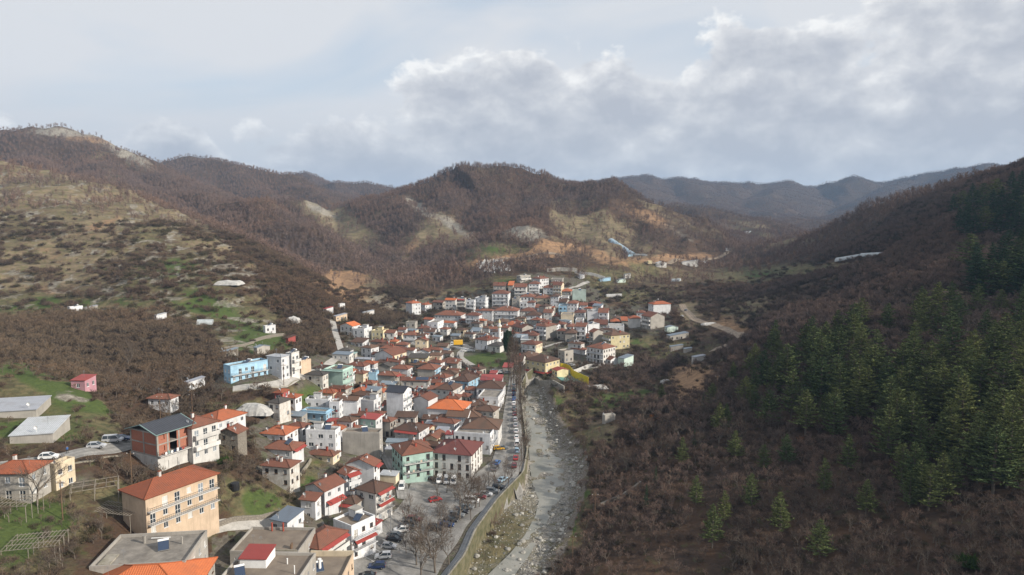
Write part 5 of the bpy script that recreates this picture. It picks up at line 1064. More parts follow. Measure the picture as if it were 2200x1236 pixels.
 (604,634,647,855,1.6,20,'h','o','w','','white house with orange-red hip roof behind the old slate-roofed house'),
 (590,604,612,844,2,22,'h','o','R','','red brick house with small hip roof at the village edge'),
 (562,612,640,934,1.6,25,'h','o','w','','low white house under a broad orange hip roof'),
 (567,627,652,967,1.6,15,'h','r','w','AR','low white house with large brown-red hip roof left of white block'),
 (563,622,643,1004,2.5,25,'h','r','d','','old cracked plaster house with brown-red roof above the gardens'),
 (424,466,527,906,1.3,50,'h','o','w','','low house with broad orange roof and bright ridges'),
 (470,510,527,931,2.2,22,'G','r','s','xR','old stone house with patched orange gable roof'),
 (657,720,728,929,3.3,8,'f','-','w','S','tall white flat-roofed block with few small windows'),
 (735,815,818,933,3.2,3,'f','-','k','xL,no,dk','big unplastered grey wall block behind the red gabled house'),
 (745,803,815,1001,2.6,12,'G','r','w','xL,AR','white gabled house with wide red roof right of narrow lane'),
 (656,697,739,1055,2.4,45,'G','r','w','AR1','long white gabled house with tiled roof running uphill'),
 (646,677,689,1075,1.9,20,'s','r','w','','small white lean-to house in front of long gabled house'),
 (728,743,773,1020,2.8,55,'g','r','w','BR,AR','white balconied house with brown tiles in the lower terrace row'),
 (766,807,842,1059,3,40,'h','b','n','BR,AR,AR1','white house with brown hip roof and red awnings by the street'),
 (731,762,783,1083,1.5,30,'h','b','k','AL','low house with brown roof and red awnings among the terraces'),
 (716,755,806,1135,2.9,50,'f','-','w','BR,dk,AR1,S','white flat-roofed house with solar panel and rounded red-tiled edge'),
 (636,685,744,1179,2.7,40,'h','r','n','BR,AR','house with large tiled hip roof and red fascia by the car park'),
 (581,617,653,1123,2.1,40,'s','m','w','','white house with blue-grey corrugated metal roof'),
 (494,640,650,1192,2.6,2,'f','-','k','dk,no,b=12','large brown concrete flat roof with two red flue pipes'),
 (462,634,640,1262,2.8,2,'f','-','k','dk,no,b=12.5','flat brown roof with small red-roofed hut at the bottom'),
 (628,728,732,1262,2.6,0,'f','-','t','dk,no,b=13','flat brown roof with a white flue at the bottom edge'),
 (192,398,404,1212,2.3,-7,'f','-','k','no,b=13,S','weathered concrete flat roof with solar heater, lower left'),
 (150,404,412,1290,1.8,-7,'h','O','k','xL,b=15','house with bright orange tiled hip roof at the bottom edge'),
 (277,312,466,1071,3.6,60,'h','o','t','BR,xL,R:t,a=9','peach four-storey house with balconies and terracotta roof'),
 (405,412,468,920,3.2,55,'h','r','n','BR,R:n,xL,a=9','white balconied house joined to the brick house shell'),
 (318,365,383,857,1.6,25,'h','r','w','','white house with brown-red roof half hidden by bare trees'),
 (-30,60,106,1016,2.2,35,'h','o','k','','old pinkish house with orange-red roof at the left edge'),
 (105,118,160,1003,1.8,50,'f','-','c','dk','unfinished cream concrete house beside the old pinkish house'),
 (480,495,575,790,2,62,'f','-','b','BR,W,R:b','sky-blue two-storey house with white balcony band'),
 (573,604,620,768,3,40,'h','M','w','','white three-storey house with pale metal hip roof'),
 (614,626,641,762,3,40,'f','-','n','BR','narrow balconied house right of the pale metal roof'),
 # lower centre
 (862,921,924,818,2.6,4,'g','r','k','BL','wide grey balconied house with dark panels on its red roof'),
 (830,866,884,844,4,20,'g','D','w','xL,BR','tall white block with anthracite sheet roof and blank front'),
 (888,920,940,860,2.9,30,'G','r','w','xL,xR','white house with blank gable and brown-red roof, centre'),
 (920,936,938,836,2,5,'s','r','w','xL','narrow white house between the solar-panel house and gabled white house'),
 (936,973,993,838,2.4,22,'h','b','n','BR','grey-white house with brown roof and stacked right balconies'),
 (937,957,972,812,2,35,'h','r','w','','white house with red-brown roof above the grey-white house'),
 (970,1006,1030,820,2,25,'h','b','b','','light blue house with broad brown hip roof'),
 (985,1010,1020,804,1,20,'h','b','k','','low brown-roofed house above the light blue house'),
 (1010,1030,1044,794,1,40,'h','b','k','','house with brown hip roof and orange ridges near stream mouth'),
 (960,982,990,800,1,15,'g','r','k','','low grey house with reddish roof at the stream mouth'),
 (1032,1078,1081,818,1.2,4,'s','R','w','','low white building with long bright red sheet roof'),
 (1024,1078,1086,835,2,8,'h','b','w','','white street-corner house with long brown roof, first by the street'),
 (1026,1070,1083,857,2,10,'f','-','w','no','white house with roof terrace and red dish, second by the street'),
 (995,1022,1025,872,1.6,6,'g','b','w','','house with very dark brown roof behind the long orange roof'),
 (919,994,1011,881,2.5,12,'h','O','w','xL','long white building with bright orange roof and blank front'),
 (936,975,979,900,1.5,8,'h','b','w','','small bluish-white house with mossy brown hip roof'),
 (908,934,936,900,1,5,'s','b','k','','low shed with mossy tiles left of bluish-white house'),
 (914,956,960,912,1,8,'s','M','k','xL','low shed with wide pale corrugated roof'),
 (1022,1060,1072,884,2,20,'h','b','k','','house with brown hip roof third along the riverside street'),
 (1022,1042,1047,894,1.2,10,'s','r','w','','little white penthouse house with single dark window'),
 (992,1070,1078,922,2.5,6,'h','b','w','R:n','long house with brown mossy roof by the riverside street'),
 (975,1053,1063,936,2.4,12,'f','-','w','BR,W,no','white flat-roofed house with dark roof edge behind cream hall'),
 (848,900,922,928,2.4,25,'h','b','n','R:w,AL','house with dark tiled hip roof and bright white right side'),
 (850,892,897,896,2,5,'s','b','d','','shabby white house with brown lean-to roof below anthracite roof'),
 (812,838,849,906,2.2,25,'h','r','k','','narrow house with orange-brown roof left of shabby white house'),
 (914,939,956,942,1.6,20,'G','r','c','','small beige gabled house with one attic window'),
 (935,960,966,929,1.5,8,'s','M','k','xL','shed with pale blue-white sheet roof above beige gable'),
 (957,972,975,934,2,8,'s','R','w','','white house with bright red sheet roof beside pale sheet roof'),
 (842,865,930,978,3.2,72,'h','r','g','BR,R:g,xR0','mint green house with enclosed balconies beside the cream hall'),
 (929,1012,1036,978,2.75,14,'h','2','n','T','large cream hall with smooth dark red roof and tall windows'),
 (829,872,875,951,1.5,3,'s','m','w','','white house with long grey-blue metal roof'),
 (828,848,850,966,1,5,'s','M','k','xL','small shed with light blue sheet roof beside mint green house'),
 (641,690,700,926,1.5,8,'h','b','w','','house with brown roof directly behind the tall white flat block'),
 (698,733,742,923,1.5,10,'h','o','w','xL','white house with small orange roof behind the flat terrace'),
 (724,755,769,906,2.4,30,'h','b','w','','white house with brown roof and bluish side above orange roof'),
 (702,722,728,907,1.5,10,'s','R','w','','small white house with bright red sheet roof, left centre'),
 (774,807,821,902,2.8,25,'s','R','g','BL,R:w','house with big red canopy roof over green terrace'),
 (820,840,848,915,1.4,20,'g','r','k','','low brown-roofed barn right of the red canopy house'),
 (816,850,856,1023,1.2,12,'s','M','c','xL','low building with pale yellowish sheet roof beside the mint house'),
 (790,805,821,1131,1,40,'s','R','w','','red-roofed kiosk at the edge of the car park'),
 (780,800,806,825,1.6,20,'h','r','k','','house with red-brown roof squeezed above the orange roofs'),
 (822,838,846,870,1.2,20,'g','r','n','xL','small red-gabled outbuilding against the anthracite-roofed block'),
 (958,985,992,856,2,10,'h','r','k','','house with brown roof hidden behind the long orange roof'),
 (880,905,912,856,1.3,15,'h','r','k','','low red-roofed house between two white gables'),
 (1000,1018,1024,838,1.4,15,'g','r','w','','small white house with brown gable beside street-corner house'),
 (860,884,890,905,1.2,10,'h','b','k','','low mossy-roofed house left of the mossy shed'),
 (985,1005,1012,925,1.2,15,'s','M','n','','small pale-roofed outbuilding between long roofs'),
 (880,898,902,962,1,10,'s','b','k','','dark lean-to roof behind the mint green house'),
 (1140,1160,1166,688,1.5,20,'h','r','k','','low red-roofed house under the brown hip-roofed window house'),
 (1195,1212,1218,697,1.5,20,'h','r','k','','reddish-roofed low house below the plain beige block'),
 (1236,1252,1258,690,2,10,'f','-','w','','white flat house left of the dark-balcony corner house'),
 (1288,1304,1308,697,1.6,10,'g','r','k','','small brown-roofed house left of the terrace house'),
 (1096,1118,1122,693,1.3,15,'h','r','n','','low house with brown roof above the cypresses'),
 (1065,1090,1094,692,1.5,8,'h','b','k','','low dark-roofed house just behind the minaret top'),
 (1160,1180,1185,693,1.4,15,'h','r','k','','low brown-roofed house above the concrete-sided apartment'),
 (1010,1030,1036,712,1,10,'s','m','k','xL','low blue-grey metal shed left of the mosque'),
 (968,986,990,722,1,10,'s','m','k','','blue metal-roofed shed above the yellow truck'),
 (940,960,966,744,1,10,'g','b','k','','small stone-walled barn by the side stream'),
 (926,944,950,812,1.6,15,'h','r','k','','low red-roofed house left of the white street row'),
 (800,818,824,762,1.4,15,'g','r','w','','little white house above the white gabled house'),
 (836,852,858,734,1.6,15,'h','o','c','','little cream house with orange roof in the sunlit rows'),
 (856,872,876,770,1.4,10,'h','r','c','','cream house with red roof right of the cream balcony side'),
]
SHEDS = [ # free-standing sheds and greenhouses: same geometry, plain walls
 (1328,1341,1361,771,1.5,40,'s','m','m','xL,xR,R:m','grey-blue metal shed with sloping sheet roof right of white house'),
 (1428,1434,1457,704,1.2,60,'g','m','m','xL,xR,R:m','grey-green shed with bluish gabled roof below the big white block'),
 (1432,1440,1479,722,1.2,60,'s','m','k','xL','open-fronted shed with rusty and blue metal sheets'),
 (1438,1441,1468,745,1,70,'s','m','k','xL,xR','low shed with bright blue-grey metal roof on the right slope'),
 (1468,1471,1487,750,.8,70,'s','m','k','xL,xR','small metal lean-to right of the bright blue-grey roof'),
 (1486,1492,1516,768,1.2,60,'s','M','n','xL,xR','tilted white shed beside the earth bank'),
 (474,480,512,757,.9,62,'s','m','s','xL','stone hut with flat metal roof above the sky-blue house'),
 (545,552,580,748,1,60,'g','m','k','xL,xR','dark tin shed on the terrace above the metal hip roof'),
 (640,646,668,778,1.6,60,'f','-','t','xL,xR,dk,no','tan stone-walled terrace block right of the narrow balconied house'),
 (565,570,592,703,1,60,'f','-','w','no','tiny white hut on the left slope'),
 (614,619,635,726,1,60,'s','b','R','xL,xR','small red shed with bluish roof among the trees'),
 (145,150,178,662,1,65,'f','-','w','no','white hut leftmost in the row on the terraced slope'),
 (178,182,210,662,.9,65,'s','M','k','xL,xR','grey shed joined to the white hut on terraced slope'),
 (332,336,358,678,.9,60,'s','M','w','xL,xR','small white shed with bluish roof above the wood'),
 (694,700,716,664,1,50,'s','R','w','','tiny white house with red roof high above the village left'),
 (727,730,738,655,1,50,'f','-','w','no','white cube hut below the orange cliff'),
 (716,722,746,680,1,55,'s','M','t','xL','stone hut with white railing terrace below the orange cliff'),
 (778,782,804,672,.8,60,'s','M','n','xL,xR','pair of low white roofs left of the blank-sided white house'),
 (1340,1343,1355,590,1.3,60,'s','m','n','xL,xR','grey-blue shed standing above the village on the right'),
 (1322,1326,1344,602,.9,55,'s','m','m','xL,xR','pale blue long shed beside the grass strip above village'),
 (1286,1290,1312,600,.9,55,'s','m','b','xL,xR','blue-grey sheds cluster at the end of the quarry wall'),
 (1345,1349,1360,548,1.2,60,'f','-','b','xL,xR,no','bright blue container at the foot of the long polytunnel'),
 (1408,1411,1432,565,1.6,60,'g','M','n','xL,xR','white barrel-roofed shed by the orange earth road'),
 (1390,1393,1400,562,1,60,'f','-','y','xL,xR,no','small yellow box container near the white barrel-roofed shed'),
 (1464,1466,1500,563,.9,72,'s','M','n','xL,xR','long pale greenhouse beside the earth road'),
 (1506,1508,1520,562,.6,70,'s','M','w','xL,xR','small white tunnel right of the long pale greenhouse'),
 (1558,1561,1572,534,1,60,'f','-','w','no','white hut in the right-hand pass'),
 (1600,1603,1622,498,1,60,'s','M','w','xL,xR','white sheds far off in the right-hand valley'),
 (1060,1064,1080,560,1,60,'f','-','w','no','white hut above the cemetery'),
 (1110,1118,1140,594,2,50,'f','-','k','BR','grey concrete house frame beside the cemetery'),
 (1240,1246,1256,592,1,60,'s','M','w','xL,xR','white shed at the end of the pale quarry wall'),
 (398,404,440,822,1,60,'s','M','w','xL','white hut among the bare trees left of the sky-blue house'),
 (1296,1300,1322,896,.9,60,'f','-','k','xL,xR,dk,no','small concrete cistern in the riverside scrub'),
]
material('old_wall_', (0.34, 0.31, 0.26), 0.95, 0.4, 0.5, 0.03, 3, col2=(0.18, 0.165, 0.12))
def build_houses():
    out = {}
    for s in HOUSES:
        if s[10].startswith('peach'): out['peach'] = house(s)
        elif s[10].startswith('large cream hall'): out['hall'] = house(s, 'public_hall', 'hall')
        else: house(s)
    for s in SHEDS:
        nm, cat = ('hut', 'hut') if ' hut' in s[10] else ('container', 'container') if 'container' in s[10] else ('shed', 'shed')
        house(s, nm, cat)
    print('HOUSES', len(HOUSES), len(SHEDS), time.time() - T0)
    return out
SPECIAL = build_houses()
# clutter of the large flat roofs at the bottom edge
def find(txt): return [i for sp_, i in BUILT if txt in sp_[10]][0]
def roof_box(inf, name, x0, y0, x1, y1, h0, h1, mat, slope=0.0, top=None):
    b = MB(); z = inf['h']; b.box(x0, y0, z + h0, x1, y1, z + h1, 0); o = b.build(name, [mat], inf['roof'])
    if top: t = MB(); t.add([(x0 - .2, y0 - .25, z + h1 + .02), (x1 + .2, y0 - .25, z + h1 + .02), (x1 + .2, y1 + .2, z + h1 + .5), (x0 - .2, y1 + .2, z + h1 + .5), (x0 - .2, y0 - .25, z + h1 + .2), (x1 + .2, y0 - .25, z + h1 + .2), (x1 + .2, y1 + .2, z + h1 + .7), (x0 - .2, y1 + .2, z + h1 + .7)], [(0, 3, 2, 1), (4, 5, 6, 7), (0, 1, 5, 4), (1, 2, 6, 5), (2, 3, 7, 6), (3, 0, 4, 7)]); link('hut_roof', t.mesh('hut_roof', [top]), inf['root'])
    return o
def flue(inf, x, y, h, mat, r=.2):
    b = MB(); z = inf['h']; b.bar((x, y, z), (x, y, z + h), r, 0, 10); b.bar((x, y, z + h), (x, y, z + h + .12), r * 1.3, 0, 10); b.build('flue_pipe', [mat], inf['roof'])
q = find('two red flue pipes'); flue(q, -2.5, q['b'] / 2 - .8, 1.9, 'brick_red'); flue(q, .2, q['b'] / 2 - .8, 1.9, 'brick_red'); roof_box(q, 'roof_wall', q['a'] * .1, -q['b'] / 2 + .3, q['a'] / 2 - .3, -q['b'] / 2 + .5, 0, .9, 'old_wall_'); roof_box(q, 'cable_reel', q['a'] * .33, -q['b'] * .3, q['a'] * .33 + .25, -q['b'] * .3 + 1.1, 0, 1.1, 'wood')
q = find('small red-roofed hut'); roof_box(q, 'stair_hut', -q['a'] * .38, q['b'] * .05, -q['a'] * .38 + 5.4, q['b'] / 2 - .6, 0, 1.9, 'white_paint', 0, 'tile_R'); add_solar(q['roof'], -q['a'] * .3, -q['b'] * .18, q['h'], .5); flue(q, q['a'] * .2, q['b'] * .2, 1.1, 'white_paint', .12); flue(q, q['a'] * .38, -q['b'] * .1, 1.6, 'white_paint', .1)
q = find('white flue at the bottom'); flue(q, -q['a'] * .1, 0, 2.6, 'white_paint', .32); roof_box(q, 'parapet', -q['a'] / 2, q['b'] / 2 - .25, q['a'] / 2, q['b'] / 2 + .06, .02, 1.25, 'wall_c')
q = find('weathered concrete flat roof'); flue(q, -q['a'] * .15, q['b'] * .25, 1.5, 'concrete', .3); flue(q, q['a'] * .3, q['b'] * .15, 1.4, 'concrete', .16); roof_box(q, 'roof_slab', -q['a'] * .45, -q['b'] * .4, -q['a'] * .32, -q['b'] * .1, 0, .25, 'old_wall_'); roof_box(q, 'plank', -q['a'] * .1, q['b'] * .33, q['a'] * .12, q['b'] * .345, .4, .5, 'white_paint')
q = find('dark panels on its red roof')
for k in range(5): b = MB(); x0 = q['a'] * (.02 + .093 * k); L = q['b'] / 2 * .92; z0 = q['h'] + .28; b.add([(x0, -q['b'] / 2 + .1, z0), (x0 + q['a'] * .088, -q['b'] / 2 + .1, z0), (x0 + q['a'] * .088, -q['b'] / 2 + L, z0 + L * .4), (x0, -q['b'] / 2 + L, z0 + L * .4)], [(0, 1, 2, 3)]); b.build('solar_panel', ['solar'], q['roof'])
# ------------------------------------------------------------------ streets, river, walls
def paved(name, ca, cb, rough=0.85, tracks=True):
    m = bpy.data.materials.new(name); m.use_nodes = True; t = NT(m.node_tree); m.node_tree.nodes.clear()
    out = t.n('ShaderNodeOutputMaterial'); b = t.n('ShaderNodeBsdfPrincipled', {'Roughness': rough, 'Specular IOR Level': 0.3}); t.t.links.new(b.outputs[0], out.inputs[0]); pos = t.n('ShaderNodeNewGeometry').outputs['Position']
    c = t.mix(t.ramp(t.noise(pos, 0.35, 6, 0.7), [(0.38, 0), (0.62, 1)]), ca, cb); c = t.mix(t.math('MULTIPLY', t.ramp(t.noise(pos, 2.2, 5, 0.7), [(0.5, 0), (0.7, 1)]), 0.5), c, tuple(v * 0.5 for v in cb))
    if tracks:
        u = t.n('ShaderNodeSeparateXYZ', {0: t.n('ShaderNodeUVMap').outputs[0]}).outputs; wob = t.math('ADD', u[0], t.math('MULTIPLY', t.noise(pos, 0.12, 3), 0.25)); tr = t.ramp(t.math('PINGPONG', t.math('MULTIPLY', wob, 3.0), 0.5), [(0.12, 1), (0.3, 0)]); c = t.mix(t.math('MULTIPLY', tr, 0.35), c, tuple(v * 0.55 for v in cb))
    t.t.links.new(c, b.inputs['Base Color']); bp = t.n('ShaderNodeBump', {'Strength': 0.4, 'Distance': 0.03, 'Height': t.noise(pos, 6, 4)}); t.t.links.new(bp.outputs[0], b.inputs['Normal']); MATS[name] = m
paved('asphalt', (0.30, 0.29, 0.275), (0.19, 0.182, 0.17)); paved('asphalt_dark', (0.115, 0.125, 0.14), (0.085, 0.092, 0.10), tracks=False); paved('concrete_path', (0.42, 0.40, 0.37), (0.30, 0.285, 0.26), tracks=False); paved('dirt_road', (0.33, 0.26, 0.19), (0.22, 0.17, 0.125)); paved('court', (0.10, 0.26, 0.23), (0.12, 0.22, 0.20), tracks=False)
material('mossy_wall', (0.15, 0.135, 0.085), 0.95, 0.5, 0.5, 0.03, 3, col2=(0.07, 0.072, 0.035), streak=0.4); material('old_wall', (0.34, 0.31, 0.26), 0.95, 0.4, 0.5, 0.03, 3, col2=(0.18, 0.165, 0.12), streak=0.5); material('yellow_paint', (0.66, 0.50, 0.03), 0.7, 0.15, 1.0)
def resample(pts, n):
    p = np.array(pts, float); d = np.r_[0, np.cumsum(np.hypot(*(p[1:, :2] - p[:-1, :2]).T))]; t = np.linspace(0, d[-1], n); return np.c_[[np.interp(t, d, p[:, k]) for k in range(p.shape[1])]].T
def ribbon(name, L, Rr, mat, off=0.1, n=70, k=8, zf=None, kind='structure', wet=False):
    "surface draped on the ground between two edge lines"
    a = resample(L, n); b = resample(Rr, n); s = np.linspace(0, 1, k + 1); X = a[:, None, 0] * (1 - s) + b[:, None, 0] * s; Y = a[:, None, 1] * (1 - s) + b[:, None, 1] * s
    Z = (zf(X, Y) if zf else height(X, Y) + off); i = np.arange(n - 1)[:, None] * (k + 1) + np.arange(k); F = np.stack([i, i + 1, i + k + 2, i + k + 1], -1).reshape(-1, 4)
    me = fast_mesh(name, np.c_[X.ravel(), Y.ravel(), Z.ravel()], F, [mat]); me.polygons.foreach_set('use_smooth', [True] * len(F))
    if me.polygons[len(F) // 2].normal.z < 0: me.flip_normals()
    ul = me.uv_layers.new(name='UVMap'); li = np.empty(len(me.loops), np.int32); me.loops.foreach_get('vertex_index', li); U = np.tile(s, n); V = np.repeat(np.arange(n) / n, k + 1); ul.data.foreach_set('uv', np.c_[U[li], V[li]].astype(np.float32).ravel())
    o = link(name, me)
    if kind: o['kind'] = kind
    c = (a + b) / 2; w = np.hypot(*(a - b)[:, :2].T).max() / 2; CLEARLINE.append(([tuple(q) for q in c[::4, :2]], min(w, 14))); return o
def offset_line(pts, d):
    p = np.array(pts, float)[:, :2]; t = np.gradient(p, axis=0); t /= np.hypot(*t.T)[:, None]; return np.c_[p[:, 0] - t[:, 1] * d, p[:, 1] + t[:, 0] * d]
def lane(name, px, w, mat, off=0.12, n=50, kind='structure'):
    c = resample([hit(*q)[:2] for q in px], n); return ribbon(name, offset_line(c, w / 2), offset_line(c, -w / 2), mat, off, n, 4, kind=kind)
def wall_line(name, pts, h, th, mat, label, cat='wall', down=1.5, top=None, n=None):
    p = resample(pts, n or max(3, len(pts) * 4)); a = offset_line(p, th / 2); b = offset_line(p, -th / 2); z = height(p[:, 0], p[:, 1]) if top is None else top(p[:, 1]); mb = MB()
    for i in range(len(p) - 1):
        z0, z1 = z[i] - down, z[i + 1] - down; u0, u1 = z[i] + h, z[i + 1] + h; A = [(*a[i], z0), (*a[i + 1], z1), (*a[i + 1], u1), (*a[i], u0)]; B = [(*b[i], z0), (*b[i + 1], z1), (*b[i + 1], u1), (*b[i], u0)]
        mb.quad(*A); mb.quad(*B); mb.quad(A[3], A[2], B[2], B[3])
        if i == 0: mb.quad(A[0], A[3], B[3], B[0])
        if i == len(p) - 2: mb.quad(A[1], A[2], B[2], B[1])
    o = mb.build(name, [mat]); setmeta(o, label, cat); return o
S_ = lambda L, off=0.0: [Sxy(*q, off)[:2] for q in L]
st = lambda X, Y: np.maximum(height(X, Y), 0) + 0.10
ribbon('street', S_([(1096, 806), (1088, 850), (1080, 900), (1070, 950), (1056, 995), (1040, 1040)]), S_([(1122, 806), (1117, 850), (1119, 900), (1123, 950), (1126, 1000), (1122, 1040)]), 'asphalt', 0.10, 80, 8)
ribbon('car_park', S_([(1058, 990), (1010, 1028), (930, 1034), (884, 1040), (868, 1085), (838, 1125), (780, 1180), (722, 1245), (690, 1300)]), S_([(1122, 1030), (1100, 1050), (1075, 1068), (1050, 1088), (1020, 1110), (1000, 1135), (985, 1165), (955, 1205), (935, 1245), (900, 1300)]), 'asphalt', 0.17, 90, 20)
lane('lane', [(868, 1075), (862, 1040), (846, 1010), (832, 985), (822, 960)], 4.0, 'asphalt', 0.24)
lane('hill_road', [(-60, 1010), (60, 995), (130, 985), (200, 968), (262, 958), (300, 952), (400, 938)], 4.6, 'asphalt')
lane('village_lane', [(440, 1240), (425, 1200), (420, 1165), (440, 1140), (480, 1130), (560, 1128), (600, 1115)], 3.0, 'concrete_path')
lane('upper_lane', [(500, 836), (560, 832), (620, 822), (660, 805), (700, 790), (735, 760), (722, 720), (715, 690)], 3.6, 'concrete_path')
lane('field_path', [(1015, 785), (1000, 777), (988, 768), (990, 758), (1002, 748), (1000, 742), (965, 742)], 4.0, 'concrete_path', 0.16)
lane('bridge_road', [(960, 742), (1000, 745), (1030, 752), (1060, 755)], 3.5, 'concrete_path', 0.25)
lane('slope_path', [(1166, 748), (1185, 742), (1208, 736), (1225, 736)], 2.5, 'concrete_path', 0.3)
lane('earth_track', [(1465, 655), (1478, 672), (1490, 686), (1520, 698), (1560, 708), (1590, 718), (1605, 727), (1580, 740), (1530, 752)], 5.0, 'dirt_road', 0.25)
lane('quarry_road', [(1040, 566), (1090, 556), (1140, 551), (1190, 546), (1210, 552)], 7.0, 'dirt_road', 0.5)
lane('valley_road', [(1390, 568), (1440, 566), (1500, 563), (1545, 556), (1570, 540)], 6.0, 'dirt_road', 0.5)
lane('terrace_track', [(1265, 606), (1245, 612), (1225, 622), (1200, 622)], 3.5, 'concrete_path', 0.3)
def court():
    ribbon('sports_court', [hit(*q)[:2] for q in ((1192, 806), (1202, 816), (1214, 826))], [hit(*q)[:2] for q in ((1226, 800), (1240, 812), (1256, 824))], 'court', 0.25, 12, 8)
court()
# riverside: flood wall with walkway, water, banks
def river_parts():
    top = lambda Y: zs(Y); L = resample(rl, 90); p = [tuple(q) for q in L]
    b = MB(); a_ = offset_line(L, 0.35); 
    for i in range(len(L) - 1):
        z0, z1 = zs(L[i][1]) + BEDOFF - 1.0, zs(L[i + 1][1]) + BEDOFF - 1.0; u0, u1 = zs(L[i][1]) + 0.55, zs(L[i + 1][1]) + 0.55; r0, r1 = L[i] + (0.25, 0), L[i + 1] + (0.25, 0); l0, l1 = L[i] - (0.25, 0), L[i + 1] - (0.25, 0)
        b.quad((*r0, z0), (*r1, z1), (*r1, u1), (*r0, u0)); b.quad((*l0, z0 + 4), (*l1, z1 + 4), (*l1, u1), (*l0, u0)); b.quad((*r0, u0), (*r1, u1), (*l1, u1), (*l0, u0), 1)
    o = b.build('river_wall', ['mossy_wall', 'old_wall']); setmeta(o, 'mossy yellow-green retaining wall holding the street above the stream', 'wall')
    near = L[L[:, 1] < 222]; ribbon('walkway', [tuple(q - (2.2, 0)) for q in near], [tuple(q - (0.5, 0)) for q in near], 'asphalt_dark', 0.2, 50, 3, zf=lambda X, Y: zs(Y) + 0.22)
    rr_ = MB(); q = resample(near, 46)
    for i in range(45):
        A = Vector((q[i][0] - .1, q[i][1], zs(q[i][1]) + .55)); B = Vector((q[i + 1][0] - .1, q[i + 1][1], zs(q[i + 1][1]) + .55)); rr_.bar(A, A + Vector((0, 0, .9)), 0.035, 0, 4)
        for h_ in (0.45, 0.9): rr_.bar(A + Vector((0, 0, h_)), B + Vector((0, 0, h_)), 0.028, 0, 3, cap=False)
    setmeta(rr_.build('walkway_railing', ['metal_grey']), 'thin grey metal railing along the walkway above the stream', 'railing')
    m = bpy.data.materials.new('water'); m.use_nodes = True; t = NT(m.node_tree); m.node_tree.nodes.clear(); out = t.n('ShaderNodeOutputMaterial'); bs = t.n('ShaderNodeBsdfPrincipled', {'Roughness': 0.4, 'Specular IOR Level': 0.35}); t.t.links.new(bs.outputs[0], out.inputs[0]); pos = t.n('ShaderNodeNewGeometry').outputs['Position']
    n1 = t.noise(t.map(pos, (1, 0.6, 1)), 0.9, 6, 0.7, 0.5); n2 = t.noise(pos, 0.16, 4, 0.6); c = t.mix(t.ramp(n2, [(0.35, 0), (0.65, 1)]), (0.20, 0.20, 0.175), (0.27, 0.26, 0.23)); c = t.mix(t.ramp(n1, [(0.6, 0), (0.75, 0.55)]), c, (0.42, 0.44, 0.44)); t.t.links.new(c, bs.inputs['Base Color'])
    bp = t.n('ShaderNodeBump', {'Strength': 0.6, 'Distance': 0.12, 'Height': n1}); t.t.links.new(bp.outputs[0], bs.inputs['Normal']); MATS['water'] = m
    WL = S_([(1010, 1300), (1048, 1236), (1096, 1190), (1128, 1150), (1150, 1110), (1158, 1075), (1145, 1045), (1139, 1010), (1136, 960), (1131, 910), (1130, 870), (1138, 838)], BEDOFF); WR = S_([(1072, 1300), (1106, 1236), (1140, 1190), (1160, 1150), (1182, 1110), (1206, 1070), (1222, 1040), (1216, 1000), (1190, 960), (1172, 920), (1158, 880), (1152, 840)], BEDOFF)
    ribbon('stream', WL, WR, 'water', 0, 120, 10, zf=lambda X, Y: zs(Y) + BEDOFF + 0.12)
    # stones
    R = random.Random(3); ms = []
    for k in range(5):
        bm = bmesh.new(); bmesh.ops.create_icosphere(bm, subdivisions=2, radius=1.0)
        for v in bm.verts: v.co *= 0.78 + 0.3 * R.random(); v.co.z *= 0.62
        me = bpy.data.meshes.new('boulder'); bm.to_mesh(me); bm.free(); me.materials.append(MATS['boulder']); ms.append(me)
    q = np.random.default_rng(8); cand = []
    while len(cand) < 5200:
        Y = q.uniform(140, 330, 4000); i_ = q.random(4000); li = np.interp(Y, [v[1] for v in rl], [v[0] for v in rl]); ri = np.interp(Y, [v[1] for v in rr], [v[0] for v in rr]); X = li + (ri + 3 - li) * i_
        wl = np.interp(Y, [v[1] for v in WL], [v[0] for v in WL]); wr = np.interp(Y, [v[1] for v in WR], [v[0] for v in WR]); near_ = (X > wl) & (X < wr); pr = np.where(near_, np.where(Y < 215, 0.45, 0.05), np.where(Y < 205, np.where(X - li < 13, 0.22, 0.8), np.where(Y < 240, 0.8, 0.5))); k_ = q.random(4000) < pr; cand += list(zip(X[k_], Y[k_]))
    cand = np.array(cand[:5200]); sz = q.uniform(0.08, 0.28, len(cand)) + (q.random(len(cand)) < 0.08) * q.uniform(0.1, 0.5, len(cand)); z = height(cand[:, 0], cand[:, 1]); o_ = np.argsort(-sz); src = []
    for i_ in o_[:130]:
        o = single('boulder', ms[R.randrange(5)], cand[i_][0], cand[i_][1], z[i_] + sz[i_] * .15, R.uniform(0, 6), float(sz[i_] * 1.35), 'pale boulder lying in the stream bed', 'boulder', 'pale boulders in the stream bed'); src.append(o)
    gn_scatter('stones', src[:5] if len({o.data.name for o in src[:5]}) > 2 else src[:9], np.c_[cand[o_[130:]], z[o_[130:]]], sz[o_[130:]], label='pale stones strewn over the stream bed', tilt=0.5)
material('boulder', (0.36, 0.345, 0.31), 0.9, 0.5, 1.2, rnd=0.4)
river_parts()
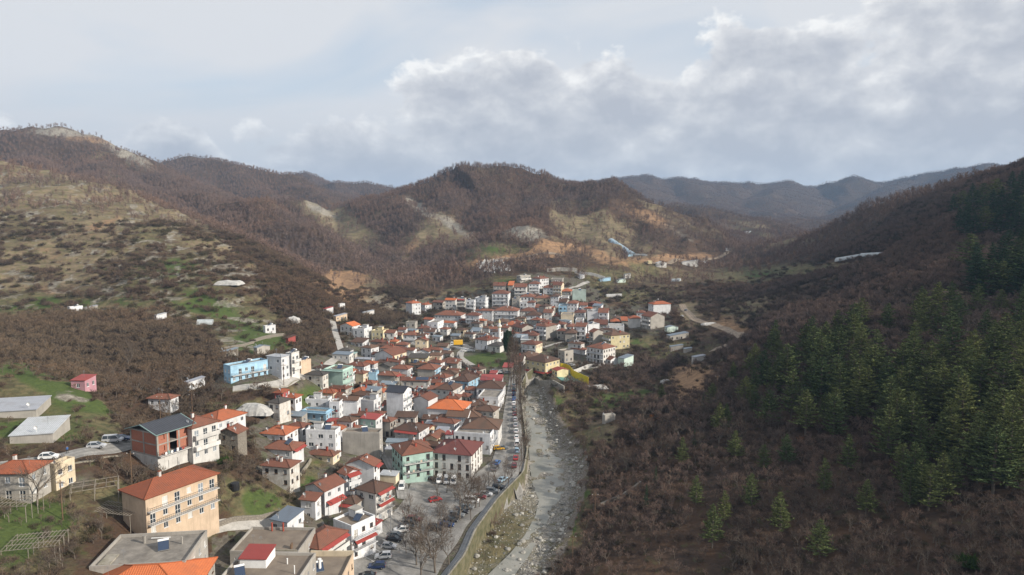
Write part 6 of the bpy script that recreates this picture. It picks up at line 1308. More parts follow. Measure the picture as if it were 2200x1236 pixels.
# ------------------------------------------------------------------ walls, fences
def wl(name, px, h, th, mat, label, cat='wall', **k): return wall_line(name, [hit(*q)[:2] for q in px], h, th, mat, label, cat, **k)
wl('retaining_wall', [(0, 1000), (60, 1008), (130, 1003), (200, 992), (262, 978)], 0.2, 0.5, 'old_wall', 'stained concrete retaining wall under the hill road', down=4)
wl('retaining_wall', [(500, 842), (560, 838), (620, 830), (655, 815)], 0.2, 0.5, 'old_wall', 'long grey retaining wall below the sky-blue house', down=3.5)
wl('garden_wall', [(470, 1132), (500, 1122), (560, 1118), (600, 1108)], 1.2, 0.4, 'wall_s', 'rough stone wall below the green garden')
wl('garden_wall', [(580, 895), (640, 897), (690, 905)], 0.8, 0.4, 'wall_s', 'low stone wall beside the old slate-roofed house')
wl('garden_wall', [(640, 1030), (655, 1010), (668, 990)], 1.0, 0.4, 'old_wall', 'concrete wall dividing the gardens left of the white block')
wl('garden_wall', [(425, 1190), (440, 1160), (465, 1140)], 1.4, 0.4, 'old_wall', 'curved concrete wall beside the lane at the bottom')
wl('terrace_wall', [(545, 735), (575, 726), (610, 722)], 1.5, 0.8, 'wall_s', 'sunlit dry stone terrace wall above the metal hip roof')
wl('terrace_wall', [(480, 752), (520, 745), (545, 738)], 1.2, 0.8, 'wall_s', 'dry stone terrace wall behind the flat-roofed stone hut')
wl('quarry_wall', [(1175, 585), (1200, 583), (1240, 586)], 3.5, 1.0, 'concrete', 'long pale concrete wall behind the top of the village')
wl('quarry_wall', [(1235, 588), (1262, 594), (1300, 602)], 2.5, 1.0, 'wall_n', 'white stepped wall descending right from the quarry')
wl('garden_wall', [(1205, 802), (1230, 804), (1262, 792), (1290, 790)], 2.2, 0.4, 'wall_n', 'white garden wall with posts beside the yellow fence')
wl('stream_wall', [(1128, 812), (1150, 822), (1180, 832), (1212, 843)], 3.0, 0.5, 'concrete', 'grey concrete wall along the stream below the sports court', down=5)
wl('field_wall', [(985, 765), (990, 778), (1005, 792), (1030, 797)], 1.6, 0.5, 'concrete', 'grey concrete channel wall along the curved field path', down=4)
wl('field_wall', [(965, 746), (1000, 752), (1020, 755)], 1.0, 0.4, 'white_paint', 'white parapet of the small bridge by the yellow truck')
wl('dry_stone_wall', [(1283, 1092), (1310, 1080), (1340, 1066), (1365, 1050), (1376, 1040)], 1.0, 0.7, 'wall_s', 'ruined dry stone wall climbing the shaded slope', down=1)
def yellow_fence():
    px = [(1204, 796), (1214, 797), (1224, 802), (1232, 812), (1246, 820), (1264, 828)]; pts = resample([hit(*q)[:2] for q in px], 24); z = height(pts[:, 0], pts[:, 1]); r = bpy.data.objects.new('sheet_fence', None); COL.objects.link(r); r.location = (*pts[0], z[0]); setmeta(r, 'bright yellow wavy sheet fence right of the school', 'fence')
    for i in range(23):
        b = MB(); a = Vector((*pts[i], z[i])) - r.location; c = Vector((*pts[i + 1], z[i + 1])) - r.location; d = (c - a); nn = Vector((-d.y, d.x, 0)).normalized() * 0.06; c = c - d.normalized() * 0.05; up = Vector((0, 0, 4.0)); b.add([a - nn, c - nn, c + nn, a + nn, a - nn + up, c - nn + up, c + nn + up, a + nn + up], [(0, 1, 5, 4), (1, 2, 6, 5), (2, 3, 7, 6), (3, 0, 4, 7), (4, 5, 6, 7)]); b.build('panel', ['yellow_paint'], r)
yellow_fence()
# ------------------------------------------------------------------ mosque and minaret, school, brick shell
def lathe(mb, prof, n=12, m=0, c=(0, 0)):
    k = len(mb.v)
    for (r, z) in prof:
        for j in range(n): a = 2 * math.pi * j / n; mb.v.append((c[0] + r * math.cos(a), c[1] + r * math.sin(a), z))
    for i in range(len(prof) - 1):
        for j in range(n): mb.f.append((k + i * n + j, k + i * n + (j + 1) % n, k + (i + 1) * n + (j + 1) % n, k + (i + 1) * n + j)); mb.m.append(m)
house((1021, 1047, 1073, 732, 2.1, 40, 'h', 'r', 'w', 'T', 'white mosque hall with two rows of tall windows and brown roof'), 'mosque', 'mosque')
house((1048, 1074, 1087, 744, 1.3, 22, 'h', 'd', 'n', 'xR', 'low glazed mosque porch with dark slate roof'), 'mosque_porch', 'porch')
def minaret():
    x, y, z = hit(1073, 745); r = bpy.data.objects.new('minaret', None); COL.objects.link(r); r.location = (x, y, z); setmeta(r, 'slender white minaret rising beside the mosque', 'minaret')
    b = MB(); b.box(-1.25, -1.25, -1, 1.25, 1.25, 3.4); lathe(b, [(1.25, 3.4), (0.92, 4.6), (0.88, 12.0)], 12); b.build('shaft', ['white_paint'], r)
    b = MB(); lathe(b, [(0.9, 11.7), (1.45, 12.4), (1.45, 12.6), (0.5, 12.6)], 12); s = b.build('gallery', ['wall_y'], r); q = MB(); lathe(q, [(1.4, 12.6), (1.4, 13.4), (1.34, 13.4), (1.34, 12.6)], 12); q.build('railing', ['white_paint'], s)
    b = MB(); lathe(b, [(0.7, 12.5), (0.66, 14.8), (0.86, 14.9)], 12); b.build('lantern', ['white_paint'], r); b = MB(); lathe(b, [(0.88, 14.9), (0.0, 17.4)], 12); c = b.build('spire', ['wall_y'], r); b = MB(); b.bar((0, 0, 17.2), (0, 0, 18.3), 0.05); b.build('finial', ['metal_grey'], c)
minaret()
sc = house((1129, 1172, 1204, 779, 2.9, 38, 'h', 'b', 'y', 'no', 'yellow school with brown hip roof and red canopy'), 'school', 'school')
awning(sc['root'], sc['O'], sc['EX'], Vector((0, -1, 0)), -0.4, sc['a'] + 0.2, 3.4, 1.6, 0.5, 'awning_red'); awning(sc['root'], sc['Or'], sc['EY'], Vector((1, 0, 0)), -0.2, sc['b'], 3.4, 1.6, 0.5, 'awning_red')
house((1186, 1197, 1221, 797, 1.1, 60, 'g', 'R', 'y', 'xR', 'small yellow school annex with red roof'), 'school_annex', 'annex')
def brick_shell():
    lx, cx, rx, ey = 279, 336, 411, 932; n = 3.35; h = FH * n + .25; th = math.radians(55 - 27.5); x, y, zg = hit(cx, ey, h); C = (x, y, zg + h); u = (-math.cos(th), math.sin(th)); v = (math.sin(th), math.cos(th)); a = place_face(lx, C, u, 40) or 9; b = place_face(rx, C, v, 40) or 12
    cxw, cyw = x + u[0] * a / 2 + v[0] * b / 2, y + u[1] * a / 2 + v[1] * b / 2; r = bpy.data.objects.new('unfinished_house', None); COL.objects.link(r); r.location = (cxw, cyw, zg); r.rotation_euler = (0, 0, -th); CLEAR.append((cxw, cyw, 0.5 * math.hypot(a, b) + 1)); setmeta(r, 'unfinished house with red brick panels in a concrete frame and dark roof', 'house')
    A, B = a / 2, b / 2; z1 = h - 2 * FH; mb = MB(); opsR = [(b * .1, 0.2, b * .3, 2.3), (b * .42, 0.2, b * .55, 2.3), (b * .7, 0.3, b * .9, 2.3)]; opsL = [(a * .12, z1 - 2.4, a * .34, z1 - .9), (a * .5, z1 - 2.9, a * .62, z1 - .8), (a * .74, z1 - 2.2, a * .88, z1 - 1)]
    facade(mb, Vector((-A, -B, 0)), Vector((1, 0, 0)), a, -3.5, z1, opsL); facade(mb, Vector((A, -B, 0)), Vector((0, 1, 0)), b, -3.5, z1, opsR); facade(mb, Vector((A, B, 0)), Vector((-1, 0, 0)), a, -3.5, h, []); facade(mb, Vector((-A, B, 0)), Vector((0, -1, 0)), b, -3.5, h, []); mb.build('wall', ['wall_n'], r)
    fr = MB()
    for k in range(3): zz = z1 + k * FH; fr.box(-A - .05, -B - .05, zz - .3, A + .05, B - .05, zz)
    cols = [(-A + .2, -B + .2), (0, -B + .2), (A - .2, -B + .2), (A - .2, -B + b * .3), (A - .2, -B + b * .62), (A - .2, B - .25)]
    for (qx, qy) in cols: fr.box(qx - .22, qy - .22, z1, qx + .22, qy + .22, h - .05)
    fr.build('concrete_frame', ['concrete'], r)
    for k in range(2):
        za, zb = z1 + k * FH + .003, z1 + (k + 1) * FH - .303
        for (p, q) in ((-A + .43, -.23), (.23, A - .43)): m_ = MB(); m_.box(p, -B + .05, za, q, -B + .3, zb); m_.build('brick_panel', ['brickwork'], r)
        for (p, q, wdw) in ((-B + .43, -B + b * .3 - .23, 1), (-B + b * .3 + .23, -B + b * .62 - .23, 2), (-B + b * .62 + .23, B - .48, 3)):
            m_ = MB(); L = q - p
            if wdw == 2: m_.box(A - .3, p, za, A - .05, p + L * .12, zb); m_.box(A - .3, q - L * .12, za, A - .05, q, zb)
            else: facade(m_, Vector((A - .06, p, 0)), Vector((0, 1, 0)), L, za, zb, [(L * .25, za + (.9 if wdw == 1 else .1), L * .75, zb - .4)], 0, .3)
            m_.build('brick_panel', ['brickwork'], r)
        m_ = MB(); m_.box(-A + .3, -B + .6, za, A - .6, -B + 2.0, za + .05); m_.build('floor_slab', ['concrete'], r)
        if k == 0: b_ = balcony(r, Vector((A, -B, 0)), Vector((0, 1, 0)), Vector((1, 0, 0)), 0, b, z1, 1.3, 'wall_n', False, 'metal_dark')
    rb = MB(); rd, z_ = roof_faces(rb, a, b, h, 'G', .8, .30, 0, 1); rb.build('roof', ['tile_D', 'metal_grey'], r); g = MB(); tz = h - .8 * .3
    for s in (-1, 1): g.bar((0, s * (B + .82), tz + (A + .8) * .3 + .1), (A + .8, s * (B + .82), tz + .1), .16, 0); g.bar((0, s * (B + .82), tz + (A + .8) * .3 + .1), (-A - .8, s * (B + .82), tz + .1), .16, 0)
    g.bar((A + .85, -B - .8, tz + .05), (A + .85, B + .8, tz + .05), .14, 0); g.build('roof_edge', ['tile_g'], r)
    # washing line on the balcony
    R = random.Random(4)
    for k in range(7): w_ = MB(); yy = -B + 1.2 + k * .8; w_.box(A + 1.28, yy, z1 + .2, A + 1.31, yy + .55, z1 + 1.0 + R.uniform(-.2, .1)); w_.build('laundry', [R.choice(['white_paint', 'awning_red', 'solar', 'tile_g'])], r)
brick_shell()
# ------------------------------------------------------------------ cars
CARM = {}
for k_, c_, r_ in (('white', (0.75, 0.75, 0.75), .35), ('silver', (0.42, 0.43, 0.45), .3), ('grey', (0.16, 0.17, 0.18), .3), ('black', (0.02, 0.02, 0.023), .25), ('navy', (0.02, 0.04, 0.11), .25), ('blue', (0.05, 0.13, 0.32), .3), ('red', (0.38, 0.03, 0.03), .3), ('darkred', (0.14, 0.025, 0.03), .3), ('yellow', (0.75, 0.42, 0.03), .4), ('pale blue', (0.3, 0.42, 0.52), .35)): material('paint_' + k_, c_, r_, spec=0.55); CARM[k_] = 'paint_' + k_
material('tyre', (0.02, 0.02, 0.02), 0.9); material('lamp_glass', (0.6, 0.6, 0.58), 0.15); material('tail_red', (0.4, 0.02, 0.02), 0.3)
PROF = {  # (x along the car, z) outline of the body, then cabin lower and upper points
 'hatchback': ([(-2.0, .35), (-2.05, .75), (-1.95, .98), (0.85, .98), (1.75, .82), (2.05, .62), (2.05, .35)], [(-1.95, .98), (-1.6, 1.46), (.1, 1.5), (.95, .98)], 1.74),
 'sedan': ([(-2.2, .35), (-2.25, .72), (-2.1, .93), (.95, .93), (1.95, .78), (2.2, .58), (2.2, .35)], [(-1.7, .93), (-1.05, 1.4), (.15, 1.43), (1.05, .93)], 1.76),
 'suv': ([(-2.2, .42), (-2.28, .85), (-2.2, 1.1), (.95, 1.1), (1.9, .98), (2.2, .75), (2.2, .42)], [(-2.2, 1.1), (-1.95, 1.68), (.15, 1.72), (1.05, 1.1)], 1.84),
 'van': ([(-2.3, .4), (-2.35, .9), (-2.3, 1.12), (1.5, 1.12), (2.05, .98), (2.3, .75), (2.3, .4)], [(-2.3, 1.12), (-2.2, 1.88), (1.0, 1.9), (1.65, 1.12)], 1.84),
}
CM = {}
def car_meshes(kind, col):
    if (kind, col) in CM: return CM[kind, col]
    pr, cab, w = PROF[kind]; b = MB(); hw = w / 2; n = len(pr); vs = []
    for y, s in ((-hw + .07, .97), (-hw, 1), (hw, 1), (hw - .07, .97)): vs += [(px_ * s, y, z if s == 1 else z * .985 + .01) for px_, z in pr]
    fs = []
    for j in range(3):
        for i in range(n): fs.append((j * n + i, j * n + (i + 1) % n, (j + 1) * n + (i + 1) % n, (j + 1) * n + i))
    fs += [tuple(range(n))[::-1], tuple(range(3 * n, 4 * n))]; b.add(vs, fs); cw, cr = hw - .06, hw - .26
    (x0, z0), (x1, z1), (x2, z2), (x3, z3) = cab; b.quad((x1, -cr, z1 + .02), (x2, -cr, z2 + .02), (x2, cr, z2 + .02), (x1, cr, z1 + .02)); b.box(x1, -cr, z1 - .05, x2, cr, z1 + .015)
    for s in (-1, 1):
        for (xa, za, xb, zb) in ((x0 + .03, z0, x1 + .03, z1), (x3 - .03, z3, x2 - .03, z2), ((x1 + x2) / 2 - .3, z0, (x1 + x2) / 2 - .3, z2)): b.bar((xa, s * (cw + .005), za), (xb, s * (cr + .01), zb), .055, 0, 4)
    body = b.mesh('body', [CARM[col]]); g = MB(); t = .02
    g.add([(x0, -cw, z0), (x3, -cw, z3), (x3, cw, z3), (x0, cw, z0), (x1, -cr, z1 - t), (x2, -cr, z2 - t), (x2, cr, z2 - t), (x1, cr, z1 - t)], [(0, 1, 5, 4), (1, 2, 6, 5), (2, 3, 7, 6), (3, 0, 4, 7)]); gl = g.mesh('window', ['glass'])
    L = MB(); q = pr[-2]; L.box(q[0] - .03, -hw + .12, q[1] - .02, q[0] + .03, -hw + .5, q[1] + .14); hl = L.mesh('headlight', ['lamp_glass']); T = MB(); q = pr[1]; T.box(q[0] - .03, -hw + .08, q[1] - .05, q[0] + .03, -hw + .36, q[1] + .15); tl = T.mesh('tail_light', ['tail_red']); CM[kind, col] = (body, gl, hl, tl, w, pr); return CM[kind, col]
def wheel_mesh():
    b = MB(); b.bar((0, -.1, 0), (0, .1, 0), .32, 0, 12); b.bar((0, -.115, 0), (0, .115, 0), .19, 1, 8); return b.mesh('wheel', ['tyre', 'metal_grey'])
WHEEL = wheel_mesh()
def car(px, py, head, kind, col, label, group=None, name='parked_car', zoff=0.14):
    x, y, z = hit(px, py); z = gz(x, y) + zoff; body, gl, hl, tl, w, pr = car_meshes(kind, col); r = bpy.data.objects.new(name, None); COL.objects.link(r); r.location = (x, y, z); r.rotation_euler = (0, 0, math.radians(90 - head)); setmeta(r, label, 'van' if kind == 'van' else 'car', group)
    link('body', body, r); link('window', gl, r); L = pr[-1][0]
    for sx in (-.62, .62):
        for sy in (-1, 1): link('wheel', WHEEL, r, (sx * L, sy * (w / 2 - .1), .32))
    for s in (-1, 1): link('headlight', hl, r, (0, 0 if s < 0 else w - .62, 0)); link('tail_light', tl, r, (0, 0 if s < 0 else w - .44, 0))
    CLEAR.append((x, y, 2.6)); return r
def bay_lines():
    b = MB()
    for (x0, y0, x1, y1) in [(782 + 10 * k, 1208 - 9.6 * k, 806 + 10 * k, 1213 - 9.6 * k) for k in range(9)] + [(930 + 9 * k, 1146 - 8 * k, 950 + 9 * k, 1150 - 8 * k) for k in range(7)]:
        a = Sxy(x0, y0); c = Sxy(x1, y1); A = Vector((a[0], a[1], gz(a[0], a[1]) + .2)); B_ = Vector((c[0], c[1], gz(c[0], c[1]) + .2)); d = (B_ - A).normalized() * .07; n_ = Vector((-d.y, d.x, 0)); b.quad(A - n_, B_ - n_, B_ + n_, A + n_)
    o = b.build('bay_markings', ['white_paint']); o['kind'] = 'structure'
bay_lines()
G1 = 'cars parked nose-in at the bottom of the car park'; G2 = 'cars parked along the stream wall'; G3 = 'cars in the middle of the car park'
for i_, (px, py, hd, kd, cl, lb) in enumerate([
 (823, 1200, 262, 'suv', 'white', 'white compact SUV nearest the bottom in nose-in row'), (836, 1178, 98, 'hatchback', 'silver', 'silver hatchback between white SUV and black cars'), (809, 1222, 265, 'suv', 'navy', 'dark blue SUV below the white SUV'), (788, 1243, 265, 'sedan', 'black', 'black car cut by the bottom edge of the picture'),
 (848, 1163, 98, 'sedan', 'black', 'black car just above the silver hatchback'), (853, 1155, 98, 'hatchback', 'grey', 'dark grey car second above the silver hatchback'), (862, 1144, 262, 'suv', 'white', 'white car with dark windows in middle of nose-in row'), (874, 1136, 98, 'sedan', 'black', 'black sedan directly above the middle white car'), (883, 1128, 98, 'hatchback', 'black', 'black car second above the middle white car'), (891, 1121, 98, 'suv', 'darkred', 'dark maroon car at the top of nose-in row')]): car(px, py, hd, kd, cl, lb, G1)
for (px, py, hd, kd, cl, lb) in [(935, 1140, 100, 'suv', 'black', 'black SUV at the lower left of the middle parking row'), (960, 1132, 100, 'sedan', 'navy', 'dark blue sedan beside the black SUV behind the trees'), (968, 1122, 100, 'sedan', 'black', 'black sedan above the dark blue sedan'), (982, 1112, 100, 'suv', 'grey', 'dark grey SUV under the big plane tree'), (992, 1104, 100, 'hatchback', 'black', 'black hatchback behind the big plane tree'), (1002, 1094, 100, 'sedan', 'grey', 'dark grey sedan topmost in the middle parking row'),
 (1014, 1080, 100, 'van', 'white', 'white van under bare trees beside the red car'), (1030, 1072, 100, 'sedan', 'darkred', 'dark red car left of the grassy strip'), (1044, 1066, 100, 'hatchback', 'silver', 'silver hatchback near the walkway bend'), (1058, 1060, 100, 'suv', 'grey', 'grey SUV near the walkway bend'), (1072, 1052, 100, 'suv', 'black', 'black SUV last before the walkway bend'), (1080, 1034, 30, 'sedan', 'pale blue', 'pale blue-grey car where street meets car park'),
 (935, 1078, 60, 'hatchback', 'red', 'bright red hatchback alone in the car park'), (1064, 1010, 15, 'sedan', 'grey', 'grey car parked behind the blue car by the street'), (1068, 998, 15, 'hatchback', 'blue', 'blue car by the street corner'), (1072, 967, 80, 'hatchback', 'yellow', 'yellow car at the street corner by the white flat house'), (1080, 966, 80, 'hatchback', 'grey', 'dark car beside the yellow car')]: car(px, py, hd, kd, cl, lb, G3)
for (px, py, hd, kd, cl, lb) in [(944, 1036, 175, 'van', 'white', 'white van leftmost of three in front of cream hall'), (959, 1038, 175, 'van', 'silver', 'silver van between two white vans at the cream hall'), (974, 1039, 178, 'van', 'white', 'white van rightmost of three in front of cream hall'), (927, 1033, 100, 'hatchback', 'black', 'dark car squeezed beside the mint green house'), (863, 1050, 175, 'van', 'white', 'white van in the lane by the terrace houses')]: car(px, py, hd, kd, cl, lb, 'vans by the cream hall' if kd == 'van' else None)
rowc = [('grey', 'hatchback'), ('black', 'sedan'), ('navy', 'hatchback'), ('blue', 'sedan'), ('white', 'hatchback'), ('grey', 'suv'), ('darkred', 'sedan'), ('silver', 'hatchback'), ('silver', 'sedan'), ('white', 'sedan'), ('white', 'hatchback'), ('white', 'van'), ('pale blue', 'suv'), ('red', 'sedan'), ('darkred', 'hatchback')]
ordn = 'first second third fourth fifth sixth seventh eighth ninth tenth eleventh twelfth thirteenth fourteenth fifteenth'.split()
for i_, (cl, kd) in enumerate(rowc): Y_ = 318 - i_ * 6.4; xw = np.interp(Y_, [v[1] for v in rl], [v[0] for v in rl]) - 3.6; q = proj(xw, Y_, zs(Y_)); car(q[0], q[1], 2, kd, cl, '%s %s, %s from the far end of the stream-wall row' % (cl.replace('darkred', 'dark red'), kd, ordn[i_]), G2)
for (px, py, hd, kd, cl, lb) in [(208, 963, 80, 'hatchback', 'silver', 'silver hatchback on the hill road'), (106, 987, 80, 'hatchback', 'white', 'white hatchback behind the old orange-roofed house'), (243, 951, 80, 'van', 'silver', 'silver van parked by the brick house shell'), (262, 947, 80, 'sedan', 'navy', 'dark car by the brick house shell'), (1215, 786, 80, 'hatchback', 'navy', 'dark blue car in front of the roofless ruin'), (1228, 787, 80, 'sedan', 'silver', 'silver car in front of the roofless ruin'), (1240, 737, 80, 'sedan', 'white', 'white car beside the dark-balcony corner house'), (1062, 800, 80, 'sedan', 'silver', 'silver car near the tiny white kiosk'), (1078, 802, 80, 'hatchback', 'white', 'white car by the street end'), (1092, 803, 80, 'sedan', 'grey', 'grey car by the street end'),
 (1474, 667, 30, 'hatchback', 'grey', 'dark car on the earth track across the valley'), (1466, 681, 30, 'hatchback', 'white', 'white car below the earth track across the valley'), (1001, 756, 80, 'hatchback', 'white', 'white car on the small bridge'), (1046, 745, 60, 'sedan', 'silver', 'silver car near the mosque')]: car(px, py, hd, kd, cl, lb)
def truck():
    x, y, z = hit(984, 744); r = bpy.data.objects.new('truck', None); COL.objects.link(r); r.location = (x, y, z + .2); r.rotation_euler = (0, 0, math.radians(4)); setmeta(r, 'truck with big yellow box body on the small bridge', 'truck')
    b = MB(); b.box(-2.6, -1.2, .9, 2.9, 1.2, 3.5); b.build('cargo_box', ['paint_yellow'], r); b = MB(); b.add([(-4.6, -1.1, .5), (-2.8, -1.1, .5), (-2.8, 1.1, .5), (-4.6, 1.1, .5), (-4.3, -1.05, 2.5), (-2.8, -1.05, 2.5), (-2.8, 1.05, 2.5), (-4.3, 1.05, 2.5)], [(0, 1, 5, 4), (1, 2, 6, 5), (2, 3, 7, 6), (3, 0, 4, 7), (4, 5, 6, 7), (3, 2, 1, 0)]); b.build('cab', ['paint_white'], r); b = MB(); b.box(-4.1, -1.13, 1.5, -3.0, 1.13, 2.2); b.build('window', ['glass'], r); b = MB(); b.box(-4.4, -.5, .5, 2.9, .5, .85); b.build('chassis', ['metal_dark'], r)
    for sx in (-3.6, .9, 2.0):
        for sy in (-1.0, 1.0): link('wheel', WHEEL, r, (sx, sy, .45), None, 1.45)
truck()
def fillers():
    "small low houses and sheds filling the gaps of the old town"
    R = random.Random(77); zone = [(640, 900), (760, 770), (860, 730), (900, 700), (1060, 690), (1060, 620), (1230, 615), (1300, 670), (1340, 720), (1250, 770), (1180, 745), (1090, 735), (1000, 735), (960, 760), (1000, 800), (1085, 812), (1085, 960), (1000, 985), (880, 1000), (800, 1010), (700, 1000), (650, 960)]
    hole = [(975, 730), (1110, 730), (1120, 810), (1010, 800), (960, 760)]; n = 0; t = 0; heads = {}
    while n < 105 and t < 9000:
        t += 1; px = R.uniform(640, 1340); py = R.uniform(615, 1000)
        if not inpoly(np.array([px]), np.array([py]), zone)[0] or inpoly(np.array([px]), np.array([py]), hole)[0]: continue
        x, y, z = hit(px, py); dm = min(math.hypot(x - c[0], y - c[1]) - c[2] for c in CLEAR)
        if dm < 1.0 or any(polydist(np.array([x]), np.array([y]), l)[0][0] < w + 3 for l, w in CLEARLINE): continue
        near_ = min(BUILT, key=lambda q: math.hypot(q[1]['x'] - x, q[1]['y'] - y))[0][10]; hd = ' '.join(near_.split()[:9])
        while hd.split()[-1] in ('the', 'of', 'with', 'and', 'a', 'in', 'on', 'its', 'right', 'left', 'under', 'above', 'beside', 'behind', 'below', 'by', 'from', 'at', 'to', 'two', 'between', 'large', 'tall', 'white', 'brown', 'small', 'red', 'dark'): hd = ' '.join(hd.split()[:-1])
        if heads.get(hd, 0): continue
        heads[hd] = 1; wpx = R.uniform(4.5, 8.5) / y * FPX; ns = R.choice((1, 1, 1.4, 1.6, 2)); rc = R.choice('rrrbbbom'); ey = py - ns * FH / y * FPX
        rf = 's' if rc == 'm' else R.choice('hhg'); wc = R.choice('kknwwc'); house((px - wpx, px, px + wpx * .25, ey, ns, R.uniform(5, 40), rf, rc, wc, '', '%s-roofed small house next to %s' % (dict(r='brown-red', b='mossy brown', o='orange', m='grey metal')[rc], hd))); n += 1
    print('FILLERS', n)
fillers()
# ------------------------------------------------------------------ greenhouses, tarps, tunnels, cemetery, pergolas
material('polythene', (0.40, 0.43, 0.44), 0.45, 0.25, 0.6); material('polythene_blue', (0.36, 0.47, 0.55), 0.4, 0.2, 0.5); material('tarp', (0.46, 0.45, 0.43), 0.8, 0.3, 1.0, 0.05, 2)
for s in [(20, 113, 118, 931, .75, -14, 's', 'M', 'k', 'xL,xR,b=11', 'lower greenhouse with grey translucent roof on the grassy mound'), (-40, 77, 82, 880, .7, -14, 's', 'M', 'k', 'xL,xR,b=10', 'upper greenhouse with grey roof cut by the left edge'), (152, 182, 206, 818, 1.1, 35, 's', 'R', 'p', 'no', 'pink hut with bright red roof above the bare wood')]: house(s, 'greenhouse' if 'greenhouse' in s[10] else 'hut', 'greenhouse' if 'greenhouse' in s[10] else 'hut')
def tunnel(px0, px1, rad, mat, label, name='polytunnel', lift=0.0, hoops=True):
    a = Vector(hit(*px0)); b = Vector(hit(*px1)); a.z = gz(a.x, a.y); b.z = gz(b.x, b.y); d = (b - a); L = d.length; e = d.normalized(); s = Vector((e.y, -e.x, 0)).normalized(); up = s.cross(e); up = up if up.z > 0 else -up
    r = bpy.data.objects.new(name, None); COL.objects.link(r); r.location = a; setmeta(r, label, 'greenhouse'); n = max(2, int(L / 3.5)); m = MB(); k = 9; CLEARLINE.append(([(a.x, a.y), (b.x, b.y)], rad + 1))
    ring = lambda t: [e * (L * t) + s * (math.cos(math.pi * j / k) * rad) + up * (math.sin(math.pi * j / k) * rad * .85 - .5 + lift) for j in range(k + 1)]
    vs = [p for i in range(n + 1) for p in ring(i / n)]; m.add(vs, [(i * (k + 1) + j, i * (k + 1) + j + 1, (i + 1) * (k + 1) + j + 1, (i + 1) * (k + 1) + j) for i in range(n) for j in range(k)] + [tuple(range(k + 1)), tuple(range(n * (k + 1), (n + 1) * (k + 1)))[::-1]]); m.build('cover', [mat], r)
    if hoops:
        for i in range(n + 1):
            q = ring(i / n); h_ = MB()
            for j in range(k): h_.bar(q[j] * 1.0 + up * .03, q[j + 1] + up * .03, .06, 0, 3, cap=False)
            h_.build('hoop', ['metal_grey'], r)
tunnel((1313, 505), (1360, 546), 4.6, 'polythene_blue', 'very long pale blue polytunnel running down the hillside'); tunnel((1366, 547), (1390, 550), 3.0, 'tarp', 'short white polytunnel at the foot of the long one')
tunnel((1800, 561), (1850, 552), 4.0, 'polythene', 'pale greenhouse tunnel, left half of pair on right hill'); tunnel((1852, 550), (1905, 543), 4.0, 'polythene', 'pale greenhouse tunnel, right half of pair on right hill'); tunnel((424, 694), (458, 694), 3.2, 'polythene', 'white polytunnel on the grassy terrace left of the village')
tunnel((1440, 604), (1462, 603), 3.5, 'polythene', 'pale tunnel in scrub right of the shed group'); tunnel((1302, 637), (1335, 637), 3.0, 'tarp', 'white long tunnel below the scattered sheds')
def tarp(px, py, w, d, h, label, mat='tarp', seed=1):
    x, y, z = hit(px, py); z = gz(x, y); R = random.Random(seed); n = 12; vs = []; r = []
    for i in range(n + 1):
        for j in range(n + 1):
            u = i / n * 2 - 1; v = j / n * 2 - 1; q = max(0, 1 - max(abs(u), abs(v)) ** 3); vs.append((x + u * w / 2 + R.uniform(-.2, .2), y + v * d / 2 + R.uniform(-.2, .2), z - .3 + q * (h * (.6 + .7 * vnoise(np.array([u * 2.3 + seed * 7]), np.array([v * 2.1]), seed)[0])) + R.uniform(-.1, .1)))
    m = MB(); m.add(vs, [(i * (n + 1) + j, (i + 1) * (n + 1) + j, (i + 1) * (n + 1) + j + 1, i * (n + 1) + j + 1) for i in range(n) for j in range(n)]); o = m.build('tarpaulin', [mat]); setmeta(o, label, 'tarpaulin'); CLEAR.append((x, y, w / 2)); return o
tarp(630, 693, 9, 7, 4, 'crumpled white tarpaulin over a hut in the bare wood', seed=1); tarp(492, 613, 17, 11, 3.5, 'big torn white sheet over a shelter on the terraced slope', seed=2); tarp(1430, 822, 5, 4, 2, 'white tarpaulin heap at the foot of the earth bank', seed=3); tarp(1280, 833, 12, 5, 1.6, 'white sheeting right of the yellow fence', seed=4); tarp(1525, 700, 12, 5, 2, 'grey-white sheeting beside the earth track', seed=5); tarp(1345, 793, 5, 3, 1, 'pile of white debris below the metal shed', seed=6); tarp(545, 885, 14, 8, 3, 'grey plastic-covered woodpile behind the ridge-tiled house', seed=7)
def cemetery():
    R = random.Random(12); b = MB(); b.box(-.45, -.12, -.3, .45, .12, 1.5); b.box(-.5, -2.0, -.3, .5, -.12, .35); me = b.mesh('gravestone', ['white_paint']); n = 0
    while n < 170:
        px = R.uniform(1024, 1096); py = R.uniform(560, 586)
        if ((px - 1056) / 34) ** 2 + ((py - 573) / 13) ** 2 > 1 and not (px > 1080 and abs(py - 577) < 5): continue
        x, y, z = hit(px, py); single('gravestone', me, x, y, gz(x, y), R.uniform(-.2, .2), R.uniform(.8, 1.3), 'white gravestone in the crowded hillside cemetery above the village', 'gravestone', 'white gravestones of the hillside cemetery'); n += 1
cemetery()
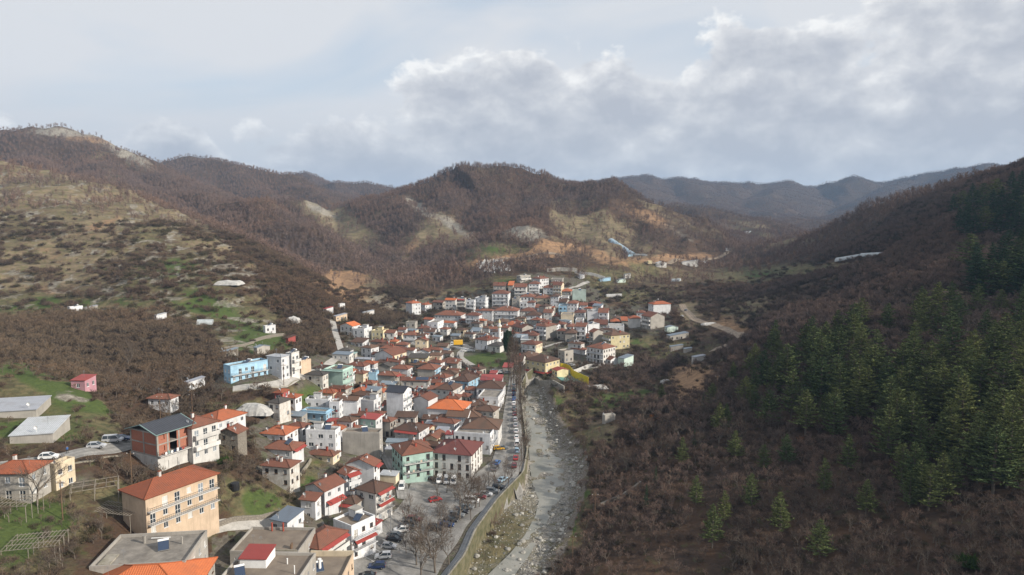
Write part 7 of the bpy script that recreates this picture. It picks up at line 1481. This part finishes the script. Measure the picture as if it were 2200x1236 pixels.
def pergola(px, py, w, d, h, rz, label, nx=9, ny=3):
    x, y, z = hit(px, py); z = gz(x, y); r = bpy.data.objects.new('pergola', None); COL.objects.link(r); r.location = (x, y, z); r.rotation_euler = (0, 0, rz); setmeta(r, label, 'pergola'); CLEAR.append((x, y, max(w, d) * .4)); b = MB()
    for i in range(ny + 1):
        for s in (0, .5, 1): p = MB(); p.bar((w * s - w / 2, d * i / ny - d / 2, -2), (w * s - w / 2, d * i / ny - d / 2, h), .07, 0, 5); p.build('post', ['wood_grey'], r)
        q = MB(); q.bar((-w / 2 - .3, d * i / ny - d / 2, h + .06), (w / 2 + .3, d * i / ny - d / 2, h + .06), .06, 0, 4); q.build('beam', ['wood_grey'], r)
    for i in range(nx + 1): q = MB(); q.bar((w * i / nx - w / 2, -d / 2 - .3, h + .17), (w * i / nx - w / 2, d / 2 + .3, h + .17), .045, 0, 4); q.build('rafter', ['wood_grey'], r)
pergola(78, 1188, 8.5, 6.5, 2.3, .25, 'open wooden vine pergola at the lower left', 13); pergola(30, 1100, 8, 6, 2.3, .1, 'wooden pergola frame at the left edge', 10); pergola(205, 1062, 9, 6, 2.2, .5, 'slender pole frame beside the unfinished cream house', 4, 2); pergola(250, 1110, 12, 5, 1.8, -.25, 'long low vine trellis left of the peach house', 16)
def pole(px, py, h=8.5, arm=True, label='', lamp=False):
    x, y, z = hit(px, py); z = gz(x, y); r = bpy.data.objects.new('utility_pole' if not lamp else 'street_lamp', None); COL.objects.link(r); r.location = (x, y, z); setmeta(r, label, 'pole' if not lamp else 'lamp'); b = MB(); b.bar((0, 0, -1), (0, 0, h), .14, 0, 6, .09); b.build('pole', ['wood' if not lamp else 'metal_grey'], r)
    if lamp: b = MB(); b.bar((0, 0, h), (1.3, 0, h + .25), .05, 0, 5); b.build('arm', ['metal_grey'], r); b = MB(); b.box(1.1, -.12, h + .15, 1.8, .12, h + .3); b.build('lamp_head', ['metal_grey'], r)
    else:
        b = MB(); b.box(-.9, -.06, h - .7, .9, .06, h - .55); c = b.build('crossarm', ['wood'], r)
        for s in (-.8, 0, .8): b = MB(); b.bar((s, 0, h - .55), (s, 0, h - .33), .05, 0, 6); b.build('insulator', ['white_paint'], c)
for px, py, lb in [(135, 1118, 'wooden pole beside the lower left garden'), (284, 1045, 'wooden pole in front of the brick house shell'), (355, 1150, 'wooden pole at the corner of the peach house'), (345, 905, 'wooden pole among bare trees behind the road'), (414, 900, 'wooden pole left of the broad orange roof'), (655, 1190, 'wooden pole in front of the big tiled roof'), (735, 1130, 'wooden pole before the rounded tiled terrace'), (770, 1035, 'tall pole against the white red-roofed gable'), (756, 1236, 'tall pole at the bottom of the car park'), (806, 1180, 'wooden pole by the red kiosk'), (703, 880, 'wooden pole beside the pale blue house'), (610, 830, 'wooden pole in front of the pale metal roof'), (1012, 1050, 'wooden pole at the right corner of cream hall'), (1278, 1120, 'double wooden pole on the shaded slope above the stream'), (1540, 850, 'lone pole on the earth bank across the valley'), (1110, 900, 'pole on the riverside street'), (1230, 1215, 'short pole near the grassy bank at the bottom')]: pole(px, py, 8.5, True, lb)
for px, py, lb in [(880, 1100, 'street lamp at the lane mouth'), (840, 1150, 'street lamp behind the black parked cars'), (1050, 1045, 'street lamp near the cream hall corner'), (1095, 930, 'street lamp halfway along the riverside street')]: pole(px, py, 7.0, False, lb, True)
# wires between some poles
# black water tank, turquoise tank, umbrella
def drum(px, py, r_, h, mat, label, lift=0):
    x, y, z = hit(px, py); z = gz(x, y) + lift; b = MB(); lathe(b, [(0, 0), (r_, 0), (r_ * 1.03, h * .5), (r_, h * .93), (r_ * .7, h), (0, h)], 14); o = b.build('water_tank', [mat]); o.location = (x, y, z); setmeta(o, label, 'tank')
material('tank_black', (0.02, 0.02, 0.022), .5); material('tank_teal', (0.05, 0.36, 0.36), .5); drum(505, 1052, 1.1, 2.0, 'tank_black', 'black water tank in the green garden'); drum(459, 984, .9, 1.4, 'tank_teal', 'turquoise water tank under the white balconied house'); drum(579, 934, 1.0, 2.2, 'tank_black', 'black tank beside the broad orange roof')
print('SPECIALS', time.time() - T0)
# ------------------------------------------------------------------ pines and other single trees
def pines():
    R = random.Random(21); spots = []
    for (px, py, hp) in [(1530, 1178, 100), (1556, 1122, 72), (1613, 1092, 78), (1677, 1150, 96), (1700, 902, 120), (1730, 935, 100), (1762, 885, 130), (1790, 945, 95), (1802, 895, 130), (1840, 892, 125), (1862, 884, 90), (1742, 868, 110), (1650, 912, 78), (1620, 890, 60), (1546, 930, 66), (1560, 925, 60), (1466, 1002, 64), (1906, 935, 120), (1932, 905, 155), (1956, 965, 130), (1986, 905, 130), (1962, 1068, 115), (1994, 1104, 108), (1936, 1045, 95), (2042, 998, 115), (2064, 935, 125), (2132, 1066, 168), (2120, 965, 150), (2168, 1006, 145), (2194, 955, 155),
        (2100, 885, 145), (2150, 885, 160), (2192, 865, 150), (2070, 866, 130), (2022, 886, 120), (1880, 806, 95), (1935, 845, 105), (1962, 826, 112), (1846, 796, 92), (1850, 706, 60), (1832, 766, 84), (1772, 766, 72), (1742, 746, 62), (1702, 806, 66), (1906, 716, 60), (2012, 726, 66), (2116, 726, 66), (2150, 686, 56), (2192, 746, 72), (2132, 770, 84), (1688, 1000, 70), (1665, 850, 70), (1600, 870, 60), (1420, 870, 44), (1580, 985, 62), (1640, 1010, 58), (1495, 1085, 66), (1770, 1060, 80), (1820, 1010, 84), (1760, 1200, 90), (1860, 1110, 84), (1575, 830, 52), (1530, 870, 50)]: spots.append((px, py, hp, 0))
    zones = [([(1660, 850), (1720, 745), (1870, 745), (1885, 890), (1760, 950)], 18, 65, 115), ([(1890, 780), (2200, 720), (2230, 1060), (2100, 1080), (1960, 1110), (1890, 980)], 34, 80, 150), ([(2040, 450), (2120, 430), (2240, 410), (2240, 525), (2060, 525)], 34, 55, 90), ([(2070, 580), (2240, 560), (2240, 650), (2090, 645)], 20, 70, 110), ([(1560, 800), (1680, 730), (1720, 800), (1600, 900)], 9, 50, 75), ([(1950, 690), (2200, 660), (2200, 720), (1960, 740)], 9, 55, 80)]
    for poly, n, h0, h1 in zones:
        k = 0; t = 0
        while k < n and t < 3000:
            t += 1; px = R.uniform(min(p[0] for p in poly), max(p[0] for p in poly)); py = R.uniform(min(p[1] for p in poly), max(p[1] for p in poly))
            if inpoly(np.array([px]), np.array([py]), poly)[0] and all(math.hypot((px - s[0]) / 1.0, (py - s[1]) / 0.9) > 20 for s in spots): spots.append((px, py, R.uniform(h0, h1), 1)); k += 1
    for (px, py, hp, z_) in spots:
        x, y, z = hit(px, py, 0, 95); z = gz(x, y); H = hp * y / FPX * 1.02; H = min(max(H, 4.0), 17); upper = py < 660; k = R.randrange(6) if not upper else R.choice((1, 6, 7, 6)); base = 12 if k < 6 else 14; s = H / base; wd = s * R.uniform(1.05, 1.45) if not upper else s * R.uniform(1.5, 2.0)
        where = 'in the dark stand at the top right' if upper else 'among the crowded stand on the shaded right slope' if z_ else None
        if where is None: where = 'standing %s on the shaded slope' % ('alone low' if (px < 1700 and py > 1040) else 'at the lower left fringe of the pine wood' if px < 1680 else 'in the front rank of the pine wood')
        r = tree_thing('pine_tree', PN[k], x, y, z, R.uniform(0, 6.28), (wd, s), 'green pine ' + where, 'pine tree', 'pines ' + where); CLEAR.append((x, y, 1.6))
    print('PINES', len(spots))
pines()
def poplar(seed, H, W, leaf='twig_near', n=900, L=1.6, w=.035):
    R = random.Random(seed); A = TB(); B = TB(); A.tube((0, 0, -.5), (0, 0, H * .95), H * .012, .03, 5)
    for k in range(n):
        t = R.random() ** .8; z = H * (.12 + .86 * t); rr_ = W * math.sin(math.pi * min(1, .12 + .86 * (1 - t))) * R.uniform(.2, 1); a = R.uniform(0, 6.28); p = Vector((math.cos(a) * rr_, math.sin(a) * rr_, z)); d = (Vector((math.cos(a) * .35, math.sin(a) * .35, 1)) + rv(R) * .25).normalized(); s = d.cross(rv(R)).normalized() * w; B.tri(p - s, p + s, p + d * L * R.uniform(.5, 1.2))
    return A.mesh('trunk', ['bark']), B.mesh('crown', [leaf])
POP = [poplar(700 + k, 22, 1.5) for k in range(2)]; CYP = [poplar(710 + k, 14, 1.25, 'needles_dark', 2600, 1.0, .10) for k in range(2)]
for i_, (px, py, H) in enumerate([(1098, 836, 25), (1104, 826, 27), (1110, 842, 24), (1093, 812, 18), (1116, 850, 17)]):
    x, y, z = hit(px, py); tree_thing('poplar_tree', POP[i_ % 2], x, y, gz(x, y), i_ * 1.3, H / 22, ['tall leafless poplar on the left of the street-end clump', 'tallest leafless poplar at the far end of the street', 'leafless poplar on the right of the street-end clump', 'shorter leafless poplar nearest the green field', 'shorter leafless poplar beside the stream wall'][i_], 'poplar', 'tall leafless poplars at the street end')
for i_, (px, py, H) in enumerate([(1085, 763, 13), (1090, 766, 15), (1096, 764, 14), (1092, 770, 12)]):
    x, y, z = hit(px, py); tree_thing('cypress_tree', CYP[i_ % 2], x, y, gz(x, y), i_ * 2.1, H / 14, 'dark cypress in the tight clump right of the minaret', 'cypress', 'dark cypresses beside the mosque')
PL = [bare_tree(800 + k, 12, .72, 5, 3, .028, .8, twig_m='twig_near', upright=.75, nsides=6) for k in range(3)]
for i_, (px, py, H, lb) in enumerate([(987, 1118, 13, 'big spreading plane tree in the middle of the car park'), (1022, 1092, 10, 'slim bare plane tree behind the big one'), (1006, 1075, 9, 'bare tree near the middle parked row'), (1030, 1070, 9, 'bare tree left of the grassy strip'), (1092, 1046, 9, 'dark leafless tree at the walkway bend'), (905, 1172, 12, 'pale bare tree in the dense clump at lower centre, top'), (925, 1200, 12, 'pale bare tree in the clump at lower centre, right side'), (895, 1215, 12, 'pale bare tree in the clump at lower centre, left side'), (935, 1232, 13, 'bare tree in the clump near the bottom edge'), (950, 1168, 10, 'bare tree between black SUV and grass'), (965, 1215, 9, 'thin bare tree on the grass by the walkway'), (905, 1250, 12, 'bare tree rising from below the bottom edge'), (750, 1192, 5, 'small pruned tree by the nose-in cars'), (690, 1110, 6, 'gnarled bare tree by the small white lean-to house'), (80, 1085, 11, 'large dark leafless tree before the old orange-roofed house'), (350, 1120, 7, 'pale bare tree in front of the peach house'), (960, 1060, 8, 'bare tree in front of the cream hall'), (1000, 1058, 8, 'bare tree by the right corner of the cream hall'), (1485, 800, 8, 'lone spreading leafless tree on the earth bank'), (275, 800, 15, 'tallest pale leafless tree in the left-hand wood'), (415, 820, 12, 'golden-brown leafless tree left of the sky-blue house')]):
    x, y, z = hit(px, py); p = BT[i_ % 5] if i_ in (3, 12, 20) else PL[i_ % 3]; tree_thing('plane_tree' if 'plane' in lb else 'leafless_tree', p, x, y, gz(x, y), i_ * 1.7, H / 12 if p in PL else H / 10, lb, 'tree')
R_ = random.Random(31)
for i_ in range(26):   # slim trees between the parked row and the stream wall
    Y_ = 224 + i_ * 4.6; xw = np.interp(Y_, [v[1] for v in rl], [v[0] for v in rl]) - 1.2 + R_.uniform(-.3, .3); s = R_.uniform(.7, 1.1); tree_thing('street_tree', BT[i_ % 5], xw, Y_, zs(Y_), R_.uniform(0, 6), (s * .7, s), 'slim leafless tree in the row along the stream wall', 'tree', 'slim leafless trees along the stream wall')
for i_ in range(11):
    px = R_.uniform(868, 962); py = R_.uniform(1118, 1236)
    x, y, z = hit(px, py); s = R_.uniform(.6, .95); tree_thing('leafless_tree', PL[i_ % 3], x, y, gz(x, y), i_ * 2.3, (s * .62, s), 'pale leafless tree in the crowded clump between car park rows', 'tree', 'pale leafless trees in the car park clump')
for i_, (px, py) in enumerate([(1050, 1052), (1062, 1040), (1040, 1064), (1018, 1052), (978, 1078), (1000, 1100), (945, 1108), (968, 1146), (1070, 1064), (1030, 1090), (1012, 1118), (940, 1070), (985, 1050), (1085, 1030)]):
    x, y, z = hit(px, py); s = R_.uniform(.55, .85); tree_thing('leafless_tree', PL[i_ % 3], x, y, gz(x, y), i_ * 2.9, (s * .75, s), 'leafless tree among the parked cars between hall and walkway', 'tree', 'leafless trees between the cream hall and the walkway')
gb = bush(900, 2.2, 1500, .09, 'leaf_green', .9)
for i_, (px, py, s, lb) in enumerate([(2072, 1222, 1.25, 'round dark evergreen bush at the lower right'), (478, 1000, .9, 'dark green bush right of the turquoise tank'), (1310, 1010, .6, 'small green bush on the stream bank'), (845, 762, .9, 'dark green bush above the white gable'), (620, 1000, .6, 'green garden bush by the cracked plaster house')]):
    x, y, z = hit(px, py); single('evergreen_bush', gb, x, y, gz(x, y), i_, s, lb, 'bush')
for (px, py, H) in [(1492, 968, 7), (1408, 1050, 7), (1388, 1098, 8), (1510, 880, 6)]:
    x, y, z = hit(px, py); tree_thing('fir_tree', PN[6], x, y, gz(x, y), px, (H / 14 * .7, H / 14), 'narrow blackish-green conifer among the bare scrub, ' + {1492: 'highest on the slope', 1408: 'second down', 1388: 'lowest near the stone wall', 1510: 'below the earth bank'}[px], 'conifer')
rust = [(1400, 915, 6), (1905, 1010, 4), (1715, 965, 5), (1725, 975, 4)]
for i_, (px, py, H) in enumerate(rust):
    x, y, z = hit(px, py); single('rusty_tree', BTR, x, y, gz(x, y), i_, H / 9, ['rust-brown leafy tree in the scrub right of the stream', 'rust-brown sapling under the pine stand', 'rust-brown tree left of front pines', 'small rust-brown sapling left of front pines'][i_], 'tree')
def person(px, py, top, bottom, label, hat=None, head=0.0, lift=0.0):
    x, y, z = hit(px, py); z = gz(x, y) + lift; J = [(0, 0, .95), (0, 0, 1.2), (0, 0, 1.42), (0, .02, 1.52), (0, .03, 1.68), (-.19, 0, 1.4), (-.27, .02, 1.12), (-.24, .12, .88), (.19, 0, 1.4), (.28, -.02, 1.13), (.3, .06, .88), (-.1, 0, .9), (-.12, .08, .5), (-.12, .0, .07), (-.12, .14, .04), (.1, 0, .9), (.13, -.06, .5), (.14, -.16, .09), (.14, -.03, .04)]
    E = [(0, 1), (1, 2), (2, 3), (3, 4), (2, 5), (5, 6), (6, 7), (2, 8), (8, 9), (9, 10), (0, 11), (11, 12), (12, 13), (13, 14), (0, 15), (15, 16), (16, 17), (17, 18)]; rad = [.16, .15, .15, .06, .11, .07, .055, .04, .07, .055, .04, .1, .075, .05, .04, .1, .075, .05, .04]
    me = bpy.data.meshes.new('person'); me.from_pydata(J, E, []); o = bpy.data.objects.new('person', me); COL.objects.link(o); m = o.modifiers.new('skin', 'SKIN'); 
    for v, r_ in zip(me.skin_vertices[0].data if me.skin_vertices else [], rad): v.radius = (r_, r_)
    if not me.skin_vertices: return
    me.skin_vertices[0].data[0].use_root = True; o.modifiers.new('sub', 'SUBSURF').levels = 1; dg = bpy.context.evaluated_depsgraph_get(); ev = bpy.data.meshes.new_from_object(o.evaluated_get(dg)); bpy.data.objects.remove(o)
    for mt in (top, bottom, 'skin'): ev.materials.append(MATS[mt])
    for p in ev.polygons: c = p.center; p.material_index = 2 if c.z > 1.5 or (abs(c.x) > .2 and c.z < .93) else 1 if c.z < .93 else 0
    o = link('person', ev, None, (x, y, z), head); setmeta(o, label, 'person'); h = MB(); lathe(h, [(.1, 1.70), (.115, 1.75), (.08, 1.81), (0, 1.83)], 10); h.build('hair', ['metal_dark' if not hat else hat], o)
material('skin', (.42, .25, .18), .7); material('jacket_blue', (.04, .1, .25), .8); material('jacket_yellow', (.7, .75, .05), .8); material('jacket_red', (.35, .05, .05), .8)
def figures():
    o = bpy.data.meshes.new('x'); t = bpy.data.objects.new('x', o); COL.objects.link(t); bpy.context.view_layer.objects.active = t
    bpy.data.objects.remove(t)
try:
    person(145, 975, 'jacket_blue', 'metal_dark', 'person in a blue jacket walking on the hill road', None, 1.2, .15); person(866, 1108, 'jacket_red', 'metal_dark', 'person in a dark red jacket at the lane mouth', None, 2.0, .15); person(877, 1096, 'metal_dark', 'metal_dark', 'person in dark clothes crossing the car park', None, .4, .15)
except Exception as ex: print('PERSON', ex)
plant_woods()

# ------------------------------------------------------------------ haze
def build_haze():
    m = bpy.data.materials.new('haze'); m.use_nodes = True; t = NT(m.node_tree); m.node_tree.nodes.clear(); out = t.n('ShaderNodeOutputMaterial')
    v = t.n('ShaderNodeVolumePrincipled', {'Color': (0.42, 0.66, 1.0, 1), 'Density': 0.8e-4, 'Anisotropy': 0.0}); t.t.links.new(v.outputs[0], out.inputs['Volume'])
    MATS['haze'] = m; b = MB(); b.box(-9000, -600, -30, 9000, 8200, float(GZ.max()) + 40, 0); o = b.build('haze', ['haze']); o['kind'] = 'stuff'
    return o
build_haze()
